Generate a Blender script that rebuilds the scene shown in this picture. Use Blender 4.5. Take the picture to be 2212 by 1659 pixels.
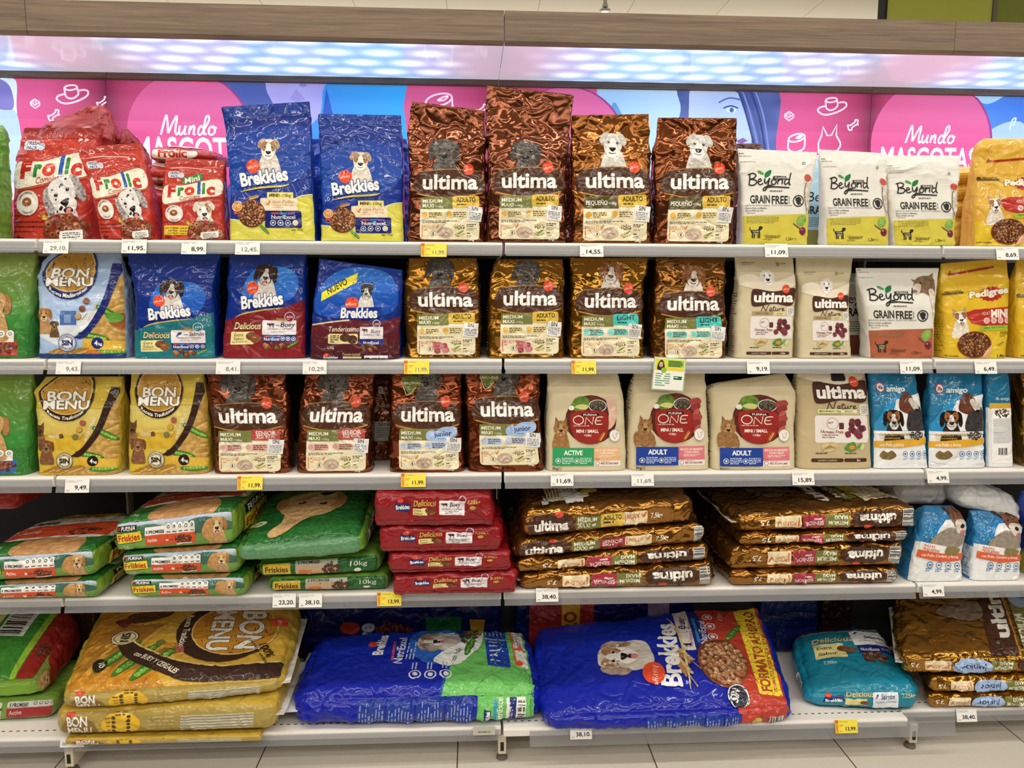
import bpy, math, random
import numpy as np
from mathutils import Matrix, Vector
from mathutils.geometry import tessellate_polygon

SC = bpy.context.scene
COL = SC.collection
for _o in list(bpy.data.objects):
    bpy.data.objects.remove(_o)

# ------------------------------------------------------------------ camera
F_PX, YAW, PITCH, ROLL = 1640.0, 0.05228, 0.12676, 0.00477
CAM = np.array([-0.0865, -2.1319, 1.43])
_cy, _sy = math.cos(YAW), math.sin(YAW)
FW = np.array([_sy*math.cos(PITCH), _cy*math.cos(PITCH), -math.sin(PITCH)])
_r = np.array([_cy, -_sy, 0.0]); _u = np.cross(_r, FW)
RT = math.cos(ROLL)*_r + math.sin(ROLL)*_u
UP = -math.sin(ROLL)*_r + math.cos(ROLL)*_u

def _ray(px, py):
    return FW + (px-1106)/F_PX*RT - (py-829.5)/F_PX*UP
def at(px, py, Y):
    """the point of the place seen at (px, py) whose depth is Y"""
    d = _ray(px, py); return CAM + (Y-CAM[1])/d[1]*d
def atz(px, py, z):
    """the point of the place seen at (px, py) whose height is z"""
    d = _ray(px, py); return CAM + (z-CAM[2])/d[2]*d

cam = bpy.data.cameras.new('camera'); cam.sensor_width = 36.0; cam.lens = F_PX/2212*36
cam.clip_start = 0.05; cam.clip_end = 60
camo = bpy.data.objects.new('camera', cam); COL.objects.link(camo)
camo.matrix_world = Matrix(((RT[0], UP[0], -FW[0], CAM[0]), (RT[1], UP[1], -FW[1], CAM[1]), (RT[2], UP[2], -FW[2], CAM[2]), (0, 0, 0, 1)))
SC.camera = camo

# ------------------------------------------------------------------ light
SC.view_settings.view_transform = 'Standard'; SC.view_settings.look = 'None'
SC.view_settings.gamma = 1.0; SC.view_settings.use_curve_mapping = False
SC.view_settings.exposure = 0.0
wd = bpy.data.worlds.new('store_air'); SC.world = wd; wd.use_nodes = True
wd.node_tree.nodes['Background'].inputs[0].default_value = (1.0, 0.96, 0.9, 1)
wd.node_tree.nodes['Background'].inputs[1].default_value = 0.16
CEIL = 3.25
def area(name, loc, sx, sy, power, color=(1, 1, 1), rot=(0, 0, 0)):
    l = bpy.data.lights.new(name, 'AREA'); l.shape = 'RECTANGLE'; l.size = sx; l.size_y = sy
    l.energy = power; l.color = color
    o = bpy.data.objects.new(name, l); o.location = loc; o.rotation_euler = rot; COL.objects.link(o); return o
WARM = (1.0, 0.95, 0.86)
for _y, _p in ((-0.75, 76), (-2.85, 112), (-4.05, 108), (-6.4, 44), (-8.4, 44), (-10.4, 44)):
    area('ceiling_strip_lamp', (0.0, _y, CEIL-0.03), 9.0, 0.11, _p, WARM)
area('hidden_fill_light', (0.0, 3.6, 2.5), 9.0, 0.3, 44, WARM, (math.pi, 0, 0))  # unseen fill light, added behind the canopy to brighten the ceiling
area('hidden_fill_light', (0.0, 1.5, 2.3), 9.0, 0.3, 24, WARM, (math.pi, 0, 0))  # second unseen fill, added to lift the green bulkhead by ceiling bounce
# light that the LED canopy sheds on the top shelf
area('canopy_led_lamp', (0.0, 0.2, 2.045), 5.6, 0.3, 6, (0.85, 0.92, 1.0))

# ------------------------------------------------------------------ noise
_rs = np.random.RandomState(7)
_PERM = np.tile(_rs.permutation(256), 3)
_G = _rs.normal(size=(256, 3)); _G /= np.linalg.norm(_G, axis=1)[:, None]
def perlin(P):
    P = np.asarray(P, float); I = np.floor(P).astype(int); Fr = P-I; I &= 255
    W = Fr*Fr*Fr*(Fr*(Fr*6-15)+10); out = np.zeros(len(P))
    for dx in (0, 1):
        for dy in (0, 1):
            for dz in (0, 1):
                h = _PERM[_PERM[_PERM[(I[:, 0]+dx) & 255]+((I[:, 1]+dy) & 255)]+((I[:, 2]+dz) & 255)]
                g = _G[h]
                v = g[:, 0]*(Fr[:, 0]-dx)+g[:, 1]*(Fr[:, 1]-dy)+g[:, 2]*(Fr[:, 2]-dz)
                w = (W[:, 0] if dx else 1-W[:, 0])*(W[:, 1] if dy else 1-W[:, 1])*(W[:, 2] if dz else 1-W[:, 2])
                out += w*v
    return out*1.5
def crease(P, f, sharp=3.0):
    return np.clip(1-2.2*np.abs(perlin(P*f)), 0, 1)**sharp
def hash2(U, f):
    """cheap mottling in print space, 0..1"""
    q = np.column_stack([U*f, np.full(len(U), 3.7)]); return 0.5+0.5*np.clip(perlin(q)*1.4, -1, 1)

# ------------------------------------------------------------------ colour
def lin(c):
    if isinstance(c, str):
        c = c.lstrip('#'); c = [int(c[i:i+2], 16)/255 for i in (0, 2, 4)]
    c = np.asarray(c[:3], float)
    return np.where(c <= 0.04045, c/12.92, ((c+0.055)/1.055)**2.4)
def mix(c1, c2, f=5.0, p=1.0, m=0.0, seed=0.0):
    """print colour mottled between two inks (fur, grass, grain)"""
    a, b = lin(c1), lin(c2)
    def fn(U):
        t = hash2(U+seed, f)**p
        return np.column_stack([a+(b-a)*t[:, None], np.full(len(U), m)])
    return fn
def grad(c1, c2, y0, y1, m=0.0, axis=1):
    """two-ink blend of the print"""
    a, b = lin(c1), lin(c2)
    def fn(U):
        t = np.clip((U[:, axis]-y0)/(y1-y0), 0, 1); return np.column_stack([a+(b-a)*t[:, None], np.full(len(U), m)])
    return fn

# ------------------------------------------------------------------ materials
MATS = {}
def new_mat(name):
    m = bpy.data.materials.new(name); m.use_nodes = True; nt = m.node_tree
    return m, nt, nt.nodes['Principled BSDF']
def N(nt, t, **kw):
    n = nt.nodes.new(t)
    for k, v in kw.items():
        if k in n.inputs: n.inputs[k].default_value = v
        else: setattr(n, k, v)
    return n
def simple(name, col, rough=0.5, metal=0.0, noise=0.0, scale=30.0, spec=0.5, bump=0.0):
    if name in MATS: return MATS[name]
    m, nt, b = new_mat(name); c = tuple(lin(col))
    b.inputs['Roughness'].default_value = rough; b.inputs['Metallic'].default_value = metal
    b.inputs['Specular IOR Level'].default_value = spec
    tc = N(nt, 'ShaderNodeTexCoord'); nz = N(nt, 'ShaderNodeTexNoise', Scale=scale, Detail=4.0)
    nt.links.new(tc.outputs['Object'], nz.inputs['Vector'])
    mx = N(nt, 'ShaderNodeMix', data_type='RGBA')
    mx.inputs[6].default_value = (*[x*(1-noise) for x in c], 1); mx.inputs[7].default_value = (*[min(1, x*(1+noise)) for x in c], 1)
    nt.links.new(nz.outputs['Fac'], mx.inputs[0]); nt.links.new(mx.outputs[2], b.inputs['Base Color'])
    if bump:
        bp = N(nt, 'ShaderNodeBump', Strength=bump, Distance=0.002)
        nt.links.new(nz.outputs['Fac'], bp.inputs['Height']); nt.links.new(bp.outputs[0], b.inputs['Normal'])
    MATS[name] = m; return m
def bag_mat(name, rough, spec, coat, bump, s1, s2, dist=0.004, rvar=0.1):
    """printed wrapping: ink and foil share come with the mesh, creases are procedural"""
    m, nt, b = new_mat(name)
    at_ = N(nt, 'ShaderNodeVertexColor'); at_.layer_name = 'Col'
    geo = N(nt, 'ShaderNodeNewGeometry')
    n1 = N(nt, 'ShaderNodeTexNoise', Scale=s1, Detail=1.0, Roughness=0.4, Distortion=0.6)
    n2 = N(nt, 'ShaderNodeTexNoise', Scale=s2, Detail=1.5, Roughness=0.45, Distortion=0.8)
    for n in (n1, n2): nt.links.new(geo.outputs['Position'], n.inputs['Vector'])
    def ridge(n):
        s = N(nt, 'ShaderNodeMath', operation='SUBTRACT'); s.inputs[1].default_value = 0.5; nt.links.new(n.outputs['Fac'], s.inputs[0])
        a = N(nt, 'ShaderNodeMath', operation='ABSOLUTE'); nt.links.new(s.outputs[0], a.inputs[0])
        p = N(nt, 'ShaderNodeMath', operation='POWER'); p.inputs[1].default_value = 0.75; nt.links.new(a.outputs[0], p.inputs[0]); return p
    r1, r2 = ridge(n1), ridge(n2)
    ad = N(nt, 'ShaderNodeMath', operation='MULTIPLY_ADD'); ad.inputs[1].default_value = 0.45
    nt.links.new(r2.outputs[0], ad.inputs[0]); nt.links.new(r1.outputs[0], ad.inputs[2])
    bp = N(nt, 'ShaderNodeBump', Strength=bump, Distance=dist); nt.links.new(ad.outputs[0], bp.inputs['Height'])
    nt.links.new(bp.outputs[0], b.inputs['Normal'])
    if coat: nt.links.new(bp.outputs[0], b.inputs['Coat Normal'])
    nt.links.new(at_.outputs['Color'], b.inputs['Base Color']); nt.links.new(at_.outputs['Alpha'], b.inputs['Metallic'])
    b.inputs['Specular IOR Level'].default_value = spec
    b.inputs['Coat Weight'].default_value = coat; b.inputs['Coat Roughness'].default_value = 0.04; b.inputs['Coat IOR'].default_value = 1.42
    mr = N(nt, 'ShaderNodeMapRange'); mr.inputs[3].default_value = max(0.03, rough-rvar); mr.inputs[4].default_value = rough+rvar
    nt.links.new(n1.outputs['Fac'], mr.inputs[0]); nt.links.new(mr.outputs[0], b.inputs['Roughness'])
    MATS[name] = m; return m
bag_mat('glossy_film', 0.36, 0.15, 0.75, 1.0, 5.5, 17.0, 0.016)
bag_mat('crumpled_foil', 0.17, 0.3, 0.35, 1.0, 6.5, 17.0, 0.022)
bag_mat('matt_paper', 0.62, 0.25, 0.0, 0.5, 7.0, 30.0)
bag_mat('flat_print', 0.5, 0.4, 0.0, 0.0, 5.0, 20.0)
def glow_mat(name, strength):
    m, nt, b = new_mat(name)
    at_ = N(nt, 'ShaderNodeVertexColor'); at_.layer_name = 'Col'
    nt.links.new(at_.outputs['Color'], b.inputs['Base Color']); nt.links.new(at_.outputs['Color'], b.inputs['Emission Color'])
    b.inputs['Emission Strength'].default_value = strength; b.inputs['Roughness'].default_value = 0.3
    MATS[name] = m; return m
glow_mat('backlit_print', 0.52)

# ------------------------------------------------------------------ object helpers
def mesh_obj(name, V, Fc, mat, parent=None, origin=(0, 0, 0), smooth=False, cols=None, normals=None, label=None):
    me = bpy.data.meshes.new(name)
    V = np.asarray(V, float)-np.asarray(origin, float)
    if isinstance(Fc, np.ndarray):
        k = Fc.shape[1]
        me.vertices.add(len(V)); me.vertices.foreach_set('co', V.astype(np.float32).ravel())
        me.loops.add(Fc.size); me.loops.foreach_set('vertex_index', Fc.astype(np.int32).ravel())
        me.polygons.add(len(Fc)); me.polygons.foreach_set('loop_start', (np.arange(len(Fc))*k).astype(np.int32))
        me.update(calc_edges=True)
    else:
        me.from_pydata([tuple(v) for v in V], [], [tuple(f) for f in Fc]); me.update()
    if smooth: me.polygons.foreach_set('use_smooth', np.ones(len(me.polygons), bool))
    if cols is not None:
        at_ = me.color_attributes.new('Col', 'FLOAT_COLOR', 'POINT'); at_.data.foreach_set('color', np.asarray(cols, np.float32).ravel())
    if normals is not None: me.normals_split_custom_set_from_vertices(np.asarray(normals, np.float32).tolist())
    me.materials.append(MATS[mat] if isinstance(mat, str) else mat)
    o = bpy.data.objects.new(name, me); COL.objects.link(o)
    if parent is not None: o.parent = parent
    if parent is None and np.any(np.asarray(origin)): o.location = origin
    if label: o['label'] = label
    return o
def thing(name, label, cat, loc=(0, 0, 0), group=None):
    o = bpy.data.objects.new(name, None); COL.objects.link(o); o.location = loc; o.empty_display_size = 0.05
    o['label'] = label; o['category'] = cat
    if group: o['group'] = group
    return o
def tag(o, label, cat, group=None):
    o['label'] = label; o['category'] = cat
    if group: o['group'] = group
    return o
def structure(o): o['kind'] = 'structure'; return o
class MB:
    """collects boxes, prisms and lathes into one mesh"""
    def __init__(s): s.v = []; s.f = []
    def box(s, x0, x1, y0, y1, z0, z1):
        n = len(s.v)
        s.v += [(x0, y0, z0), (x1, y0, z0), (x1, y1, z0), (x0, y1, z0), (x0, y0, z1), (x1, y0, z1), (x1, y1, z1), (x0, y1, z1)]
        s.f += [tuple(n+i for i in q) for q in ((0, 3, 2, 1), (4, 5, 6, 7), (0, 1, 5, 4), (1, 2, 6, 5), (2, 3, 7, 6), (3, 0, 4, 7))]; return s
    def prism(s, prof, x0, x1):
        """closed (y, z) outline swept along x"""
        n = len(s.v); k = len(prof)
        s.v += [(x0, y, z) for y, z in prof]+[(x1, y, z) for y, z in prof]
        s.f += [(n+i, n+(i+1) % k, n+k+(i+1) % k, n+k+i) for i in range(k)]
        s.f += [tuple(n+i for i in reversed(range(k))), tuple(n+k+i for i in range(k))]; return s
    def lathe(s, prof, c, seg=20):
        n = len(s.v); k = len(prof)
        for j in range(seg):
            a = 2*math.pi*j/seg
            s.v += [(c[0]+r*math.cos(a), c[1]+r*math.sin(a), c[2]+z) for r, z in prof]
        for j in range(seg):
            for i in range(k-1):
                s.f.append((n+j*k+i, n+((j+1) % seg)*k+i, n+((j+1) % seg)*k+i+1, n+j*k+i+1))
        s.f += [tuple(n+j*k for j in reversed(range(seg))), tuple(n+j*k+k-1 for j in range(seg))]; return s
    def build(s, name, mat, parent=None, origin=(0, 0, 0), smooth=False, label=None, bevel=0.0):
        o = mesh_obj(name, s.v, s.f, mat, parent, origin, smooth, label=label)
        if bevel:
            md = o.modifiers.new('edge', 'BEVEL'); md.width = bevel; md.segments = 2; md.limit_method = 'ANGLE'
        return o
# ------------------------------------------------------------------ print: vector artwork laid on a surface
_TXT = {}
def text_tris(s, bold=0.0):
    """flat triangles of a line of lettering, cap height about 1, starting at the origin"""
    k = (s, round(bold, 3))
    if k in _TXT: return _TXT[k]
    cu = bpy.data.curves.new('lettering', 'FONT'); cu.body = s; cu.size = 1.37; cu.offset = bold; cu.resolution_u = 3; cu.fill_mode = 'FRONT'
    cu.align_x = 'LEFT'
    ob = bpy.data.objects.new('lettering', cu); COL.objects.link(ob)
    bpy.context.view_layer.update()
    dg = bpy.context.evaluated_depsgraph_get(); ev = ob.evaluated_get(dg); me = ev.to_mesh()
    me.calc_loop_triangles()
    V = np.array([v.co[:2] for v in me.vertices]) if len(me.vertices) else np.zeros((0, 2))
    T = np.array([t.vertices[:] for t in me.loop_triangles], int).reshape(-1, 3)
    ev.to_mesh_clear(); bpy.data.objects.remove(ob); bpy.data.curves.remove(cu)
    tri = V[T] if len(T) else np.zeros((0, 3, 2))
    if len(tri): tri = tri-np.array([tri[..., 0].min(), 0])
    _TXT[k] = tri; return tri

def subdiv(tri, h):
    """split triangles until no edge is longer than h"""
    done = []
    for _ in range(14):
        if not len(tri): break
        e = np.stack([np.linalg.norm(tri[:, (i+1) % 3]-tri[:, i], axis=1) for i in range(3)], 1)
        k = e.argmax(1); big = e.max(1) > h
        done.append(tri[~big]); t = tri[big]; k = k[big]
        if not len(t): tri = t; break
        r = np.arange(len(t)); a, b, c = t[r, k], t[r, (k+1) % 3], t[r, (k+2) % 3]; m = (a+b)/2
        tri = np.concatenate([np.stack([a, m, c], 1), np.stack([m, b, c], 1)])
    if len(tri): done.append(tri)
    return np.concatenate(done) if done else np.zeros((0, 3, 2))

def smooth_path(pts, n=6, closed=False):
    P = np.asarray(pts, float); k = len(P)
    if k < 3: return P
    out = []
    rng = range(k if closed else k-1)
    for i in rng:
        p0 = P[(i-1) % k] if (closed or i > 0) else P[i]
        p1, p2 = P[i], P[(i+1) % k]
        p3 = P[(i+2) % k] if (closed or i+2 < k) else p2
        for t in np.linspace(0, 1, n, endpoint=False):
            out.append(0.5*((2*p1)+(-p0+p2)*t+(2*p0-5*p1+4*p2-p3)*t*t+(-p0+3*p1-3*p2+p3)*t**3))
    if not closed: out.append(P[-1])
    return np.array(out)

SUB = {'recipe_label': 'recipe_label/label_lettering', 'sticker': 'sticker/sticker_lettering', 'saver_label': 'saver_label/label_lettering'}
class Art:
    """a stack of flat coloured shapes in print space: x 0..1 over the face, y up in the same unit"""
    def __init__(s, h=0.035, base=0): s.parts = {}; s.cur = 'front_print'; s.layer = base; s.h = h; s.M = (1, 0, 0, 0, 1, 0); s.metal = 0.0; s.clip = None; s.bb = np.zeros((0, 5))
    def part(s, name): s.cur = name; return s
    def place(s, ox=0, oy=0, sx=1, sy=None, rot=0):
        sy = sx if sy is None else sy; c, d = math.cos(rot), math.sin(rot)
        s.M = (c*sx, -d*sy, ox, d*sx, c*sy, oy); return s
    def tris(s, tri, col, h=None, up=True, dl=1.0):
        tri = np.asarray(tri, float)
        if not len(tri): return s
        a, b, c, d, e, f = s.M
        X = np.stack([a*tri[..., 0]+b*tri[..., 1]+c, d*tri[..., 0]+e*tri[..., 1]+f], -1)
        if s.clip is not None:
            x0, y0, x1, y1 = s.clip
            keep = (X[..., 0].max(1) > x0) & (X[..., 0].min(1) < x1) & (X[..., 1].max(1) > y0) & (X[..., 1].min(1) < y1)
            X, tri = X[keep], tri[keep]
            if not len(X): return s
        # outward facing order
        ar = (X[:, 1, 0]-X[:, 0, 0])*(X[:, 2, 1]-X[:, 0, 1])-(X[:, 1, 1]-X[:, 0, 1])*(X[:, 2, 0]-X[:, 0, 0])
        X[ar < 0] = X[ar < 0][:, ::-1]
        X = subdiv(X, h or s.h)
        if s.clip is not None:
            X[..., 0] = np.clip(X[..., 0], x0, x1); X[..., 1] = np.clip(X[..., 1], y0, y1)
        U = X.reshape(-1, 2)
        if callable(col): C = col(U)
        else: C = np.tile(np.append(lin(col), s.metal), (len(U), 1))
        # a shape lies just above whatever it overlaps
        x0_, y0_, x1_, y1_ = U[:, 0].min(), U[:, 1].min(), U[:, 0].max(), U[:, 1].max(); b = s.bb
        ov = (b[:, 0] < x1_) & (b[:, 2] > x0_) & (b[:, 1] < y1_) & (b[:, 3] > y0_)
        ly = (b[ov, 4].max() if ov.any() else 0.0)+dl
        s.bb = np.vstack([b, [x0_, y0_, x1_, y1_, ly]]); s.layer = ly
        key = s.cur
        if key in ('front_print', 'top_print', 'end_print') and (x1_-x0_)*(y1_-y0_) > 0.09:
            s.np_ = getattr(s, 'np_', 0)+1; key = 'colour_panel#%d' % s.np_
        s.parts.setdefault(key, []).append((U, C, ly)); return s
    def poly(s, pts, col, h=None, holes=(), up=True):
        loops = [[Vector((p[0], p[1], 0)) for p in pts]]+[[Vector((p[0], p[1], 0)) for p in hl] for hl in holes]
        flat = np.array([(v.x, v.y) for lp in loops for v in lp])
        t = tessellate_polygon(loops)
        return s.tris(flat[np.array(t, int)], col, h, up) if len(t) else s
    def blob(s, pts, col, n=6, h=None, up=True): return s.poly(smooth_path(pts, n, True), col, h, up=up)
    def rect(s, x0, y0, x1, y1, col, r=0.0, h=None, up=True, rot=0.0):
        if r <= 0: P = [(x0, y0), (x1, y0), (x1, y1), (x0, y1)]
        else:
            P = []
            for cx, cy, a0 in ((x1-r, y0+r, -90), (x1-r, y1-r, 0), (x0+r, y1-r, 90), (x0+r, y0+r, 180)):
                P += [(cx+r*math.cos(math.radians(a0+t)), cy+r*math.sin(math.radians(a0+t))) for t in (0, 30, 60, 90)]
        if rot:
            mx, my = (x0+x1)/2, (y0+y1)/2; c, d = math.cos(rot), math.sin(rot)
            P = [(mx+c*(x-mx)-d*(y-my), my+d*(x-mx)+c*(y-my)) for x, y in P]
        return s.poly(P, col, h, up=up)
    def ell(s, cx, cy, rx, ry, col, rot=0.0, n=24, h=None, up=True, dl=1.0):
        c, d = math.cos(rot), math.sin(rot)
        P = [(cx+c*rx*math.cos(t)-d*ry*math.sin(t), cy+d*rx*math.cos(t)+c*ry*math.sin(t)) for t in np.linspace(0, 2*math.pi, n, endpoint=False)]
        T = np.array([[P[0], P[i], P[i+1]] for i in range(1, n-1)])
        return s.tris(T, col, h, up, dl)
    def ring(s, cx, cy, rx, ry, w, col, rot=0.0, n=28):
        c, d = math.cos(rot), math.sin(rot); T = []
        f = lambda rx, ry, t: (cx+c*rx*math.cos(t)-d*ry*math.sin(t), cy+d*rx*math.cos(t)+c*ry*math.sin(t))
        for i in range(n):
            t0, t1 = 2*math.pi*i/n, 2*math.pi*(i+1)/n
            a, b, e, g = f(rx, ry, t0), f(rx, ry, t1), f(rx-w, ry-w, t1), f(rx-w, ry-w, t0)
            T += [[a, b, e], [a, e, g]]
        return s.tris(np.array(T), col)
    def path(s, pts, w, col, smooth=True, closed=False, taper=False, up=True):
        P = smooth_path(pts, 6, closed) if smooth else np.asarray(pts, float)
        if closed: P = np.vstack([P, P[:1]])
        d = np.gradient(P, axis=0); d /= np.linalg.norm(d, axis=1)[:, None]+1e-9; nn = np.column_stack([-d[:, 1], d[:, 0]])
        k = np.linspace(0, 1, len(P)); ww = (w/2*(np.sin(math.pi*np.clip(k, 0.02, 0.98))**0.6 if taper else np.ones(len(P))))[:, None]
        A, B = P+nn*ww, P-nn*ww; T = []
        for i in range(len(P)-1): T += [[A[i], B[i], B[i+1]], [A[i], B[i+1], A[i+1]]]
        return s.tris(np.array(T), col, up=up)
    def text(s, t, x, y, hgt, col, w=None, bold=0.0, shear=0.0, rot=0.0, align='l', out=None, warp=None, h=None):
        """lettering of cap height hgt; w stretches it to that width; out=(colour, width) sets a rim behind it"""
        if s.cur in SUB: s.cur, old = SUB[s.cur], s.cur; s.text(t, x, y, hgt, col, w, bold, shear, rot, align, out, warp, h); s.cur = old; return s
        for pas in ((1, 0) if out else (0,)):
            tri = text_tris(t, min(0.11, bold+out[1]/hgt) if pas else bold).copy()
            if not len(tri): return s
            ref = text_tris(t, bold); W0 = ref[..., 0].max()
            if pas: tri[..., 0] -= min(0.11, bold+out[1]/hgt)-bold
            sx = (w/W0) if w else hgt
            tri[..., 0] *= sx; tri[..., 1] *= hgt; tri[..., 0] += shear*tri[..., 1]
            W1 = W0*sx
            tri[..., 0] -= {'l': 0, 'c': W1/2, 'r': W1}[align]
            if warp is not None: tri = warp(tri)
            c, d = math.cos(rot), math.sin(rot)
            tri = np.stack([x+c*tri[..., 0]-d*tri[..., 1], y+d*tri[..., 0]+c*tri[..., 1]], -1)
            s.tris(tri, out[0] if pas else col, h)
        return s
    def arctext(s, t, cx, cy, R, hgt, col, a0, a1, bold=0.0, inside=False):
        """lettering bent along a circle from angle a0 to a1 (degrees); inside = reads along the lower side"""
        tri = text_tris(t, bold).copy()
        if not len(tri): return s
        W0 = tri[..., 0].max(); k = tri[..., 0]/W0; A = np.radians(a0+(a1-a0)*k); rr = R-tri[..., 1]*hgt if inside else R+tri[..., 1]*hgt
        return s.tris(np.stack([cx+rr*np.cos(A), cy+rr*np.sin(A)], -1), col)
    def words(s, x, y, w, rows, col, hgt=0.008, gap=0.018, seed=1, rot=0.0):
        """lines of small illegible print"""
        if s.cur in SUB: s.cur, old = SUB[s.cur], s.cur; s.words(x, y, w, rows, col, hgt, gap, seed, rot); s.cur = old; return s
        r = random.Random(seed); T = []
        c, d = math.cos(rot), math.sin(rot)
        for i in range(rows):
            xx = 0; yy = -i*gap; W = w*(1 if i < rows-1 else r.uniform(0.5, 0.9))
            while xx < W-0.004:
                L = min(r.uniform(0.012, 0.05), W-xx)
                q = [(xx, yy), (xx+L, yy), (xx+L, yy+hgt), (xx, yy+hgt)]
                q = [(x+c*a-d*b, y+d*a+c*b) for a, b in q]
                T += [[q[0], q[1], q[2]], [q[0], q[2], q[3]]]; xx += L+0.008
        return s.tris(np.array(T), col)
    def bars(s, x0, y0, x1, y1, n, col, seed=1, vert=True):
        """bar code stripes"""
        r = random.Random(seed); T = []; p = 0.0; L = (x1-x0) if vert else (y1-y0)
        ws = [r.choice((1, 1, 2, 3)) for _ in range(2*n)]; k = L/sum(ws)
        for i, wv in enumerate(ws):
            if i % 2 == 0:
                q = [(x0+p, y0), (x0+p+wv*k, y0), (x0+p+wv*k, y1), (x0+p, y1)] if vert else [(x0, y0+p), (x1, y0+p), (x1, y0+p+wv*k), (x0, y0+p+wv*k)]
                T += [[q[0], q[1], q[2]], [q[0], q[2], q[3]]]
            p += wv*k
        return s.tris(np.array(T), col)
    def bits(s, cx, cy, rx, ry, n, cols, size, seed=1, ring=False, asp=0.75):
        """a heap of kibble"""
        r = random.Random(seed)
        pts = []
        for _ in range(n):
            for _t in range(30):
                a, q = r.uniform(0, 2*math.pi), math.sqrt(r.random()); x, y = cx+rx*q*math.cos(a), cy+ry*q*math.sin(a)
                if all((x-u)**2+(y-v)**2 > (0.75*size)**2 for u, v in pts[-60:]): break
            pts.append((x, y))
        pts.sort(key=lambda p: -p[1])
        k = 4 if len(pts) > 24 else 1
        for i, (x, y) in enumerate(pts):
            c = lin(r.choice(cols)); z = size*r.uniform(0.8, 1.15)/2; ro = r.uniform(0, 3.1)
            dk = np.clip(c*0.45, 0, 1); hi = np.clip(c*1.7+0.02, 0, 1)
            for cc, dx, dy, kk in ((dk, 0, -0.12*z, 1.1), (c, 0, 0, 0.95), (hi, -0.15*z, 0.25*z, 0.5)):
                s.ell(x+dx, y+dy, z*kk, z*kk*asp, (lambda U, cc=cc: np.tile(np.append(cc, 0), (len(U), 1))), rot=ro, n=9, dl=0.07)
            if ring: s.ell(x, y, z*0.36, z*0.3, '3a1d12', n=8, dl=0.07)
        return s

def lay(art, surf, root, origin, mat, step=0.00030, base=0.0006, smooth=True, rename=None):
    """put the print of an Art on a surface function surf(U) -> points"""
    e = 0.004; made = {}
    groups = []
    p0, p1 = surf(np.array([[0.3, 0.1], [0.7, 0.1]])); unit = np.linalg.norm(p1-p0)/0.4
    for name, items in sorted(art.parts.items(), key=lambda kv: kv[0].count('/')):
        # prints far apart on the face are parts of their own
        bx = np.array([[i[0][:, 0].min(), i[0][:, 1].min(), i[0][:, 0].max(), i[0][:, 1].max()] for i in items])*unit; k = len(bx)
        sz = (bx[:, 2:]-bx[:, :2]).max(1); gp = np.maximum(0, np.maximum(bx[:, None, :2]-bx[None, :, 2:], bx[None, :, :2]-bx[:, None, 2:]))
        nr = np.sqrt((gp**2).sum(2)) <= np.maximum(0.017, 0.42*np.maximum(sz[:, None], sz[None, :])); lab = np.arange(k)
        while True:
            q = np.where(nr, lab[None, :], k).min(1)
            if (q == lab).all(): break
            lab = q
        for g in np.unique(lab): groups.append((name, [it for it, l in zip(items, lab) if l == g]))
    for name, items in groups:
        U = np.vstack([i[0] for i in items]); C = np.vstack([i[1] for i in items]); Ly = np.concatenate([np.full(len(i[0]), i[2], float) for i in items])
        step_ = min(step, 0.0042/max(1.0, max(i[2] for it in art.parts.values() for i in it)))
        key = np.round(np.column_stack([U*4000, C*255, Ly*8])).astype(np.int64)
        _, idx, inv = np.unique(key, axis=0, return_index=True, return_inverse=True); inv = np.ravel(inv)
        U, C, Ly = U[idx], C[idx], Ly[idx]
        P = surf(U); Pu = surf(U+[e, 0])-surf(U-[e, 0]); Pv = surf(U+[0, e])-surf(U-[0, e])
        nn = np.cross(Pu, Pv); nn /= np.linalg.norm(nn, axis=1)[:, None]+1e-12
        Q = P+nn*(base+Ly*step_)[:, None]
        F = inv.reshape(-1, 3); F = F[(F[:, 0] != F[:, 1]) & (F[:, 1] != F[:, 2]) & (F[:, 0] != F[:, 2])]
        par, leaf = name.rsplit('/', 1) if '/' in name else (None, name.split('#')[0])
        made[name] = mesh_obj(leaf, Q, F, mat, made.get(par, root), origin, True, C, nn)
    return made
# ------------------------------------------------------------------ the setting
def tile_floor():
    m, nt, b = new_mat('floor_tile')
    tc = N(nt, 'ShaderNodeTexCoord'); mp = N(nt, 'ShaderNodeMapping'); mp.inputs['Location'].default_value = (0.135, 0.30, 0)
    br = N(nt, 'ShaderNodeTexBrick', Scale=1.0); br.offset = 0.0; br.inputs['Brick Width'].default_value = 0.6; br.inputs['Row Height'].default_value = 0.6
    br.inputs['Mortar Size'].default_value = 0.0022; br.inputs['Mortar Smooth'].default_value = 0.2
    br.inputs['Color1'].default_value = (*lin('d9d2c6'), 1); br.inputs['Color2'].default_value = (*lin('dcd6ca'), 1); br.inputs['Mortar'].default_value = (*lin('4e483f'), 1)
    nz = N(nt, 'ShaderNodeTexNoise', Scale=60.0, Detail=5.0); nt.links.new(tc.outputs['Object'], mp.inputs['Vector'])
    nt.links.new(mp.outputs[0], br.inputs['Vector']); nt.links.new(tc.outputs['Object'], nz.inputs['Vector'])
    mx = N(nt, 'ShaderNodeMix', data_type='RGBA', blend_type='MULTIPLY'); mx.inputs[0].default_value = 0.12
    nt.links.new(br.outputs['Color'], mx.inputs[6]); nt.links.new(nz.outputs['Color'], mx.inputs[7]); nt.links.new(mx.outputs[2], b.inputs['Base Color'])
    b.inputs['Roughness'].default_value = 0.35; MATS['floor_tile'] = m
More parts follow.
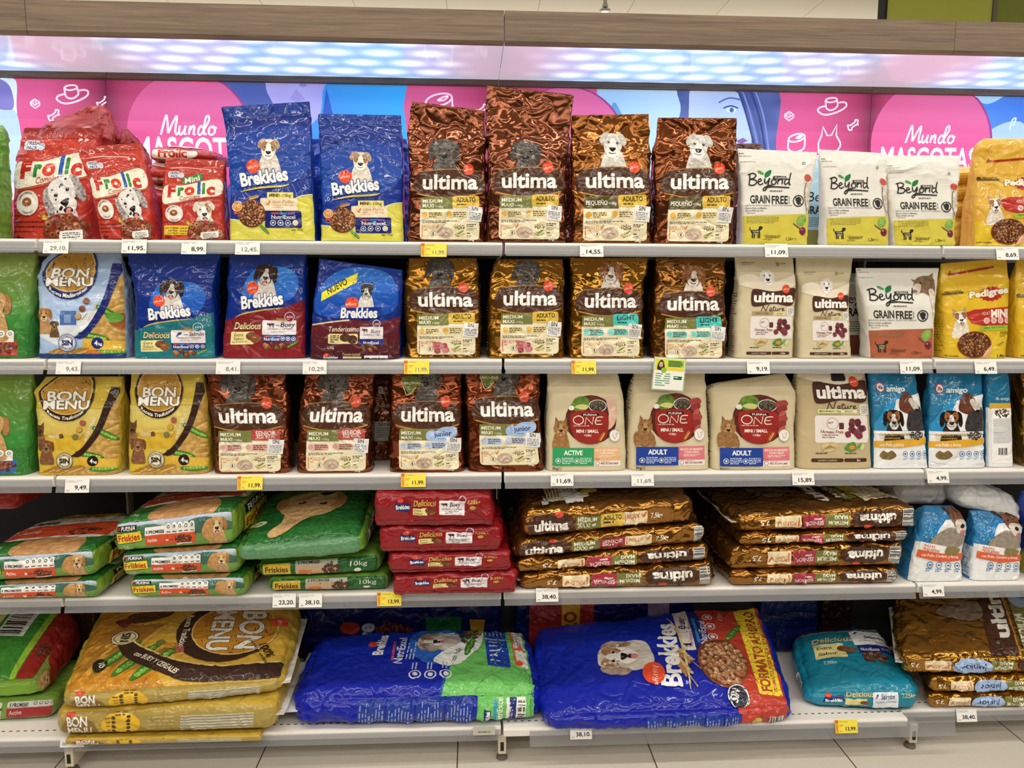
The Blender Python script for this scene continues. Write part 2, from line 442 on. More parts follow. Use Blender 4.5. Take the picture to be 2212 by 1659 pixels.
def ceil_tile():
    m, nt, b = new_mat('ceiling_tile')
    tc = N(nt, 'ShaderNodeTexCoord'); br = N(nt, 'ShaderNodeTexBrick', Scale=1.0); br.offset = 0.0
    mp = N(nt, 'ShaderNodeMapping'); mp.inputs['Location'].default_value = (0.25, 0.1, 0)
    br.inputs['Brick Width'].default_value = 0.6; br.inputs['Row Height'].default_value = 1.2; br.inputs['Mortar Size'].default_value = 0.003
    br.inputs['Color1'].default_value = (*lin('e6ddca'), 1); br.inputs['Color2'].default_value = (*lin('e2d8c4'), 1); br.inputs['Mortar'].default_value = (*lin('b8ad9a'), 1)
    nt.links.new(tc.outputs['Object'], mp.inputs['Vector']); nt.links.new(mp.outputs[0], br.inputs['Vector']); nt.links.new(br.outputs['Color'], b.inputs['Base Color'])
    b.inputs['Roughness'].default_value = 0.8; MATS['ceiling_tile'] = m
def wood():
    m, nt, b = new_mat('grey_oak')
    tc = N(nt, 'ShaderNodeTexCoord'); mp = N(nt, 'ShaderNodeMapping'); mp.inputs['Scale'].default_value = (1.6, 20.0, 60.0)
    oi = N(nt, 'ShaderNodeObjectInfo'); ad = N(nt, 'ShaderNodeVectorMath', operation='ADD')
    nt.links.new(tc.outputs['Object'], mp.inputs['Vector']); nt.links.new(mp.outputs[0], ad.inputs[0]); nt.links.new(oi.outputs['Random'], ad.inputs[1])
    n1 = N(nt, 'ShaderNodeTexNoise', Scale=1.6, Detail=6.0, Roughness=0.65, Distortion=1.4); nt.links.new(ad.outputs[0], n1.inputs['Vector'])
    n2 = N(nt, 'ShaderNodeTexNoise', Scale=9.0, Detail=4.0, Roughness=0.7); nt.links.new(ad.outputs[0], n2.inputs['Vector'])
    mm = N(nt, 'ShaderNodeMath', operation='MULTIPLY_ADD'); mm.inputs[1].default_value = 0.35; nt.links.new(n2.outputs['Fac'], mm.inputs[0]); nt.links.new(n1.outputs['Fac'], mm.inputs[2])
    cr = N(nt, 'ShaderNodeValToRGB'); cr.color_ramp.elements[0].position = 0.42; cr.color_ramp.elements[1].position = 0.9
    cr.color_ramp.elements[0].color = (*lin('57493c'), 1); cr.color_ramp.elements[1].color = (*lin('8d7763'), 1)
    nt.links.new(mm.outputs[0], cr.inputs[0]); nt.links.new(cr.outputs[0], b.inputs['Base Color'])
    bp = N(nt, 'ShaderNodeBump', Strength=0.15, Distance=0.001); nt.links.new(mm.outputs[0], bp.inputs['Height']); nt.links.new(bp.outputs[0], b.inputs['Normal'])
    b.inputs['Roughness'].default_value = 0.55; MATS['grey_oak'] = m
def led_panel():
    """diffuser sheet of the canopy: rows of LEDs glow through it"""
    m, nt, b = new_mat('led_diffuser')
    tc = N(nt, 'ShaderNodeTexCoord'); sp = N(nt, 'ShaderNodeSeparateXYZ'); nt.links.new(tc.outputs['Object'], sp.inputs[0])
    def M(op, a, v=None, c=None):
        n = N(nt, 'ShaderNodeMath', operation=op)
        if isinstance(a, (int, float)): n.inputs[0].default_value = a
        else: nt.links.new(a, n.inputs[0])
        if v is not None:
            if isinstance(v, (int, float)): n.inputs[1].default_value = v
            else: nt.links.new(v, n.inputs[1])
        if c is not None: n.inputs[2].default_value = c
        return n.outputs[0]
    # LED lattice, staggered rows
    row = M('FLOOR', M('DIVIDE', sp.outputs['Y'], 0.104)); off = M('MULTIPLY', M('MODULO', row, 2.0), 0.068)
    fx = M('SUBTRACT', M('FRACT', M('DIVIDE', M('ADD', M('ADD', sp.outputs['X'], off), 20.0), 0.137)), 0.5)
    fy = M('SUBTRACT', M('FRACT', M('DIVIDE', sp.outputs['Y'], 0.104)), 0.5)
    d2 = M('ADD', M('MULTIPLY', M('MULTIPLY', fx, fx), 5.0), M('MULTIPLY', M('MULTIPLY', fy, fy), 6.5))
    spot = M('POWER', 2.718, M('MULTIPLY', d2, -1.7))
    # the LEDs sit in the middle of each 1.25 m box, none near its ends
    bx = M('ABSOLUTE', M('SUBTRACT', M('FRACT', M('DIVIDE', M('ADD', sp.outputs['X'], 13.125), 1.25)), 0.5))
    mr = N(nt, 'ShaderNodeMapRange', interpolation_type='SMOOTHSTEP'); mr.inputs[1].default_value = 0.46; mr.inputs[2].default_value = 0.27; nt.links.new(bx, mr.inputs[0])
    cr = N(nt, 'ShaderNodeMix', data_type='RGBA'); cr.inputs[6].default_value = (0.5, 0.43, 0.5, 1); cr.inputs[7].default_value = (0.30, 0.5, 0.80, 1); nt.links.new(mr.outputs[0], cr.inputs[0])
    ad = N(nt, 'ShaderNodeMix', data_type='RGBA', blend_type='ADD'); ad.inputs[7].default_value = (1.0, 1.0, 0.95, 1); nt.links.new(cr.outputs[2], ad.inputs[6])
    nt.links.new(M('MULTIPLY', spot, mr.outputs[0]), ad.inputs[0])
    nt.links.new(ad.outputs[2], b.inputs['Emission Color']); b.inputs['Emission Strength'].default_value = 0.95
    b.inputs['Base Color'].default_value = (0.25, 0.25, 0.28, 1); b.inputs['Roughness'].default_value = 0.12
    MATS['led_diffuser'] = m
def clear_plastic():
    m = bpy.data.materials.new('clear_plastic'); m.use_nodes = True; nt = m.node_tree; b = nt.nodes['Principled BSDF']; out = nt.nodes['Material Output']
    b.inputs['Base Color'].default_value = (0.5, 0.5, 0.51, 1); b.inputs['Roughness'].default_value = 0.22; b.inputs['Specular IOR Level'].default_value = 0.8
    nz = N(nt, 'ShaderNodeTexNoise', Scale=12.0, Detail=2.0); tc = N(nt, 'ShaderNodeTexCoord'); mp = N(nt, 'ShaderNodeMapping'); mp.inputs['Scale'].default_value = (0.6, 1, 30)
    nt.links.new(tc.outputs['Object'], mp.inputs[0]); nt.links.new(mp.outputs[0], nz.inputs['Vector'])
    mr = N(nt, 'ShaderNodeMapRange'); mr.inputs[3].default_value = 0.1; mr.inputs[4].default_value = 0.2; nt.links.new(nz.outputs['Fac'], mr.inputs[0]); nt.links.new(mr.outputs[0], b.inputs['Roughness'])
    tr = N(nt, 'ShaderNodeBsdfTransparent'); tr.inputs[0].default_value = (0.9, 0.91, 0.93, 1); mx = N(nt, 'ShaderNodeMixShader'); mx.inputs[0].default_value = 0.27
    nt.links.new(tr.outputs[0], mx.inputs[1]); nt.links.new(b.outputs[0], mx.inputs[2]); nt.links.new(mx.outputs[0], out.inputs['Surface'])
    MATS['clear_plastic'] = m
tile_floor(); ceil_tile(); wood(); led_panel(); clear_plastic()
simple('white_metal', 'ece8e2', 0.35, 0, 0.03, 40); simple('cream_metal', 'd8cdb4', 0.4, 0, 0.05, 25)
simple('dark_back', '2a2b31', 0.7, 0, 0.1, 8); simple('black_gap', '0b0b0c', 0.6, 0, 0.1, 20)
simple('paper_white', 'f3f2ee', 0.6, 0, 0.02, 60); simple('paper_yellow', 'f7e24a', 0.55, 0, 0.03, 60); simple('paper_grey', 'b9b7ac', 0.6, 0, 0.04, 60)
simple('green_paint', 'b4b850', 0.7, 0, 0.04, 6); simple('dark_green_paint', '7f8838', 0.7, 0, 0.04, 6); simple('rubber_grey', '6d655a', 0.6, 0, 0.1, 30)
simple('chrome', 'c9c9c9', 0.2, 1.0, 0.02, 20); simple('aisle_dark', '4a423a', 0.8, 0, 0.1, 5); simple('plaster', 'cfc6b4', 0.8, 0, 0.04, 5)

structure(MB().box(-6, 6, -12, 6, -0.05, 0).build('floor', 'floor_tile'))
structure(MB().box(-6, 6, -12, 6, CEIL, CEIL+0.05).build('ceiling', 'ceiling_tile'))
structure(MB().box(-6.05, 6.05, 6.0, 6.1, 0, CEIL).build('wall_back', 'plaster'))
structure(MB().box(-6.1, -6.0, -12, 6.0, 0, CEIL).build('wall_left', 'aisle_dark'))
structure(MB().box(6.0, 6.1, -12, 6.0, 0, CEIL).build('wall_right', 'aisle_dark'))
structure(MB().box(-6.05, 6.05, -12.1, -12.0, 0, CEIL).build('wall_front', 'aisle_dark'))
structure(MB().box(-5.9, 5.9, -4.7, -4.4, 0, 2.1).build('wall_aisle', 'aisle_dark'))
# green bulkhead hanging from the ceiling behind the canopy
g = [at(1916, 10, 2.4)[0], at(2148, 10, 2.4)[0]]
t = thing('ceiling_bulkhead', 'lime green panel dropping from the ceiling behind the right end of the canopy', 'panel', (g[0], 2.4, 2.75))
O = t.location
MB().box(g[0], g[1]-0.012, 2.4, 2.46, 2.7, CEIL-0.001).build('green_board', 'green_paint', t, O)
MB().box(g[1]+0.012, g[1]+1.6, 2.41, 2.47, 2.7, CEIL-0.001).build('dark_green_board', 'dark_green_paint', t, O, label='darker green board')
MB().box(g[0]-0.016, g[0]-0.001, 2.39, 2.47, 2.7, CEIL-0.001).build('edge_strip', 'black_gap', t, O)
MB().box(g[1]-0.011, g[1]+0.011, 2.39, 2.47, 2.7, CEIL-0.001).build('edge_strip', 'rubber_grey', t, O)
# sprinkler
sp = at(1307, 20, 2.6); t = thing('ceiling_sprinkler', 'small metal fire sprinkler hanging from the cream ceiling tiles', 'sprinkler', (sp[0], sp[1], CEIL))
MB().lathe([(0.012, 0), (0.012, sp[2]-CEIL+0.03), (0.018, sp[2]-CEIL+0.025), (0.018, sp[2]-CEIL+0.01), (0.006, sp[2]-CEIL+0.005), (0.006, sp[2]-CEIL)], (0, 0, 0), 12).build('pipe', 'chrome', t)
MB().lathe([(0.004, sp[2]-CEIL), (0.034, sp[2]-CEIL-0.004), (0.034, sp[2]-CEIL-0.008), (0.004, sp[2]-CEIL-0.006)], (0, 0, 0), 14).build('deflector', 'chrome', t)
MB().lathe([(0.03, -0.0005), (0.03, -0.006), (0.012, -0.009)], (0, 0, 0), 16).build('rosette', 'chrome', t)

# ------------------------------------------------------------------ gondola
JX = [-2.5, -1.25, 0.0, 1.25, 2.5]
SZ = {1: 1.553, 2: 1.229, 3: 0.900, 4: 0.548, 5: 0.122}   # shelf tops
RB = {1: 1.517, 2: 1.190, 3: 0.859, 4: 0.508, 5: 0.086}   # rail bottoms
WHICH = {0: 'far left bay', 1: 'left middle bay', 2: 'right middle bay', 3: 'far right bay'}
LV = {1: 'top', 2: 'second', 3: 'third', 4: 'fourth', 5: 'bottom'}
def rail_y(z, ztop): return -0.0055-max(0.0, (ztop-0.012-z))*0.28
for i in range(4):
    x0, x1 = JX[i]+0.004, JX[i+1]-0.004
    t = thing('gondola_backing', 'dark steel back panel behind the bags of the %s' % WHICH[i], 'back panel', ((x0+x1)/2, 0.46, 0.0), 'back panels of the shelving')
    MB().box(x0, x1, 0.456, 0.475, 0.10, 1.72).build('panel', 'dark_back', t, t.location)
    MB().box(x0, x1, 0.450, 0.47, 0.0, 0.104).build('kick_plate', 'dark_back', t, t.location)
    for lv in range(1, 6):
        z = SZ[lv]; y0 = 0.0; zb = RB[lv]; rx0, rx1 = x0+0.0015, x1-0.0015
        if lv == 5:
            if i == 2: zb, y0, rx0, rx1 = 0.072, -0.012, 0.082, 1.395
            if i == 3: y0 = 0.035
        t = thing('shelf', '%s white steel shelf of the %s with a clear price rail' % (LV[lv], WHICH[i]), 'shelf', ((x0+x1)/2, 0.2, z), 'shelves of the dog food gondola')
        L = t.location
        MB().box(x0, x1, y0+0.004, 0.449, z-0.030, z).build('shelf_board', 'white_metal', t, L)
        # rounded lip
        MB().prism([(y0+0.004, z), (y0-0.001, z-0.0015), (y0-0.0035, z-0.006), (y0-0.0035, z-0.024), (y0+0.0035, z-0.024), (y0+0.0035, z-0.001)], x0, x1).build('front_lip', 'white_metal', t, L)
        prof = [(y0-0.0050, z-0.009), (y0-0.0062, z-0.008), (y0-0.0068, z-0.018), (y0+rail_y(zb, z)-0.0014, zb), (y0+rail_y(zb, z)-0.0020, zb-0.0012), (y0+rail_y(zb, z)+0.0004, zb-0.0008), (y0-0.0056, z-0.018)]
        MB().prism(prof, rx0, rx1).build('price_rail', 'clear_plastic', t, L, label='clear plastic price rail')
        if lv == 5:
            b = MB(); n = int((x1-x0)/0.021)
            for k in range(n):
                xx = x0+0.012+k*0.021; b.box(xx, xx+0.009, y0+0.034, y0+0.0375, z, z+0.0006)
            b.build('slot_row', 'black_gap', t, L, label='row of dark slots')
# uprights with base feet
for k, (xj, lab) in enumerate(((-1.25, 'left'), (0.0, 'middle'), (1.25, 'right'))):
    fx, fy = {0: (atz(147, 1640, 0.05)[0], -0.005), 1: (atz(1084, 1600, 0.05)[0], 0.0), 2: (atz(1972, 1585, 0.05)[0], 0.0)}[k]
    t = thing('gondola_upright', 'cream steel upright with base foot at the %s joint of the shelving' % lab, 'upright', (xj, 0.2, 0), 'uprights of the shelving')
    L = t.location
    MB().box(xj-0.003, xj+0.003, 0.42, 0.4465, 0.09, 1.556).build('post', 'cream_metal', t, L)
    a = fx
    MB().box(a-0.0125, a+0.0125, fy+0.012, 0.44, 0.022, 0.0845).build('base_leg', 'cream_metal', t, L, bevel=0.003)
    MB().box(a-0.0052, a+0.0052, fy+0.0105, fy+0.0125, 0.034, 0.062).build('slot', 'black_gap', t, L)
    MB().lathe([(0.006, 0.024), (0.006, 0.012), (0.016, 0.009), (0.0175, 0.003), (0.017, 0.0005)], (a, fy+0.03, 0), 20).build('levelling_foot', 'rubber_grey', t, L)
# canopy: oak fascia boards, LED diffuser sheets, back trim
FZ0, FZ1 = 2.077, 2.162
for i in range(4):
    x0, x1 = JX[i]+0.001, JX[i+1]-0.001
    if i == 1: x0, x1 = -1.239, -0.001
    if i == 0: x1 = -1.2405
    if i == 2: x1 = 1.2435
    if i == 3: x0 = 1.2445
    t = thing('canopy', 'grey oak light canopy over the %s' % WHICH[i], 'canopy', ((x0+x1)/2, 0.2, FZ0), 'light canopies above the top shelf')
    L = t.location
    MB().box(x0, x1, 0.0, 0.019, FZ0+0.008, FZ1).build('fascia_board', 'grey_oak', t, L)
    MB().prism([(0.0, FZ0+0.008), (0.006, FZ0), (0.019, FZ0), (0.019, FZ0+0.008)], x0, x1).build('bottom_edge', 'grey_oak', t, L)
    MB().box(x0, x1, 0.02, 0.46, FZ1-0.02, FZ1).build('top_board', 'grey_oak', t, L)
    MB().prism([(0.0195, 2.086), (0.43, 2.0965), (0.43, 2.1005), (0.0195, 2.09)], x0, x1).build('led_diffuser', 'led_diffuser', t, (0, 0, 0) if False else L)
    MB().box(x0, x1, 0.4305, 0.4495, 2.079, 2.1).build('back_trim', 'grey_oak', t, L)
def plane_surf(Y, x0, z0, k=1.0, tilt=0.0):
    def f(U):
        return np.column_stack([x0+U[:, 0]*k, Y+U[:, 1]*k*tilt, z0+U[:, 1]*k])
    return f
# ------------------------------------------------------------------ hand lettering as pen strokes (unit height, baseline 0)
PEN = {
 'Mundo': ([[(0.0, 0.0), (0.08, 0.5), (0.16, 0.95), (0.22, 1.0), (0.3, 0.45), (0.34, 0.12), (0.5, 0.6), (0.66, 1.0), (0.7, 0.85), (0.66, 0.3), (0.72, 0.02), (0.82, 0.12)],
            [(0.86, 0.5), (0.85, 0.15), (0.95, 0.02), (1.1, 0.3), (1.13, 0.5), (1.1, 0.1), (1.2, 0.04)],
            [(1.3, 0.02), (1.34, 0.48), (1.36, 0.3), (1.48, 0.5), (1.55, 0.4), (1.52, 0.08), (1.62, 0.04)],
            [(1.98, 0.35), (1.88, 0.5), (1.76, 0.35), (1.74, 0.1), (1.86, 0.02), (2.0, 0.3), (2.2, 0.8), (2.16, 1.05), (2.05, 0.95), (2.0, 0.5), (2.02, 0.08), (2.14, 0.08)],
            [(2.4, 0.5), (2.26, 0.4), (2.24, 0.12), (2.38, 0.02), (2.52, 0.2), (2.46, 0.46), (2.36, 0.44), (2.6, 0.4)]], 2.6),
 'Beyond': ([[(0.12, 1.0), (0.1, 0.5), (0.05, 0.02)], [(0.0, 0.95), (0.3, 1.08), (0.46, 0.9), (0.36, 0.66), (0.14, 0.56), (0.42, 0.48), (0.5, 0.24), (0.3, 0.02), (0.05, 0.06)],
             [(0.58, 0.3), (0.78, 0.42), (0.74, 0.58), (0.62, 0.5), (0.6, 0.2), (0.72, 0.06), (0.9, 0.2)],
             [(0.98, 0.6), (0.98, 0.3), (1.08, 0.2), (1.22, 0.5), (1.26, 0.62), (1.18, 0.0), (1.05, -0.4), (0.92, -0.42), (0.95, -0.25), (1.2, -0.02), (1.45, 0.02)],
             [(1.52, 0.55), (1.4, 0.4), (1.42, 0.16), (1.56, 0.08), (1.68, 0.3), (1.6, 0.52), (1.52, 0.55)],
             [(1.78, 0.55), (1.78, 0.1)], [(1.78, 0.35), (1.94, 0.56), (2.04, 0.45), (2.04, 0.1)],
             [(2.44, 0.5), (2.28, 0.55), (2.18, 0.3), (2.26, 0.08), (2.44, 0.3)], [(2.5, 1.12), (2.45, 0.5), (2.48, 0.1), (2.56, 0.08)],
             [(0.95, -0.18), (1.6, -0.12), (2.5, -0.2)]], 2.56),
 'Nature': ([[(0.0, 0.0), (0.12, 0.5), (0.2, 1.0), (0.3, 0.6), (0.5, 0.02), (0.6, 0.5), (0.72, 1.05), (0.85, 1.08)],
             [(1.05, 0.5), (0.92, 0.45), (0.88, 0.15), (1.0, 0.05), (1.1, 0.5), (1.06, 0.1), (1.18, 0.08)],
             [(1.34, 0.9), (1.26, 0.2), (1.36, 0.04), (1.46, 0.12)], [(1.18, 0.62), (1.5, 0.68)],
             [(1.54, 0.5), (1.52, 0.15), (1.62, 0.04), (1.76, 0.4), (1.78, 0.5), (1.75, 0.1), (1.85, 0.08)],
             [(1.92, 0.05), (1.97, 0.5), (2.0, 0.38), (2.14, 0.52)],
             [(2.2, 0.25), (2.38, 0.34), (2.34, 0.5), (2.24, 0.44), (2.2, 0.2), (2.3, 0.04), (2.5, 0.14)]], 2.5),
 'fish': ([[(0.0, 0.5), (0.3, 0.8), (0.7, 0.55), (1.0, 0.85), (0.9, 0.5), (1.0, 0.2), (0.7, 0.45), (0.3, 0.2), (0.0, 0.5)]], 1.0),
}
def pen(A, word, x, y, hgt, col, wd=0.09, w=None, shear=0.0, rot=0.0, taper=False):
    st, W0 = PEN[word]; sx = (w/W0) if w else hgt; c, d = math.cos(rot), math.sin(rot)
    for q in st:
        P = [(a*sx+shear*b*hgt, b*hgt) for a, b in q]
        A.path([(x+c*a-d*b, y+d*a+c*b) for a, b in P], wd*hgt, col, up=False, taper=taper)

# ------------------------------------------------------------------ backlit pink header behind the top shelf
YP = 0.447
def P2(px, py): q = at(px, py, YP); return (q[0], q[2])
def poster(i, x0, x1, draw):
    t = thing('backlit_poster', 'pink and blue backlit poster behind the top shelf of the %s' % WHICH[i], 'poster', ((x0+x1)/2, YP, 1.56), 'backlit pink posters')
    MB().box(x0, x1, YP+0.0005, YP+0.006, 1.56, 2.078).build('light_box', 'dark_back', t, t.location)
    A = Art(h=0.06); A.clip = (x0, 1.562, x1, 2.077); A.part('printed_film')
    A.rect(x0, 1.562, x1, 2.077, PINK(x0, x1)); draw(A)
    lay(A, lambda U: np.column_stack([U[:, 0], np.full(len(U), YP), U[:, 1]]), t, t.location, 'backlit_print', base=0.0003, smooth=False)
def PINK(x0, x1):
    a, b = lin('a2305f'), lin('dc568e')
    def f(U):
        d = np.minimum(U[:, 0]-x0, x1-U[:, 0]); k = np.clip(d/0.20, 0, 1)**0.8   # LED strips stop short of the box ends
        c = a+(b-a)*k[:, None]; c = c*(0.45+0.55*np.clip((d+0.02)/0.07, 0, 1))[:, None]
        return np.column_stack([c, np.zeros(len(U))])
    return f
def hat(A, x, y, s):
    w = 0.0055; col = 'ffe9f4'
    A.path([(x+s*a, y+s*b) for a, b in [(-0.3, 0.75), (-0.1, 0.9), (0.4, 0.95), (0.58, 0.82), (0.4, 0.68), (-0.05, 0.62), (-0.3, 0.75)]], w, col)
    A.path([(x+s*-0.3, y+s*0.75), (x+s*-0.22, y+s*0.2)], w, col, smooth=False); A.path([(x+s*0.58, y+s*0.82), (x+s*0.66, y+s*0.38)], w, col, smooth=False)
    A.path([(x+s*a, y+s*b) for a, b in [(-0.22, 0.2), (0.05, 0.06), (0.4, 0.14), (0.66, 0.38)]], w, col)
    A.path([(x+s*a, y+s*b) for a, b in [(-0.28, 0.36), (-0.75, 0.2), (-0.8, -0.05), (-0.3, -0.28), (0.5, -0.12), (1.2, 0.25), (1.3, 0.55), (1.05, 0.65), (0.7, 0.6)]], w, col)
def treat(A, x, y, s):
    w = 0.0045; col = 'ffe9f4'
    A.path([(x+s*a, y+s*b) for a, b in [(-0.5, 0.15), (0, 0.5), (0.5, 0.2), (0, -0.15)]], w, col, smooth=False, closed=True)
    A.path([(x-s*0.5, y+s*0.15), (x-s*0.45, y-s*0.15), (x, y-s*0.5), (x+s*0.5, y-s*0.15), (x+s*0.5, y+s*0.2)], w, col, smooth=False)
    for a, b in ((-0.15, 0.2), (0.1, 0.3), (0.1, 0.1)): A.ell(x+s*a, y+s*b, 0.003, 0.002, col, n=8)
def bone(A, x, y, s):
    A.path([(x+s*a, y+s*b) for a, b in [(-0.5, -0.3), (-0.6, 0.0), (-0.3, 0.0), (0.2, 0.35), (0.25, 0.6), (0.55, 0.55), (0.5, 0.25), (0.6, 0.1), (0.35, 0.05), (-0.1, -0.25), (-0.1, -0.5), (-0.4, -0.5)]], 0.0045, 'ffe9f4', closed=True)
def can(A, x, y, s):
    w = 0.0055; col = 'ffe9f4'
    A.path([(x+s*(0.5*math.cos(t)), y+s*(0.22*math.sin(t)+0.22+0.1*math.cos(t))) for t in np.linspace(0, 6.28, 14)[:-1]], w, col, closed=True)
    A.path([(x-s*0.5, y+s*0.12), (x-s*0.48, y-s*0.45), (x-s*0.1, y-s*0.62), (x+s*0.35, y-s*0.5), (x+s*0.52, y-s*0.25), (x+s*0.5, y+s*0.32)], w, col)
    A.path([(x-s*0.05, y+s*0.2), (x+s*0.15, y+s*0.32), (x+s*0.35, y+s*0.36), (x+s*0.2, y+s*0.22), (x-s*0.05, y+s*0.2)], w, col)
def catface(A, x, y, s):
    A.path([(x+s*a, y+s*b) for a, b in [(-0.5, -0.6), (-0.55, -0.1), (-0.4, 0.3), (-0.35, 0.75), (-0.1, 0.3), (0.12, 0.32), (0.38, 0.85), (0.38, 0.3)]], 0.005, 'ffe9f4', smooth=False)
    A.path([(x+s*0.38, y+s*0.3), (x+s*0.62, y-s*0.1), (x+s*0.5, y-s*0.4), (x+s*0.2, y-s*0.6)], 0.005, 'ffe9f4')
def circle_logo(A, c, e, mund, masc):
    (cx, cy) = P2(*c); r = abs(P2(*e)[0]-cx)
    A.ell(cx, cy, r*1.02, r*1.02, '9c3a8c', n=72); A.ell(cx-0.004, cy, r, r, grad('d84a8c', 'e874aa', cy-0.2, cy+0.35), n=72)
    (x, y), (x2, y2) = P2(*mund[0]), P2(*mund[1]); pen(A, 'Mundo', x, y, y2-y, 'fff2fb', 0.11, w=x2-x, shear=0.12)
    (x, y), (x2, y2) = P2(*masc[0]), P2(*masc[1]); A.text('MASCOTAS', x, y, y2-y, 'f4ecff', w=x2-x, bold=0.02)
def draw_l(A):   # left middle bay
    # photograph: person in blue with pale face
    A.poly([P2(470, 165), P2(880, 170), P2(872, 230), P2(880, 300), P2(900, 480), P2(470, 480)], grad('3a8ee0', '2ab0f4', -0.62, -0.25, axis=0))
    A.poly([P2(470, 165), P2(590, 165), P2(600, 480), P2(470, 480)], '4a5ea8')
    A.blob([P2(588, 160), P2(575, 190), P2(590, 225), P2(600, 260), P2(650, 280), P2(690, 250), P2(697, 200), P2(700, 160)], mix('b8b4ea', 'a49cde', 9))
    A.poly([P2(640, 192), P2(626, 215), P2(640, 222), P2(660, 215)], 'a296d8'); A.ell(*P2(655, 184), 0.012, 0.006, '8a86cc')
    A.poly([P2(705, 190), P2(720, 250), P2(800, 260), P2(880, 310), P2(900, 480), P2(680, 480), P2(690, 300)], '1d58bc')
    circle_logo(A, (412, 292), (545, 292), [(348, 291), (466, 253)], [(293, 352), (545, 296)])
    x, y = P2(948, 222); can(A, x, y-0.01, 0.085); bone(A, *P2(1040, 238), 0.03)
def draw_r(A):   # right middle bay
    A.poly([P2(1290, 170), P2(1676, 190), P2(1668, 260), P2(1682, 480), P2(1290, 480)], grad('8fc4f0', 'bfe0fb', 0.2, 0.55, axis=0))
    A.blob([P2(1320, 230), P2(1350, 260), P2(1390, 330), P2(1400, 420), P2(1300, 420)], '5e9ed8')
    # woman: hair, face, eye
    A.blob([P2(1478, 180), P2(1470, 240), P2(1450, 330), P2(1470, 420), P2(1700, 430), P2(1676, 320), P2(1672, 180)], mix('394a86', '6272b4', 14))
    A.blob([P2(1500, 184), P2(1488, 230), P2(1492, 310), P2(1520, 365), P2(1580, 360), P2(1622, 320), P2(1610, 250), P2(1580, 184)], mix('c4d8f6', 'b0c6ee', 8))
    for k in range(5): A.path([P2(1590+9*k, 184), P2(1612+9*k, 250), P2(1632+7*k, 330), P2(1640+6*k, 400)], 0.006, ('2b3a74', '7b8ac8', '45569a')[k % 3])
    A.ell(*P2(1579, 238), 0.016, 0.0075, 'e8f0fb'); A.ell(*P2(1580, 238), 0.0075, 0.0075, '3d64a8'); A.path([P2(1562, 234), P2(1578, 229), P2(1594, 234)], 0.004, '2b3a74')
    A.path([P2(1552, 222), P2(1575, 212), P2(1600, 216)], 0.005, '5a6cae')
    A.poly([P2(1590, 305), P2(1604, 298), P2(1614, 304), P2(1600, 312)], '8a5e9e')
    circle_logo(A, (1225, 322), (1352, 322), [(1160, 300), (1270, 262)], [(1105, 360), (1345, 305)])
    hat(A, *P2(1790, 240), 0.045); treat(A, *P2(1704, 251), 0.03); bone(A, *P2(1842, 271), 0.03); can(A, *P2(1720, 306), 0.055); catface(A, *P2(1790, 306), 0.065)
def draw_fr(A):
    A.poly([P2(2070, 180), P2(2290, 200), P2(2290, 480), P2(2070, 480)], grad('4a8ee8', '3a6cd8', 1.55, 1.9, axis=0))
    A.blob([P2(2085, 195), P2(2130, 225), P2(2170, 200)], 'a4d4f8'); A.blob([P2(2120, 330), P2(2140, 280), P2(2215, 270), P2(2260, 400)], 'a8c8f4')
    A.path([P2(2180, 280), P2(2186, 260), P2(2194, 256), P2(2188, 272)], 0.005, 'cfe4fb')
    circle_logo(A, (2012, 310), (2140, 310), [(1955, 309), (2063, 275)], [(1900, 366), (2110, 318)])
def draw_fl(A):
    A.blob([P2(-60, 150), P2(28, 165), P2(36, 230), P2(40, 300), P2(44, 420), P2(-60, 420)], 'dff2fb')
    A.blob([P2(-40, 165), P2(14, 178), P2(30, 215), P2(26, 238), P2(0, 250), P2(-40, 250)], mix('6a64b4', '8f8ace', 20))
    A.blob([P2(-40, 250), P2(12, 238), P2(40, 255), P2(44, 380), P2(-40, 400)], 'b4d2f0')
    hat(A, *P2(150, 215), 0.046); treat(A, *P2(76, 224), 0.028); bone(A, *P2(222, 222), 0.03); bone(A, *P2(116, 250), 0.03)
poster(0, -2.49, -1.2505, draw_fl); poster(1, -1.2495, -0.0005, draw_l); poster(2, 0.0005, 1.2495, draw_r); poster(3, 1.2505, 2.49, draw_fr)

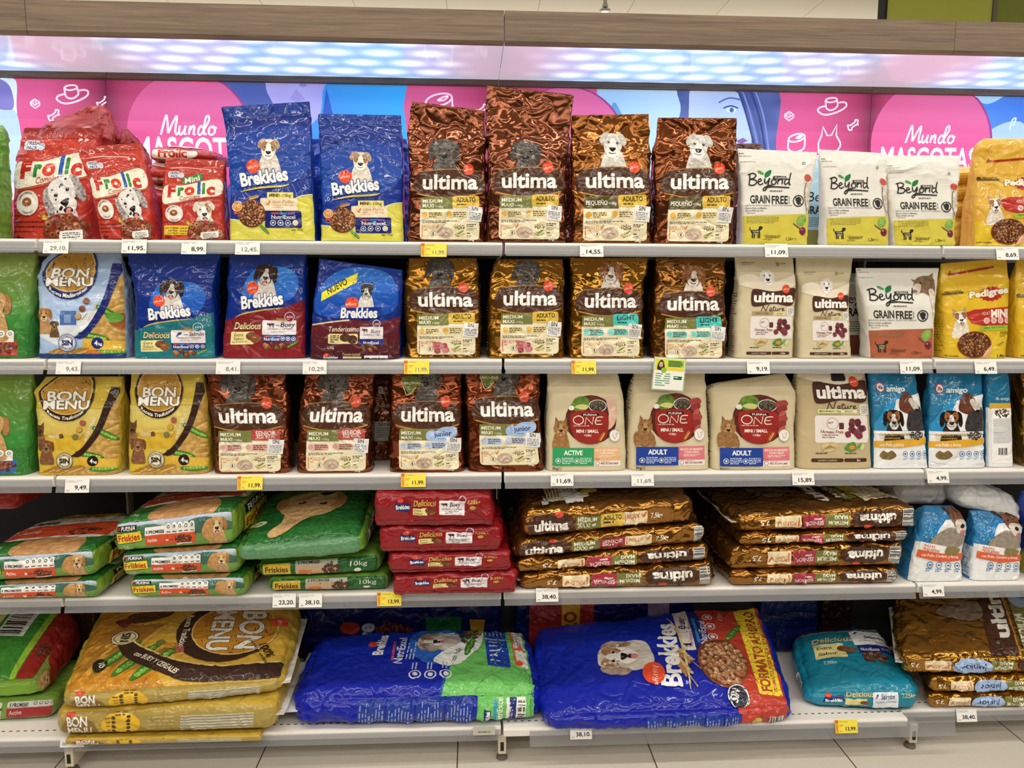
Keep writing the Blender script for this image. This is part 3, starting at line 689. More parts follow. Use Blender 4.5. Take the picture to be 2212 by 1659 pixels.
# ------------------------------------------------------------------ price tags in the rails
def price_tag(lv, px, py, txt, yellow=False, y0=0.0, faded=0.0, near=''):
    near = near.replace(', under', ' under')
    yc = y0-0.012; c = at(px, py, yc); W, H = 0.0655, 0.0375
    if yellow: W = 0.070
    ink = {0: '2a2a2a', 1: '8a8a88'}[int(faded)]
    lab = '%s price tag reading %s on the %s shelf rail%s' % ('yellow offer' if yellow else 'white', txt, LV[lv], near)
    t = thing('price_tag', lab, 'price tag', tuple(c), 'price tags in the shelf rails')
    tilt = -0.28
    z0, z1 = c[2]-H/2, c[2]+H/2
    f = lambda z, d: c[1]+(z-c[2])*(-tilt)*1.0-d
    MB().prism([(f(z0, 0), z0), (f(z1, 0), z1), (f(z1, 0.0008), z1), (f(z0, 0.0008), z0)], c[0]-W/2, c[0]+W/2).build('card', 'paper_yellow' if yellow else 'paper_white', t, c)
    A = Art(h=0.05); A.part('price_lettering')
    if yellow:
        A.rect(0.0, 0, 0.010, H, 'f0c030'); A.rect(0.0, H*0.78, 0.010, H*0.97, 'd86a2c')
        A.text('OFERTA', 0.0088, 0.003, 0.0062, 'd84a1c', w=0.030, rot=math.pi/2, bold=0.02)
        A.words(0.013, H-0.006, 0.035, 1, 'b8a44a', 0.0016, 0.003, seed=int(px)); A.words(0.013, H-0.015, 0.013, 2, 'b8962c', 0.0012, 0.0035, seed=3); A.words(0.013, 0.005, 0.014, 1, 'c08a2c', 0.0016)
        A.text(txt+'.', 0.066, 0.0075, 0.0105, ink, align='r', bold=0.03, w=0.034)
    else:
        A.words(0.003, H-0.006, 0.045, 2, 'b9bcc0', 0.0013, 0.0034, seed=int(px)); A.words(0.004, 0.0055, 0.015, 1, '8b9098' if not faded else 'c4c6c8', 0.0017); A.words(0.004, 0.0028, 0.018, 1, 'c9ccd0', 0.0009)
        A.text(txt+'.', W-0.004, 0.0085, 0.0115, ink, align='r', bold=0.03, w=0.0088*len(txt))
    lay(A, lambda U: np.column_stack([c[0]-W/2+U[:, 0], c[1]-0.0009+(U[:, 1]-H/2)*(-tilt), z0+U[:, 1]]), t, c, 'flat_print', base=0.0002, step=0.00006, smooth=False)
for a in ((1, 121, 532, '29,10', 0, 1), (1, 290, 532, '11,95'), (1, 419, 534, '8,99'), (1, 535, 535, '12,45', 0, 1), (1, 937, 540, '11,99', 1, 1, ' left of middle'), (1, 1278, 540, '14,55'), (1, 1677, 541, '11,09'), (1, 2176, 547, '8,69'),
          (2, 148, 793, '9,43', 0, 1), (2, 493, 793, '8,41', 0, 1), (2, 680, 793, '10,29', 0, 1), (2, 900, 793, '11,99', 1, 1, ' left of middle'), (2, 1261, 793, '11,99', 1, 0, ' right of middle'), (2, 1638, 793, '9,19'), (2, 1968, 793, '11,09'), (2, 2129, 793, '6,49'),
          (3, 167, 1049, '9,49'), (3, 540, 1043, '11,99', 1, 0, ' under senior bags'), (3, 893, 1037, '11,99', 1, 0, ' under puppy bags'), (3, 1214, 1035, '11,69', 0, 0, ' under green striped bag'), (3, 1388, 1035, '11,69', 0, 1, ' under blue striped bag'), (3, 1735, 1033, '15,89'), (3, 2026, 1029, '4,99'),
          (4, 614, 1297, '23,20'), (4, 671, 1297, '38,10'), (4, 841, 1294, '13,99', 1), (4, 1182, 1285, '38,40'), (4, 2016, 1274, '4,99'),
          (5, 1255, 1582, '38,10'), (5, 1828, 1569, '13,99', 1), (5, 2088, 1545, '38,40')):
    lv, px, py, txt = a[:4]; ye = a[4] if len(a) > 4 else 0; fd = a[5] if len(a) > 5 else 0; nr = a[6] if len(a) > 6 else ''
    y0 = 0.0
    if lv == 5: y0 = -0.012 if px < 2060 else 0.035
    price_tag(lv, px, py, txt, bool(ye), y0, fd, nr)
# half hidden white tag and grey zone strip on the bottom shelf
c = at(154, 1606, -0.016); t = thing('price_tag', 'plain white tag hanging over the left base foot of the bottom shelf', 'price tag', tuple(c), 'price tags in the shelf rails')
MB().prism([(c[1]+0.002, c[2]-0.013), (c[1]+0.0088, c[2]+0.012), (c[1]+0.008, c[2]+0.012), (c[1]+0.0012, c[2]-0.013)], c[0]-0.034, c[0]+0.034).build('card', 'paper_white', t, c)
A = Art(h=0.05); A.part('price_lettering'); A.words(0.006, 0.011, 0.016, 2, '7b858c', 0.0018, 0.004)
lay(A, lambda U: np.column_stack([c[0]-0.034+U[:, 0], c[1]+0.001+U[:, 1]*0.28, c[2]-0.013+U[:, 1]]), t, c, 'flat_print', base=0.0003, smooth=False)
c = at(1046, 1580, -0.016); t = thing('zone_strip', 'grey paper strip with small black zone print on the bottom rail', 'label strip', tuple(c))
MB().prism([(c[1]-0.0008, c[2]-0.0115), (c[1]-0.0008+0.006, c[2]+0.0115), (c[1]+0.006, c[2]+0.0115), (c[1], c[2]-0.0115)], c[0]-0.033, c[0]+0.033).build('card', 'paper_grey', t, c)
A = Art(h=0.05); A.part('zone_lettering'); A.text('FIN ZONA 153', 0.033, 0.007, 0.0042, '34342f', align='c', bold=0.03)
lay(A, lambda U: np.column_stack([c[0]-0.033+U[:, 0], c[1]-0.0009+U[:, 1]*0.26, c[2]-0.0115+U[:, 1]]), t, c, 'flat_print', base=0.0003, smooth=False)
# leaflet clipped under the second shelf
c = at(1445, 808, -0.022); t = thing('leaflet', 'small white leaflet with yellow green heading hanging from the second shelf rail', 'leaflet', tuple(c))
MB().box(c[0]-0.046, c[0]+0.046, c[1], c[1]+0.0008, c[2]-0.047, c[2]+0.047).build('card', 'paper_white', t, c)
A = Art(h=0.08); A.part('leaflet_print'); A.rect(0.001, 0.001, 0.091, 0.093, '5a8f4a'); A.rect(0.0022, 0.0022, 0.0898, 0.0918, 'f6f7f0'); A.rect(0.004, 0.056, 0.088, 0.089, 'dfe84a')
A.poly([(0.004, 0.062), (0.088, 0.056), (0.088, 0.064), (0.05, 0.066)], 'f2d44a')
A.blob([(0.012, 0.058), (0.012, 0.075), (0.02, 0.086), (0.028, 0.08), (0.031, 0.06)], '2c2320'); A.ell(0.021, 0.073, 0.006, 0.008, 'd8a58a'); A.ell(0.03, 0.057, 0.008, 0.008, '8cc43c')
A.rect(0.04, 0.068, 0.086, 0.086, '9ccc4c'); A.words(0.042, 0.082, 0.04, 4, '2e5a2c', 0.0028, 0.0045, seed=5)
A.words(0.008, 0.045, 0.042, 6, '6fa07a', 0.003, 0.0065, seed=8); A.rect(0.06, 0.032, 0.084, 0.042, '1f6a3a'); A.words(0.062, 0.037, 0.02, 1, 'e8f4e8', 0.0025)
lay(A, lambda U: np.column_stack([c[0]-0.046+U[:, 0]-0.02*(U[:, 1]-0.047)*0, np.full(len(U), c[1]), c[2]-0.047+U[:, 1]]), t, c, 'flat_print', base=0.0003, step=0.00006, smooth=False)
t.rotation_euler = (0.0, math.radians(4.0), 0.0)
# ------------------------------------------------------------------ bags
def wrinkle(P, crum, seed, wt):
    """film creases (metres, outward) at points P; wt 0..1 says how loose the film is there"""
    Q = P+np.array([seed*1.7, seed*0.9, seed*2.3])
    Wp = Q+0.02*np.column_stack([perlin(Q*9+5), perlin(Q*9+9), perlin(Q*9+13)])
    big = perlin(Wp*7.5)*1.15
    c1 = crease(Wp, 13.0, 4.0)*1.5-0.25
    c2 = crease(Wp*np.array([1.5, 1.5, 0.55])+3, 24.0, 3.0)*0.75-0.15
    c3 = crease(Wp*np.array([0.6, 1, 1.6])+7, 34.0, 3.0)*0.4
    c0 = (0.3-np.abs(perlin(Wp*10.0+17)))*1.5
    return crum*(big*(0.55+0.45*wt)+(c0+c1+c2+c3)*wt)

class Pouch:
    """standing bag: rows (y_px, xl_px, xr_px[, depth share[, y_px of the right edge]]) from the base upwards"""
    def __init__(s, lv, rows, Y0=0.012, depth=0.10, lean=0.0, n=6.0, crum=0.002, seed=1.0, zb=None, loose=0.35, top_thin=0.05, gusset=False):
        s.n = n; s.crum = crum; s.seed = seed; s.loose = loose
        z0 = (SZ[lv]+0.0012) if zb is None else zb
        K = len(rows); tab = []
        yb, yt = rows[0][0], rows[-1][0]
        for i, r in enumerate(rows):
            k = (yb-r[0])/(yb-yt+1e-9)
            ds = r[3] if len(r) > 3 and r[3] is not None else (1.0 if i == 0 else max(top_thin, 1.0-k**1.7))
            yr = r[4] if len(r) > 4 else r[0]
            yc = Y0+depth/2+lean*k; yf = yc-depth*ds/2
            e_ = 0.33*depth*ds   # the outline seen at either side is the edge nearer to or farther from the eye
            L = at(r[1]+1.0, r[0], yc-e_ if (r[1] < 1106 or gusset) else yc-0.1*e_); R = at(r[2]-1.0, yr, yc-0.1*e_ if (r[2] < 1106 and not gusset) else yc-e_)
            zf = (at(r[1], r[0], yf)[2], at(r[2], yr, yf)[2]); L[2], R[2] = zf
            if i == 0: L[2] = R[2] = z0
            tab.append((L[0], L[2], R[0], R[2], yc, depth*ds))
        T = np.array(tab); s.W = T[0, 2]-T[0, 0]; zm = (T[:, 1]+T[:, 3])/2; hm = (zm-z0)/s.W
        for i in range(1, K):
            if hm[i] <= hm[i-1]: hm[i] = hm[i-1]+0.01
        s.H = hm[-1]; s.h = np.linspace(0, s.H, 97)
        s.T = np.column_stack([np.interp(s.h, hm, T[:, j]) for j in range(6)])
        for _ in range(5):
            q = s.T.copy(); q[1:-1] = (s.T[:-2]+2*s.T[1:-1]+s.T[2:])/4; s.T = q
        s.z0 = z0; s.org = np.array([(T[0, 0]+T[0, 2])/2, T[0, 4], z0])
    def pt(s, a, q, h, shrink=1.0):
        xl, zl, xr, zr, yc, d = [np.interp(h, s.h, s.T[:, j]) for j in range(6)]
        u = (a*shrink+1)/2
        P = np.column_stack([xl+(xr-xl)*u, yc+d/2*q*shrink, zl+(zr-zl)*u])
        n = s.n; nx = np.sign(a)*np.abs(a)**(n-1)/np.maximum(1e-4, (xr-xl)/2); ny = np.sign(q)*np.abs(q)**(n-1)/np.maximum(0.02, d/2)
        L = np.sqrt(nx*nx+ny*ny)+1e-9
        k = np.clip(h/s.H, 0, 1)
        wt = np.clip(s.loose*0.5+0.5*np.abs(a)**3*0.8+0.9*np.clip((k-0.55)/0.45, 0, 1)+0.4*np.clip((0.08-k)/0.08, 0, 1), 0, 1)
        fade = np.clip(k/0.03, 0.0, 1)
        belly = 0.05*d*np.clip(1-a*a, 0, 1)*np.sin(math.pi*np.clip(k*1.1, 0, 1))*np.sign(ny)*(np.abs(ny) > np.abs(nx))
        dsp = wrinkle(P, s.crum, s.seed, wt)*fade*np.clip(d/0.03, 0.35, 1)
        P[:, 0] += nx/L*dsp; P[:, 1] += ny/L*dsp+belly
        # base corners are pulled in a little
        return P
    def front(s, U):
        a = np.clip(2*U[:, 0]-1, -0.992, 0.992); q = -(1-np.abs(a)**s.n)**(1/s.n)
        return s.pt(a, q, np.clip(U[:, 1], 0, s.H))
    def side(s, sgn):
        def f(U):
            v = np.clip(2*U[:, 0]-1, -0.99, 0.99)*(1 if sgn > 0 else -1); a = sgn*(1-np.abs(v)**s.n)**(1/s.n)
            return s.pt(a, v, np.clip(U[:, 1], 0, s.H))
        return f
    def body(s, col, mat, root, name='pouch', nr=110, nv=96, label=None):
        t = np.linspace(0, 2*math.pi, 721); a = np.sign(np.cos(t))*np.abs(np.cos(t))**(2/s.n); q = np.sign(np.sin(t))*np.abs(np.sin(t))**(2/s.n)
        d0 = s.T[:, 5].max()/s.W; L = np.concatenate([[0], np.cumsum(np.hypot(np.diff(a), np.diff(q)*d0))])
        k = np.linspace(0, L[-1], nr, endpoint=False); a, q = np.interp(k, L, a), np.interp(k, L, q)
        h = np.linspace(0, s.H, nv); A_, H_ = np.tile(a, nv), np.repeat(h, nr); Q_ = np.tile(q, nv)
        P = s.pt(A_, Q_, H_)
        U = np.column_stack([(A_+1)/2, H_])
        C = col(U) if callable(col) else np.tile(np.append(lin(col[0]), col[1]), (len(U), 1)) if isinstance(col, tuple) else np.tile(np.append(lin(col), 0), (len(U), 1))
        i = np.arange(nr); j = (i+1) % nr; F = []
        for r in range(nv-1): F.append(np.column_stack([r*nr+i, r*nr+j, (r+1)*nr+j, (r+1)*nr+i]))
        F = np.concatenate(F)
        # caps as fans of quads between front and back halves
        cb = np.vstack([P[:nr].mean(0), P[-nr:].mean(0)]); P = np.vstack([P, cb]); C = np.vstack([C, C[0], C[nr*(nv-1)]])
        nb = len(P)-2; F2 = [(nb, int(j[x]), int(i[x])) for x in range(nr)]+[(nb+1, int((nv-1)*nr+i[x]), int((nv-1)*nr+j[x])) for x in range(nr)]
        return mesh_obj(name, P, [tuple(f) for f in F.tolist()]+F2, mat, root, s.org, True, C, label=label)

def bag(name, label, cat, lv, rows, design, col, mat='glossy_film', group=None, adj=(0, 0, 1, 1), side=None, h=0.024, seal=None, gusset=False, **kw):
    p = Pouch(lv, rows, gusset=gusset or bool(side), **kw)
    t = thing(name, label, cat, tuple(p.org), group)
    p.body(col, mat, t)
    if design:
        A = Art(h=h); A.clip = (0.012, 0.004, 0.988, p.H-0.003); A.H = p.H
        A.place(adj[0], adj[1], adj[2], adj[3]); design(A)
        if seal:
            A.place(); A.part('top_seal'); A.rect(0.012, p.H-seal[0], 0.988, p.H-0.004, seal[1])
            for k in range(4): A.rect(0.012, p.H-seal[0]*(0.2+0.2*k), 0.988, p.H-seal[0]*(0.2+0.2*k)+0.006, seal[2])
        lay(A, p.front, t, p.org, mat)
    if side:
        A = Art(h=0.06); A.clip = (0.02, 0.004, 0.98, p.H*0.97); A.part('side_print'); side[1](A); lay(A, p.side(side[0]), t, p.org, mat)
    return t, p

class Sack:
    """lying bag: eight corners, rounded, puffed and creased"""
    def __init__(s, C, r=0.03, puff=0.012, crum=0.003, seed=1.0, loose=0.6):
        s.C = np.asarray(C, float)   # order: [z][y][x] = bottom/top, front/back, left/right
        C = s.C.reshape(2, 2, 2, 3); e = lambda a, b: np.linalg.norm(a-b)
        s.hx = np.mean([e(C[k, j, 0], C[k, j, 1]) for k in (0, 1) for j in (0, 1)])/2
        s.hy = np.mean([e(C[k, 0, i], C[k, 1, i]) for k in (0, 1) for i in (0, 1)])/2
        s.hz = np.mean([e(C[0, j, i], C[1, j, i]) for j in (0, 1) for i in (0, 1)])/2
        s.C4 = C; s.r = min(r, s.hx, s.hy, s.hz*0.999); s.puff = puff; s.crum = crum; s.seed = seed; s.loose = loose
        s.org = np.array([C[0, :, :, 0].mean(), C[0, :, :, 1].mean(), C[0, :, :, 2].min()]); s.W = 2*s.hx
        s.zmin = C[0, :, :, 2].min()
    def cube(s, p):
        H = np.array([s.hx, s.hy, s.hz]); q = p*H; inn = np.clip(q, -(H-s.r), H-s.r); d = q-inn
        L = np.linalg.norm(d, axis=1)[:, None]; n = np.where(L > 1e-9, d/np.maximum(L, 1e-9), 0)
        o = (inn+s.r*n)/H
        f = (o+1)/2; x, y, z = f[:, 0:1], f[:, 1:2], f[:, 2:3]; C = s.C4
        P = ((1-z)*((1-y)*((1-x)*C[0, 0, 0]+x*C[0, 0, 1])+y*((1-x)*C[0, 1, 0]+x*C[0, 1, 1]))+z*((1-y)*((1-x)*C[1, 0, 0]+x*C[1, 0, 1])+y*((1-x)*C[1, 1, 0]+x*C[1, 1, 1])))
        ab = 1-np.clip(np.abs(p), 0, 1)**2.5
        up = np.clip(n[:, 2], -0.15, 1)
        w = np.clip(s.loose*(0.45+0.55*np.max(np.abs(p)[:, :2], axis=1)**3), 0, 1)
        d = wrinkle(P, s.crum, s.seed, w)*np.where(n[:, 2] < -0.5, 0.1, 1.0)
        d += s.puff*up*ab[:, 0]*ab[:, 1]+0.5*s.puff*np.abs(n[:, 1])*ab[:, 0]*ab[:, 2]+0.5*s.puff*np.abs(n[:, 0])*ab[:, 1]*ab[:, 2]
        P = P+n*d[:, None]; P[:, 2] = np.maximum(P[:, 2], s.zmin); return P
    def face(s, name):
        k = 2*s.hx
        def f(U):
            x = np.clip(2*U[:, 0]-1, -1, 1)
            if name == 'front': p = np.column_stack([x, -np.ones(len(U)), np.clip(U[:, 1]*k/s.hz-1, -1, 1)])
            elif name == 'top': p = np.column_stack([x, np.clip(U[:, 1]*k/s.hy-1, -1, 1), np.ones(len(U))])
            elif name == 'right': p = np.column_stack([np.ones(len(U)), np.clip(U[:, 0]*k/s.hy-1, -1, 1), np.clip(U[:, 1]*k/s.hz-1, -1, 1)])
            elif name == 'left': p = np.column_stack([-np.ones(len(U)), 1-np.clip(U[:, 0]*k/s.hy, 0, 2), np.clip(U[:, 1]*k/s.hz-1, -1, 1)])
            return s.cube(p)
        return f
    def size(s, name):
        return {'front': (1.0, s.hz/s.hx), 'top': (1.0, s.hy/s.hx), 'right': (s.hy/s.hx, s.hz/s.hx), 'left': (s.hy/s.hx, s.hz/s.hx)}[name]
    def body(s, col, mat, root, name='sack_body', res=0.006):
        V = []; F = []; B = 0
        def cnt(L): return int(np.clip(2*L/res, 6, 110))
        # finer samples near the rounded edges
        def axis(n, half):
            t = np.linspace(-1, 1, n); k = min(0.9, s.r/half); return np.sign(t)*(np.abs(t)**(1.0+0.25*(1-k)))
        nx, ny, nz = cnt(s.hx), cnt(s.hy), cnt(s.hz)
        ax, ay, az = np.linspace(-1, 1, nx), np.linspace(-1, 1, ny), np.linspace(-1, 1, max(8, nz))
        for i, sg in ((0, 1), (0, -1), (1, 1), (1, -1), (2, 1), (2, -1)):
            u, v = [(ay, az), (ax, az), (ax, ay)][i]
            Ug, Vg = np.meshgrid(u, v); p = np.zeros((Ug.size, 3)); p[:, i] = sg
            oth = [k for k in range(3) if k != i]; p[:, oth[0]] = Ug.ravel(); p[:, oth[1]] = Vg.ravel()
            n, m = len(u), len(v); idx = np.arange(n*m).reshape(m, n)+B
            q = np.column_stack([idx[:-1, :-1].ravel(), idx[:-1, 1:].ravel(), idx[1:, 1:].ravel(), idx[1:, :-1].ravel()])
            if (sg > 0) == (i == 1): q = q[:, ::-1]
            V.append(p); F.append(q); B += n*m
        p = np.vstack(V); F = np.vstack(F)
        _, ix, inv = np.unique(np.round(p*1e5).astype(int), axis=0, return_index=True, return_inverse=True); p = p[ix]; F = np.ravel(inv)[F]
        P = s.cube(p); U = np.column_stack([(p[:, 0]+1)/2, (p[:, 1]+1)/2])
        C = col(p) if callable(col) else np.tile(np.append(lin(col[0]), col[1]) if isinstance(col, tuple) else np.append(lin(col), 0), (len(P), 1))
        return mesh_obj(name, P, np.ascontiguousarray(F), mat, root, s.org, True, C)

def sack(name, label, cat, C, col, mat='glossy_film', group=None, arts=None, h=0.05, seal=None, ymax=0.394, **kw):
    C = np.array(C, float); C[:, 1] = np.minimum(C[:, 1], ymax)
    k = Sack(C, **kw); t = thing(name, label, cat, tuple(k.org), group)
    k.body(col, mat, t)
    for face, fn in (arts or {}).items():
        w, hh = k.size(face); A = Art(h=0.0058/k.W); A.clip = (0.01, 0.002, w-0.01, hh-0.002); A.W, A.Hh = w, hh
        A.part({'front': 'front_print', 'top': 'top_print', 'right': 'end_print', 'left': 'end_print'}[face]); fn(A)
        lay(A, k.face(face), t, k.org, mat, base=0.001, step=0.0005)
    if seal:   # flat crimped seam at one end: 'right' or 'left' or 'front'
        side, wid, colr = seal
        if side in ('right', 'left'):
            i = 1 if side == 'right' else 0; sg = 1 if side == 'right' else -1
            a = (k.C4[0, 0, i]+k.C4[1, 0, i])/2; b = (k.C4[0, 1, i]+k.C4[1, 1, i])/2
            n = 14; V = []
            for j in range(n+1):
                q = a+(b-a)*(0.04+0.92*j/n); wv = 0.003*math.sin(j*0.7+k.seed)
                for dx, dz in ((-0.012, 0.0015), (wid, 0.0015+wv), (wid, -0.0005+wv), (-0.012, -0.0015)):
                    V.append((q[0]+sg*dx, q[1], q[2]+dz))
            F = []
            for j in range(n):
                for m in range(4): F.append((j*4+m, j*4+(m+1) % 4, (j+1)*4+(m+1) % 4, (j+1)*4+m))
            F += [(0, 1, 2, 3), tuple(n*4+x for x in (3, 2, 1, 0))]
            mesh_obj('end_seam', V, F, mat, t, k.org, False, np.tile(np.append(lin(colr), 0), (len(V), 1)))
        else:
            a = k.C4[0, 0, 0]; b = k.C4[0, 0, 1]
    return t, k

def box8(fl, fr, Yf, D, dzb=0.0, shift=0.0, z0=None, taper=0.0):
    """corners of a lying bag from its front face: fl = (x_px, y_top, y_bottom) at the left, fr at the right; Yf depth there; D how far it runs back"""
    yl, yr = Yf if isinstance(Yf, tuple) else (Yf, Yf)
    a = at(fl[0], fl[1], yl); b = at(fr[0], fr[1], yr); c = at(fl[0], fl[2], yl); d = at(fr[0], fr[2], yr)
    if z0 is not None: c[2] = d[2] = z0
    c[0], d[0] = a[0], b[0]
    ux = b-a; ang = math.atan2(ux[1], ux[0]); back = np.array([-math.sin(ang), math.cos(ang), 0])*D+np.array([shift, 0, 0]); tp = np.array([taper, 0, 0])
    up = np.array([0, 0, dzb])
    return np.array([c, d, c+back+tp+up*0.0, d+back-tp+up*0.0, a, b, a+back+tp+up, b+back-tp+up])
def top8(ftl, ftr, btl, btr, zf, zb, z0f, z0b=None):
    """corners of a lying bag from the four picture points of its upper face at heights zf (front) and zb (back)"""
    P = [atz(*ftl, zf), atz(*ftr, zf), atz(*btl, zb), atz(*btr, zb)]; z0b = z0f if z0b is None else z0b
    Q = [np.array([p[0], p[1], z]) for p, z in zip(P, (z0f, z0f, z0b, z0b))]
    return np.array(Q+P)

def settle(Cs, gap=0.005):
    """piled bags, topmost first: each rests on the one below it"""
    for up, lo in reversed(list(zip(Cs[:-1], Cs[1:]))):
        T = lo[4:]; A_ = np.column_stack([T[:, 0], T[:, 1], np.ones(4)]); k_ = np.linalg.lstsq(A_, T[:, 2], rcond=None)[0]
        for k in range(4):
            up[k, 2] = k_ @ [up[k, 0], up[k, 1], 1]+gap; up[k+4, 2] = max(up[k+4, 2], up[k, 2]+0.016)
    return Cs
# ------------------------------------------------------------------ artwork of the bags (the reading of the photographed packs)
class Px:
    """draws on an Art in picture units: y grows downwards, x0/yb is the lower left corner of the face, w its width"""
    def __init__(s, A, x0, yb, w): s.A = A; s.x0 = x0; s.yb = yb; s.w = w
    def p(s, x, y): return ((x-s.x0)/s.w, (s.yb-y)/s.w)
    def L(s, d): return d/s.w
    def rect(s, x0, y0, x1, y1, c, r=0, rot=0): a, b = s.p(x0, y1), s.p(x1, y0); s.A.rect(a[0], a[1], b[0], b[1], c, s.L(r), rot=rot); return s
    def poly(s, P, c): s.A.poly([s.p(*q) for q in P], c); return s
    def blob(s, P, c, n=6, h=None): s.A.blob([s.p(*q) for q in P], c, n, h); return s
    def ell(s, x, y, rx, ry, c, rot=0, n=24, h=None, dl=1.0): a = s.p(x, y); s.A.ell(a[0], a[1], s.L(rx), s.L(ry), c, rot, n, h, dl=dl); return s
    def ring(s, x, y, r, w, c, ry=None): a = s.p(x, y); s.A.ring(a[0], a[1], s.L(r), s.L(ry or r), s.L(w), c); return s
    def path(s, P, w, c, **k): s.A.path([s.p(*q) for q in P], s.L(w), c, **k); return s
    def text(s, t, x, y, h, c, w=None, out=None, **k):
        a = s.p(x, y); s.A.text(t, a[0], a[1], s.L(h), c, w=s.L(w) if w else None, out=(out[0], s.L(out[1])) if out else None, **k); return s
    def words(s, x, y, w, rows, c, h=3, gap=7, **k): a = s.p(x, y); s.A.words(a[0], a[1], s.L(w), rows, c, s.L(h), s.L(gap), **k); return s
    def bits(s, x, y, rx, ry, n, cols, z, **k): a = s.p(x, y); s.A.bits(a[0], a[1], s.L(rx), s.L(ry), n, cols, s.L(z), **k); return s
    def pen(s, word, x, y, h, c, w=None, **k): a = s.p(x, y); pen(s.A, word, a[0], a[1], s.L(h), c, w=s.L(w) if w else None, **k); return s
    def arc(s, t, x, y, R, h, c, a0, a1, **k): a = s.p(x, y); s.A.arctext(t, a[0], a[1], s.L(R), s.L(h), c, a0, a1, **k); return s
    def bars(s, x0, y0, x1, y1, n, c, **k): a, b = s.p(x0, y1), s.p(x1, y0); s.A.bars(a[0], a[1], b[0], b[1], n, c, **k); return s
    def part(s, n): s.A.part(n); return s

def dog(D, x, y, s, fur, fur2, ears='fold', earc=None, muz=None, body=True, bodyc=None, tilt=0.0, tongue=False, spots=0, patch=None, eye='1c1512', nose='17120f', fluffy=False, wide=1.0, paws=False):
    """dog portrait: head centre (x, y), head width s, y down"""
    c, d = math.cos(tilt), math.sin(tilt); T = lambda a, b: (x+s*(c*a*wide-d*b), y+s*(d*a*wide+c*b))
    F = mix(fur, fur2, 42); old = D.A.cur; D.A.part('dog_picture'); hh = 0.02
    ec = mix(earc, fur2, 40) if earc else mix(fur2, fur, 40)
    if body:
        bc = mix(*(bodyc or (fur, fur2)), 36)
        D.blob([(x-0.28*s, y+0.25*s), (x-0.55*s, y+0.8*s), (x-0.62*s, y+1.5*s), (x, y+1.56*s), (x+0.62*s, y+1.5*s), (x+0.55*s, y+0.8*s), (x+0.3*s, y+0.25*s)], bc, h=hh)
        if paws:
            for q in (-0.3, 0.25): D.ell(x+q*s, y+1.5*s, 0.17*s, 0.12*s, F)
    if ears == 'up':
        for g in (-1, 1): D.poly([T(g*0.46, -0.1), T(g*0.44, -0.85), T(g*0.1, -0.4)], ec); D.poly([T(g*0.4, -0.2), T(g*0.4, -0.65), T(g*0.2, -0.35)], mix('b88a78', fur2, 30))
    elif ears == 'down':
        for g in (-1, 1): D.blob([T(g*0.38, -0.42), T(g*0.62, -0.3), T(g*0.68, 0.2), T(g*0.56, 0.42), T(g*0.42, 0.2)], ec, h=hh)
    if fluffy:
        n = 26; D.poly([T((0.52+0.05*(i % 2))*math.cos(2*math.pi*i/n), 0.02+(0.54+0.06*(i % 2))*math.sin(2*math.pi*i/n)) for i in range(n)], F)
    else:
        D.blob([T(-0.42, -0.3), T(-0.25, -0.5), T(0.25, -0.5), T(0.42, -0.3), T(0.4, 0.1), T(0.24, 0.5), T(-0.24, 0.5), T(-0.4, 0.1)], F, h=hh)
    if patch:
        for g in ((-1, 1) if len(patch) < 3 else (1,)): D.blob([T(g*0.08, -0.35), T(g*0.34, -0.42), T(g*0.42, -0.1), T(g*0.25, 0.12), T(g*0.08, -0.05)], mix(patch[0], patch[1], 40))
    if muz: D.blob([T(-0.1, -0.25), T(0.1, -0.25), T(0.18, 0.08), T(0.3, 0.3), T(0.14, 0.56), T(-0.14, 0.56), T(-0.3, 0.3), T(-0.18, 0.08)], mix(muz, fur, 30, 2), h=hh)
    if ears == 'fold':
        for g in (-1, 1): D.blob([T(g*0.2, -0.52), T(g*0.44, -0.5), T(g*0.62, -0.18), T(g*0.5, 0.02), T(g*0.36, -0.2)], ec, h=hh)
    for g in (-1, 1):
        D.ell(*T(g*0.2, -0.1), 0.075*s, 0.07*s, mix(fur2, fur, 20)); D.ell(*T(g*0.2, -0.1), 0.055*s, 0.055*s, eye, n=12); D.ell(*T(g*0.2+0.015, -0.125), 0.015*s, 0.015*s, 'f4f4f4', n=8)
    if tongue: D.ell(*T(0, 0.44), 0.15*s, 0.09*s, '3a1a16'); D.ell(*T(0.0, 0.5), 0.1*s, 0.12*s, 'd98a8c')
    else: D.path([T(-0.16, 0.36), T(0, 0.4), T(0.16, 0.36)], 0.03*s, nose)
    D.blob([T(-0.14, 0.13), T(0.14, 0.13), T(0.1, 0.25), T(0, 0.31), T(-0.1, 0.25)], nose); D.ell(*T(-0.03, 0.165), 0.04*s, 0.015*s, '8a8580', n=10)
    r = random.Random(int(x)+spots)
    for _ in range(spots):
        a, q = r.uniform(0, 6.3), r.uniform(0.25, 0.48); D.ell(*T(q*math.cos(a), q*math.sin(a)*1.05), r.uniform(0.02, 0.06)*s, r.uniform(0.02, 0.05)*s, '23201e', n=9)
    for _ in range(spots if body else 0):
        D.ell(x+r.uniform(-0.4, 0.4)*s, y+r.uniform(0.6, 1.4)*s, r.uniform(0.03, 0.07)*s, r.uniform(0.03, 0.06)*s, '23201e', n=9)
    D.A.part(old)
GREY = dict(fur='6b645e', fur2='3d3733', ears='down', earc='4a433e')
SCHN = dict(fur='e8e5de', fur2='b9b4aa', ears='fold', earc='d2cdc2', muz='f4f2ec', eye='20140c')
JACK = dict(fur='f0ebe2', fur2='c2b4a2', ears='fold', earc='9a6a44', muz='f5f1ea', patch=('b58a60', '94683f'))
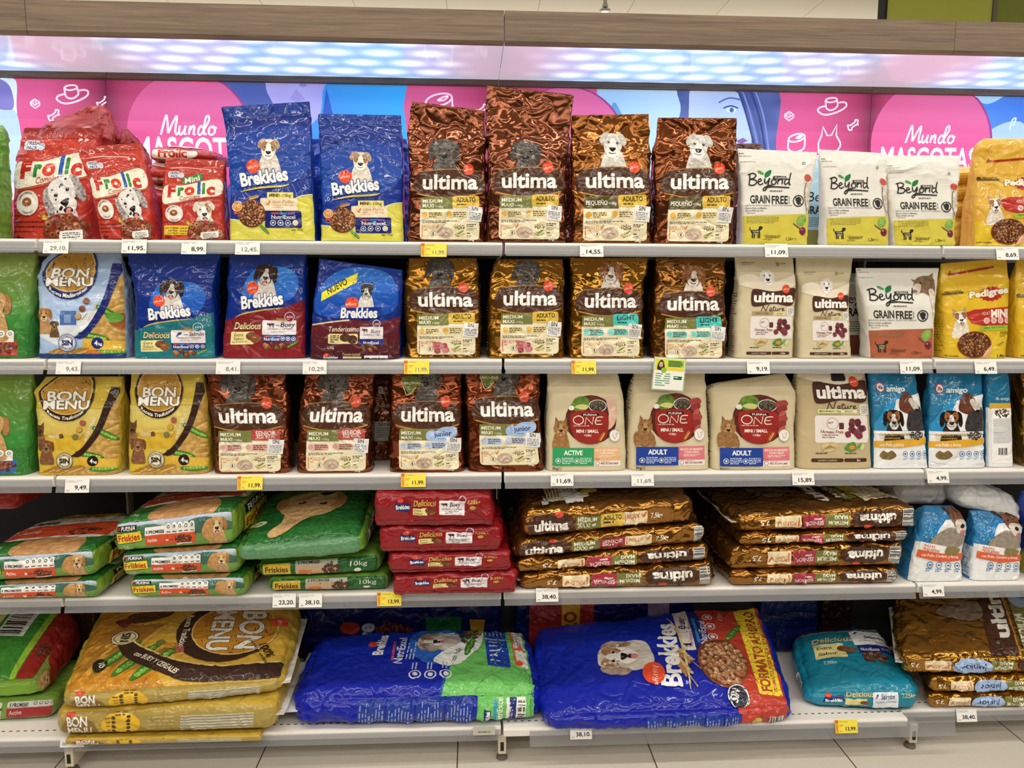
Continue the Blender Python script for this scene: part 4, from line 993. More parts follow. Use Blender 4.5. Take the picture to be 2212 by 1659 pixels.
SPAN = dict(fur='4a2c20', fur2='2a1812', ears='down', earc='3a2018', muz='f0ebe4', bodyc=('f2eee8', 'c8beb2'))
COLL = dict(fur='26262a', fur2='111114', ears='up', earc='1b1b1e', muz='f4f2ee', bodyc=('f4f2ee', 'cfcac4'))
BEAG = dict(fur='a8713f', fur2='7a4a26', ears='down', earc='8f5a30', muz='f3efe8', bodyc=('f3efe8', 'd8cfc2'))
BICH = dict(fur='f3f0ea', fur2='cfc9be', ears='none', fluffy=True, muz='faf8f4')
YORK = dict(fur='b98a52', fur2='7a5630', ears='up', earc='8a6238', fluffy=True, muz='c49a62')
GOLD = dict(fur='d9b27c', fur2='b08450', ears='down', earc='a06a38', muz='ecd3a8')
PUPB = dict(fur='2a2422', fur2='151110', ears='down', earc='1f1a18', muz='f2eee8', patch=None)

def affinity(D, x, y, r, rot=0.25, c='e8502e'):
    D.part('brand_lettering'); D.ell(x, y, r, r, c); D.ell(x+0.1*r, y-0.72*r, 0.1*r, 0.1*r, '7a2414', n=8)
    D.text('affinity', x, y+0.2*r, 0.42*r, 'f8d8cc', w=1.5*r, align='c', rot=rot, bold=0.01)
def wheat(D, x, y, L, ang, c='d9b64a', c2='b98a2a', n=7):
    dx, dy = math.cos(ang), -math.sin(ang)
    D.path([(x, y), (x+dx*L, y+dy*L)], L*0.03, c2, smooth=False)
    for i in range(n):
        k = 0.35+0.6*i/n
        for g in (-1, 1): D.ell(x+dx*L*k-dy*g*L*0.055, y+dy*L*k+dx*g*L*0.055, L*0.085, L*0.035, c if g > 0 else c2, rot=ang+g*0.45, n=9, dl=0.08)
def peas(D, x, y, L, ang, n=6):
    dx, dy = math.cos(ang), -math.sin(ang)
    D.ell(x+dx*L/2, y+dy*L/2, L*0.55, L*0.12, '3f7a2c', rot=ang)
    for i in range(n): k = 0.12+0.76*i/(n-1); D.ell(x+dx*L*k, y+dy*L*k, L*0.062, L*0.062, ('8cc050', '76ae40')[i % 2], n=10, dl=0.1); D.ell(x+dx*L*k-L*0.015, y+dy*L*k-L*0.02, L*0.02, L*0.02, 'cfe8a0', n=7, dl=0.1)
def hen(D, x, y, s, c): D.blob([(x-s*0.5, y-s*0.3), (x-s*0.1, y+0.05*s), (x+s*0.25, y-0.5*s), (x+s*0.5, y-s*0.45), (x+s*0.35, y+s*0.1), (x+s*0.05, y+s*0.5), (x-0.3*s, y+s*0.3)], c)
def cow(D, x, y, s, c):
    D.rect(x-0.4*s, y-0.25*s, x+0.45*s, y+0.1*s, c); D.poly([(x-0.35*s, y-0.2*s), (x-0.7*s, y-0.3*s), (x-0.65*s, y-0.02*s), (x-0.35*s, y+0.05*s)], c)
    for q in (-0.35, -0.18, 0.2, 0.36): D.rect(x+q*s, y, x+(q+0.09)*s, y+0.42*s, c)
def fish(D, x, y, s, c): D.blob([(x-0.5*s, y+0.2*s), (x-0.2*s, y-0.25*s), (x+0.35*s, y-0.3*s), (x+0.15*s, y), (x-0.15*s, y+0.2*s)], c); D.poly([(x-0.45*s, y+0.1*s), (x-0.65*s, y+0.45*s), (x-0.3*s, y+0.35*s)], c)
def dogicon(D, x, y, s, c):
    D.blob([(x-0.5*s, y-0.15*s), (x+0.1*s, y-0.2*s), (x+0.25*s, y-0.5*s), (x+0.55*s, y-0.45*s), (x+0.5*s, y-0.25*s), (x+0.3*s, y-0.1*s), (x+0.28*s, y+0.2*s), (x-0.4*s, y+0.15*s)], c)
    for q in (-0.45, -0.28, 0.08, 0.22): D.rect(x+q*s, y, x+(q+0.11)*s, y+0.55*s, c)
    D.path([(x-0.45*s, y-0.1*s), (x-0.62*s, y-0.25*s), (x-0.6*s, y-0.42*s)], 0.07*s, c)
KIB = ['7a4a2c', '94603a', '6a3a24', 'a8754a', '5c3422']

# --- shiny bronze bag with the rounded white name
def d_ultima(size=('MEDIUM', 'MAXI', '+10kg'), age=('ADULTO', 'e3c04e', '4a3a14'), meat=('POLLO', 'e08a4a'), icon='e8b24a', pet=SCHN, petpos=(1740, 955, 120), tilt=0.1, defen=False, band='4e2f1e', green='7d8148', tagpos=(1872, 1103), junior=False, toyz=False):
    def f(A):
        D = Px(A, 1478, 1566, 505)
        dog(D, petpos[0], petpos[1], petpos[2], tilt=tilt, **pet)
        if defen:
            D.part('front_print'); D.blob([(1560, 960), (1600, 935), (1680, 950), (1700, 1000), (1650, 1010), (1640, 1060), (1590, 1030)], '6f7a34'); D.text('DEFENSAS', 1560, 990, 16, 'f4ecd4', w=130, bold=0.02); D.path([(1570, 1000), (1600, 1060), (1660, 1010)], 4, 'f0ead0')
        D.part('brand_lettering')
        D.blob([(1515, 1250), (1540, 1120), (1740, 1105), (1935, 1118), (1968, 1250), (1740, 1282)], band, n=8)
        D.path([(1522, 1256), (1640, 1280), (1740, 1284), (1850, 1278), (1962, 1252)], 9, 'b98a3c'); D.path([(1545, 1116), (1740, 1101), (1935, 1114)], 6, 'a87a3c')
        D.text('ultima', 1562, 1228, 96, 'fbf9f4', w=372, bold=0.038)
        affinity(D, tagpos[0], tagpos[1], 36)
        D.part('recipe_label')
        D.rect(1548, 1338, 1946, 1552, 'efe6c4', r=24); D.rect(1550, 1345, 1944, 1400, 'f3ebd0')
        D.poly([(1552, 1282), (1768, 1282), (1768, 1356), (1550, 1356)], green)
        if len(size) == 3:
            D.text(size[0], 1564, 1317, 23, 'f6f2e2', w=132, bold=0.02); D.text(size[1], 1564, 1348, 23, 'f6f2e2', w=76, bold=0.02); D.text(size[2], 1652, 1348, 14, 'f6f2e2', w=50)
        else:
            D.text(size[0], 1564, 1334, 27, 'f6f2e2', w=134, bold=0.03); D.text(size[1], 1704, 1332, 17, 'f6f2e2', w=50, bold=0.02); D.text('MINI', 1564, 1350, 8, 'f6f2e2')
        if junior:
            D.blob([(1740, 1350), (1735, 1310), (1775, 1285), (1800, 1292), (1850, 1268), (1930, 1268), (1945, 1300), (1930, 1330), (1880, 1345), (1850, 1362), (1800, 1360)], 'a9c4ee'); D.text(age[0], 1790, 1330, 34, '2f3f6a', w=118, bold=0.02, rot=0.07); D.words(1810, 1345, 90, 1, '5c74b4', 4, 7)
        else:
            D.rect(1764, 1272, 1944, 1346, age[1], r=16); D.text(age[0], 1792, 1313, 30, age[2], w=128, bold=0.03, rot=0.03)
            if len(age) > 3: D.text(age[3], 1796, 1333, 24, age[2], w=120, bold=0.02, rot=0.03)
            else: D.words(1795, 1333, 122, 1, age[2], 8, 9)
        for ix, iy in ((1580, 1394), (1744, 1390)):
            D.rect(ix-8, iy-20, ix+120, iy+22, 'efdfa6' if icon == 'e8b24a' else icon, r=18); D.ell(ix, iy, 22, 22, icon); D.ring(ix, iy, 22, 3, 'f7efd8'); D.words(ix+28, iy-8, 84, 3, '5a4a30', 6, 12, seed=int(ix))
        D.words(1562, 1436, 240, 2, '6a5a44', 5, 9, seed=9)
        D.part('sticker'); D.rect(1866, 1340, 1962, 1434, 'efefee', rot=-0.1); D.text('SIN', 1914, 1368, 26, '3a3a3a', w=40, align='c', bold=0.02, rot=-0.1); D.words(1876, 1380, 76, 5, '6a6a6c', 4, 10, rot=-0.1)
        D.part('recipe_label'); D.rect(1560, 1460, 1567, 1536, meat[1]); D.text(meat[0], 1574, 1482, 22, meat[1], w=72); D.words(1574, 1494, 40, 1, meat[1], 6, 8)
        if meat[0] == 'POLLO': hen(D, 1664, 1468, 26, meat[1])
        else: cow(D, 1664, 1470, 26, meat[1])
        if meat[0] == 'POLLO':
            D.blob([(1660, 1510), (1690, 1478), (1735, 1474), (1764, 1495), (1768, 1520), (1740, 1538), (1690, 1540)], mix('d9c2ac', 'b49a86', 26)); D.blob([(1700, 1500), (1730, 1486), (1755, 1500), (1735, 1525)], mix('e8d6c4', 'c8b09a', 30)); D.path([(1700, 1530), (1720, 1505), (1745, 1520)], 4, '8f7462')
        else:
            r = random.Random(4)
            for _ in range(9): a, b = 1705+r.uniform(-38, 48), 1508+r.uniform(-28, 24); D.blob([(a-18, b-12), (a+14, b-16), (a+20, b+8), (a-10, b+16)], ('c4606c', 'a84654', 'd98890')[_ % 3]); D.path([(a-10, b-6), (a+10, b)], 3, 'e6b4b4')
        D.ell(1636, 1512, 17, 17, 'f6efdc'); D.ring(1636, 1512, 17, 3, 'c9a06a'); D.text('1', 1636, 1522, 20, '5a4030', align='c', w=8)
        D.bits(1812, 1470, 36, 16, 26, ['8a6a3a', '6a4c28', 'a88a54'], 9, seed=2); D.bits(1815, 1516, 34, 14, 20, ['cfa850', 'b4883a', 'd9c070'], 9, seed=3); D.ell(1822, 1504, 24, 5, '6f9a3c', rot=0.5)
        D.words(1862, 1458, 62, 2, '4a3a2c', 6, 11, seed=3); D.words(1862, 1482, 66, 2, '9a8a74', 4, 9, seed=4); D.words(1862, 1514, 40, 1, '4a3a2c', 6, 10); D.words(1862, 1528, 34, 2, '9a8a74', 4, 8)
        D.part('front_print'); D.text('3kg', 1872, 1558, 15, 'f0ead8', w=40, bold=0.02)
    return f

# --- blue and yellow bag
def d_brekkies_blue(A):
    D = Px(A, 1478, 1545, 580)
    D.part('front_print')
    D.poly([(1440, 1560), (1440, 1400), (1560, 1415), (1720, 1425), (1860, 1330), (1960, 1260), (2080, 1235), (2080, 1560)], mix('d9d24e', 'e2dc62', 4)); D.path([(1440, 1396), (1560, 1412), (1720, 1422), (1860, 1327), (1960, 1257), (2080, 1232)], 8, 'e9e6a8')
    D.blob([(1500, 1240), (1560, 1190), (1700, 1180), (1900, 1170), (2040, 1060), (2040, 800), (1500, 850)], grad('1e4fae', '1a3f9c', 0.5, 1.2))
    dog(D, 1770, 935, 125, tilt=0.08, **JACK); 
    for q in (1735, 1806): D.ell(q, 1062, 24, 20, mix('f4f0e8', 'd2c6b6', 40))
    affinity(D, 1660, 1050, 48, 0.2)
    D.text('Brekkies', 1572, 1186, 92, 'f6f6f4', w=330, bold=0.05, rot=0.13, out=('12328c', 9))
    D.path([(1565, 1222), (1700, 1196), (1850, 1186), (1905, 1172)], 13, 'd9c24a', taper=True)
    D.part('recipe_label'); D.rect(1748, 1226, 1926, 1268, 'f2e478'); D.text('MINI', 1762, 1256, 22, '3a2c14', w=60, bold=0.05); D.text('1-10kg', 1828, 1256, 22, '3a2c14', w=84, bold=0.01)
    D.rect(1700, 1264, 1952, 1348, 'f0dfc0', r=8); hen(D, 1752, 1298, 32, 'd08a3a'); D.text('con Pollo', 1782, 1300, 24, 'cf8a3c', w=140, shear=0.25); D.text('Verduras y Cereales', 1776, 1318, 14, 'c98a44', w=150, shear=0.2); D.words(1780, 1328, 140, 1, 'd0a060', 4, 7)
    D.rect(1728, 1348, 1974, 1462, '17246e', r=10)
    for k, c in enumerate(('c0504a', '3a8ad0', '8a5ab0')): D.rect(1772+54*k, 1360, 1822+54*k, 1372, c)
    D.text('NutriExcel', 1772, 1402, 26, 'eef0fa', w=160, bold=0.02)
    for k in range(4): D.ring(1782+50*k, 1428, 19, 4, 'e6e8f6'); D.ell(1782+50*k, 1428, 8, 6, 'e6e8f6')
    D.ell(1932, 1428, 15, 15, 'e9d6a0')
    D.part('front_print'); wheat(D, 1590, 1275, 110, 0.25, 'd0a878', 'a87a4c'); D.ell(1640, 1368, 93, 93, '8a4c2c'); D.ell(1640, 1366, 86, 88, '5c3420'); D.bits(1640, 1366, 80, 82, 130, KIB+['c08a5a'], 19, seed=11)
    D.ell(1542, 1320, 34, 34, 'e0913c'); D.ring(1542, 1320, 34, 4, 'f4d9b0'); D.text('90', 1542, 1333, 28, 'f8e8d0', align='c', w=40); D.rect(1522, 1356, 1570, 1372, 'c8503c', r=4)
    peas(D, 1690, 1440, 85, -0.75); D.text('3kg', 1945, 1478, 19, '6a6a2a', w=36); D.ell(1918, 1475, 16, 6, '8a8a34')

# --- blue bag with a coloured lower half ("Delicious")
def d_delicious(low, low2, meat, animal, kg=None, big=1.0):
    def f(A):
        D = Px(A, 1440, 722, 555); D.part('front_print')
        D.poly([(1400, 750), (1400, 470), (1480, 470), (1560, 430), (1700, 400), (1850, 385), (2040, 320), (2040, 750)], grad(low, low2, 0.0, 0.65)); D.path([(1520, 450), (1580, 425), (1720, 400), (1850, 388)], 10, 'cdb25c', taper=True)
        D.blob([(1560, 300), (1640, 130), (1850, 120), (1950, 200), (1900, 330), (1700, 350)], grad('1f5cc4', '2f8ae8', 0.7, 1.1))
        dog(D, 1720, 165, 125, tilt=0.1, tongue=True, **SPAN)
        affinity(D, 1630, 255, 42, 0.25)
        D.text('Brekkies', 1562, 395, 86, 'f7f7f5', w=290, bold=0.05, rot=0.12, out=('15308a', 8))
        D.text('Delicious', 1520, 528, 46, 'e8d8a0', w=178, bold=0.02, shear=0.18, out=('5a3a1c', 3))
        D.part('recipe_label'); D.rect(1500, 546, 1655, 630, 'efe6a0', r=5, rot=0.02); D.text('Extra', 1520, 576, 22, '6a4a24', w=62, shear=0.25); D.text('Sabor', 1516, 602, 22, '6a4a24', w=74, shear=0.25); D.words(1510, 612, 110, 2, '8a7a4a', 3, 7)
        D.ell(1640, 575, 38, 28, mix('8a5638', '6a3c26', 30)); D.ell(1668, 592, 36, 30, mix('9a6444', '7a4a30', 30)); D.ell(1660, 582, 14, 6, 'c08a64')
        D.rect(1710, 470, 1938, 566, 'eee8ec', r=8)
        (cow if animal == 'cow' else fish)(D, 1770, 500, 42, '5a2030' if animal == 'cow' else '1c3a7a'); D.text('con', 1800, 508, 14, '3a2a44'); D.text(meat, 1832, 512, 30, '34264a', w=96, bold=0.02, shear=0.2); D.text('Verduras y Cereales', 1746, 532, 15, '54445e', w=164, shear=0.2); D.words(1770, 545, 120, 2, '9a8aa0', 3, 8)
        D.rect(1714, 566, 1938, 616, '1d2b78', r=6); D.text('NutriExcel', 1724, 604, 22, 'eef0fa', w=102, bold=0.02)
        for k in range(3): D.rect(1726+38*k, 572, 1760+38*k, 580, ('c0504a', '3a8ad0', '8a5ab0')[k]); D.ring(1848+36*k, 592, 14, 3, 'e6e8f6'); D.ell(1848+36*k, 592, 6, 5, 'e6e8f6')
        D.part('front_print'); D.bits(1790, 640, 75, 16, 9, KIB, 40, seed=5); peas(D, 1880, 650, 75, 0.5)
        wheat(D, 1770, 460, 110, -0.1, 'd0a878', 'a87a4c'); D.ring(1892, 448, 34, 4, 'd8d4ea'); D.ell(1892, 448, 29, 29, low); D.text('sin', 1892, 456, 22, 'e8e4f4', align='c', w=40, shear=0.2); D.words(1874, 466, 34, 1, 'd8d4ea', 3, 6)
        if kg: D.text(kg, 1508, 690, 18, 'e6ecec', w=52, bold=0.02)
    return f
def d_tender(A):
    D = Px(A, 1998, 755, 600); D.part('front_print')      # continues into the next crop: x + 2209 there
    D.poly([(1960, 780), (1960, 520), (2120, 500), (2260, 480), (2460, 500), (2640, 450), (2640, 780)], grad('4a1a22', '6a2430', 0.0, 0.5)); D.path([(2010, 518), (2140, 498), (2260, 486)], 10, 'd9c8a0')
    D.blob([(2030, 440), (2060, 250), (2250, 150), (2520, 180), (2560, 420), (2300, 470)], grad('1a50b8', '2f84e0', 0.6, 1.2))
    D.poly([(2058, 365), (2058, 310), (2290, 180), (2285, 245)], 'f2e22c'); D.text('NUEVO', 2104, 322, 40, '3a3014', w=140, bold=0.03, rot=0.5)
    dog(D, 2362, 300, 90, **COLL)
    affinity(D, 2268, 382, 46, 0.05)
    D.poly([(2190, 470), (2195, 410), (2470, 400), (2470, 462), (2340, 485)], '14389a'); D.text('Brekkies', 2200, 470, 66, 'f7f7f5', w=245, bold=0.05, rot=0.0)
    D.text('Tenderissimo', 2120, 560, 34, 'e8dcc0', w=205, shear=0.2, bold=0.01)
    D.part('recipe_label'); D.rect(2122, 575, 2318, 640, 'e9dca0', r=10); D.words(2136, 592, 60, 4, '5a4424', 7, 13); D.ell(2236, 600, 36, 26, mix('6a4430', '4a2c1e', 30)); D.ell(2284, 612, 32, 28, mix('5a3826', '40261a', 30))
    D.rect(2332, 530, 2486, 608, 'ece6ea', r=4); cow(D, 2368, 552, 32, '5a2030'); D.text('Buey', 2405, 570, 26, '34264a', w=62, shear=0.2); D.text('Verduras y Trigo', 2350, 586, 13, '54445e', w=118, shear=0.2); D.rect(2332, 608, 2486, 650, '1d2b78'); D.text('NutriExcel', 2356, 642, 20, 'eef0fa', w=102, bold=0.02)
    D.part('front_print'); D.bits(2390, 662, 50, 16, 8, KIB, 30, seed=5); D.ring(2442, 510, 26, 4, 'd8d4ea'); D.text('sin', 2442, 518, 16, 'e8e4f4', align='c', w=30)
    D.text('2,5kg', 2118, 672, 16, 'e8dcd0', w=44); D.text('Brekkies', 2095, 742, 26, 'f0f0f2', w=96, bold=0.04); D.ell(2114, 713, 15, 12, 'e8502e'); D.text('Tenderissimo', 2216, 716, 18, 'd8c8a0', w=120, shear=0.2)
    D.rect(2222, 722, 2345, 748, 'd8c896', r=3); D.rect(2364, 716, 2520, 756, 'ece6ea', r=3); cow(D, 2386, 736, 24, '2a1a24'); D.text('con Buey', 2410, 742, 18, '34264a', w=90, shear=0.2)

# --- white paper bag with the brush name
def d_beyond(low, low2, animal):
    def f(A):
        D = Px(A, 905, 1572, 428); D.part('front_print')
        D.poly([(880, 1590), (880, 1396), (1000, 1388), (1350, 1380), (1350, 1590)], mix(low, low2, 6))
        for k in range(3): D.poly([(904+10*k, 998), (912+10*k, 1002), (904+10*k, 1006)], '3a3a3a')
        D.words(903, 1018, 130, 1, '8a8a84', 3, 6); D.words(903, 1052, 170, 1, '8a8a84', 3, 6)
        D.part('brand_lettering'); D.ell(1022, 1118, 22, 9, '4a9a4c', rot=-0.5); D.blob([(1048, 1150), (1052, 1118), (1086, 1102), (1080, 1135)], '1f7a40'); D.path([(1046, 1180), (1048, 1150)], 5, '3a8a44')
        D.pen('Beyond', 938, 1200, 72, '24221f', w=275, wd=0.11, shear=0.05); D.rect(1098, 1142, 1180, 1160, '2a2a2c'); D.text('PURINA', 1110, 1157, 12, 'e8e4dc', w=64, bold=0.02)
        D.words(1078, 1238, 150, 1, '4a4a48', 6, 8)
        D.text('GRAIN', 948, 1312, 52, '2a2724', w=130, bold=0.03); D.text('FREE', 1090, 1316, 52, '2a2724', w=108, bold=0.03); D.text('RECIPE', 1212, 1312, 9, '2a2724', rot=1.57, w=42)
        D.ring(1270, 1298, 38, 7, '2f2c2a'); D.blob([(1250, 1290), (1270, 1272), (1290, 1290), (1272, 1325)], '2f2c2a'); D.path([(1246, 1276), (1294, 1322)], 6, '2f2c2a', smooth=False)
        D.text('RECETTA SENZA CEREALI - RECETA SIN CEREALES', 918, 1330, 8, '3a3834', w=310); D.text('Ricco in Pollo con Manzana', 918, 1348, 10, '3a3834', w=138, bold=0.02); D.text('Rico en Pollo con Yuca', 918, 1364, 10, '3a3834', w=116, bold=0.02); D.words(925, 1376, 100, 1, '6a6a64', 3, 6)
        D.words(925, 1402, 215, 5, '6e6a4a', 3, 9, seed=5)
        D.part('front_print')
        if animal == 'hen':
            D.blob([(1306, 1180), (1316, 1210), (1310, 1260), (1318, 1330), (1345, 1380), (1352, 1170), (1330, 1150)], mix('e8e4da', 'b8a890', 24)); D.blob([(1298, 1150), (1306, 1130), (1330, 1136), (1345, 1160), (1330, 1175), (1312, 1172)], 'c8584c')
            D.path([(1318, 1180), (1310, 1230), (1316, 1300), (1335, 1360)], 5, '6a5a4a')
        else:
            D.blob([(1215, 1120), (1235, 1060), (1290, 1040), (1345, 1070), (1350, 1250), (1320, 1180), (1280, 1150), (1240, 1150)], mix('9a7a5e', '6e5440', 20)); D.blob([(1210, 1130), (1228, 1090), (1260, 1100), (1250, 1150), (1222, 1155)], mix('e6ded2', 'c8b8a6', 20)); D.ell(1222, 1140, 14, 10, '8a6e64'); D.ell(1258, 1086, 6, 6, '201814', n=10); D.poly([(1295, 1050), (1335, 1020), (1330, 1075)], '8a6a50'); D.poly([(1228, 1068), (1205, 1060), (1225, 1085)], '8a6a50'); D.blob([(1310, 1130), (1350, 1150), (1350, 1300), (1330, 1240)], mix('eee8de', 'c4b6a4', 18))
        D.blob([(1262, 1420), (1280, 1395), (1320, 1390), (1330, 1430), (1300, 1460), (1270, 1455)], mix('9ac060', '6f9a40', 20)); D.path([(1240, 1440), (1270, 1462), (1300, 1478)], 8, '7a3a4a'); D.ell(1308, 1488, 24, 26, mix('8a2a4a', '5c1c34', 18)); D.ell(1300, 1478, 7, 6, 'c47a90')
        dogicon(D, 988, 1495, 72, '2a2620'); D.text('CANE', 962, 1496, 9, 'd8d0a0', w=40, bold=0.03); D.text('PERRO', 966, 1510, 9, 'd8d0a0', w=36, bold=0.03)
        D.text('ALIMENTO completo per CANE', 1036, 1520, 8, '4a4428', w=118); D.text('INGREDIENTI', 1048, 1534, 14, '3a3620', w=100, bold=0.02); D.text('NATURALI', 1034, 1547, 10, '3a3620', w=60); D.text('1,2kg', 1192, 1546, 20, '2f2c1e', w=52, shear=0.15, bold=0.03); D.ring(1258, 1539, 8, 2, '3a3620')
        D.ring(1285, 1058, 10, 4, '3f7a5a')
    return f

# --- yellow bag with red rosette
def d_pedigree(A):
    D = Px(A, 1690, 724, 400); D.part('front_print')
    D.poly([(1650, 750), (1650, 560), (1800, 600), (2150, 560), (2150, 750)], mix('e6c83a', 'dcb82a', 5))
    D.path([(1748, 190), (1760, 188), (2025, 166)], 14, 'a8301c', smooth=False); D.path([(1752, 186), (1762, 168)], 6, '7a2414', smooth=False)
    D.ell(1706, 296, 10, 10, '4a3a1c'); D.text('ZERO WASTAGE', 1722, 302, 14, '5a441c', w=92, bold=0.02); D.rect(1698, 300, 1822, 312, '6a5220')
    D.part('brand_lettering'); n = 15; D.poly([(1985+(78 if i % 2 else 62)*math.cos(math.pi*i/n), 330+(46 if i % 2 else 38)*math.sin(math.pi*i/n)) for i in range(2*n)], 'b3262c'); D.text('Pedigree', 1856, 346, 40, 'fdf6ea', w=235, bold=0.05, rot=0.06, out=('c0982a', 4))
    D.part('front_print'); D.poly([(1820, 440), (1880, 420), (2110, 412), (2112, 510), (1990, 535), (1860, 505)], 'b8342c'); D.text('MINI', 1980, 470, 46, 'fdf4e4', w=108, bold=0.06); D.text('ADULT', 1925, 455, 20, 'f4dcc8', w=50)
    for k in range(4): D.ell(1952+44*k, 490, 18, 18, 'e0a49c'); D.ring(1952+44*k, 490, 18, 4, 'f4e2da')
    D.rect(1912, 520, 2092, 550, '9ac23c', r=14, rot=0.04); D.text('100% NATURAL', 1938, 540, 11, '3a5a1c', w=130, rot=0.04)
    dog(D, 1798, 470, 82, fur='f0ebe0', fur2='c8bca8', ears='up', earc='8a5a34', muz='f6f2ea', patch=('b07a48', '8a5a30'), tongue=True, bodyc=('f4f0e6', 'd2c6b4'), tilt=-0.12)
    D.part('front_print'); D.ell(1880, 640, 108, 84, '8a4420'); D.ell(1880, 636, 98, 76, '4a2816'); D.bits(1880, 636, 92, 70, 150, ['8a5a34', '74482a', 'a4724a', '5e3820'], 17, seed=21); D.blob([(1950, 680), (1985, 640), (1990, 610), (1976, 700), (1930, 722)], 'e2ae84')
    D.ell(2040, 640, 14, 7, 'd97a2c'); D.ell(2058, 628, 18, 5, '6f9a3c', rot=0.4); D.words(2040, 562, 60, 4, '6a5a1c', 4, 9); D.text('100% Complete', 1700, 714, 9, '4a3a10', w=80, bold=0.03); D.text('1,4kg', 2030, 718, 20, '3a2c10', w=60, bold=0.03)

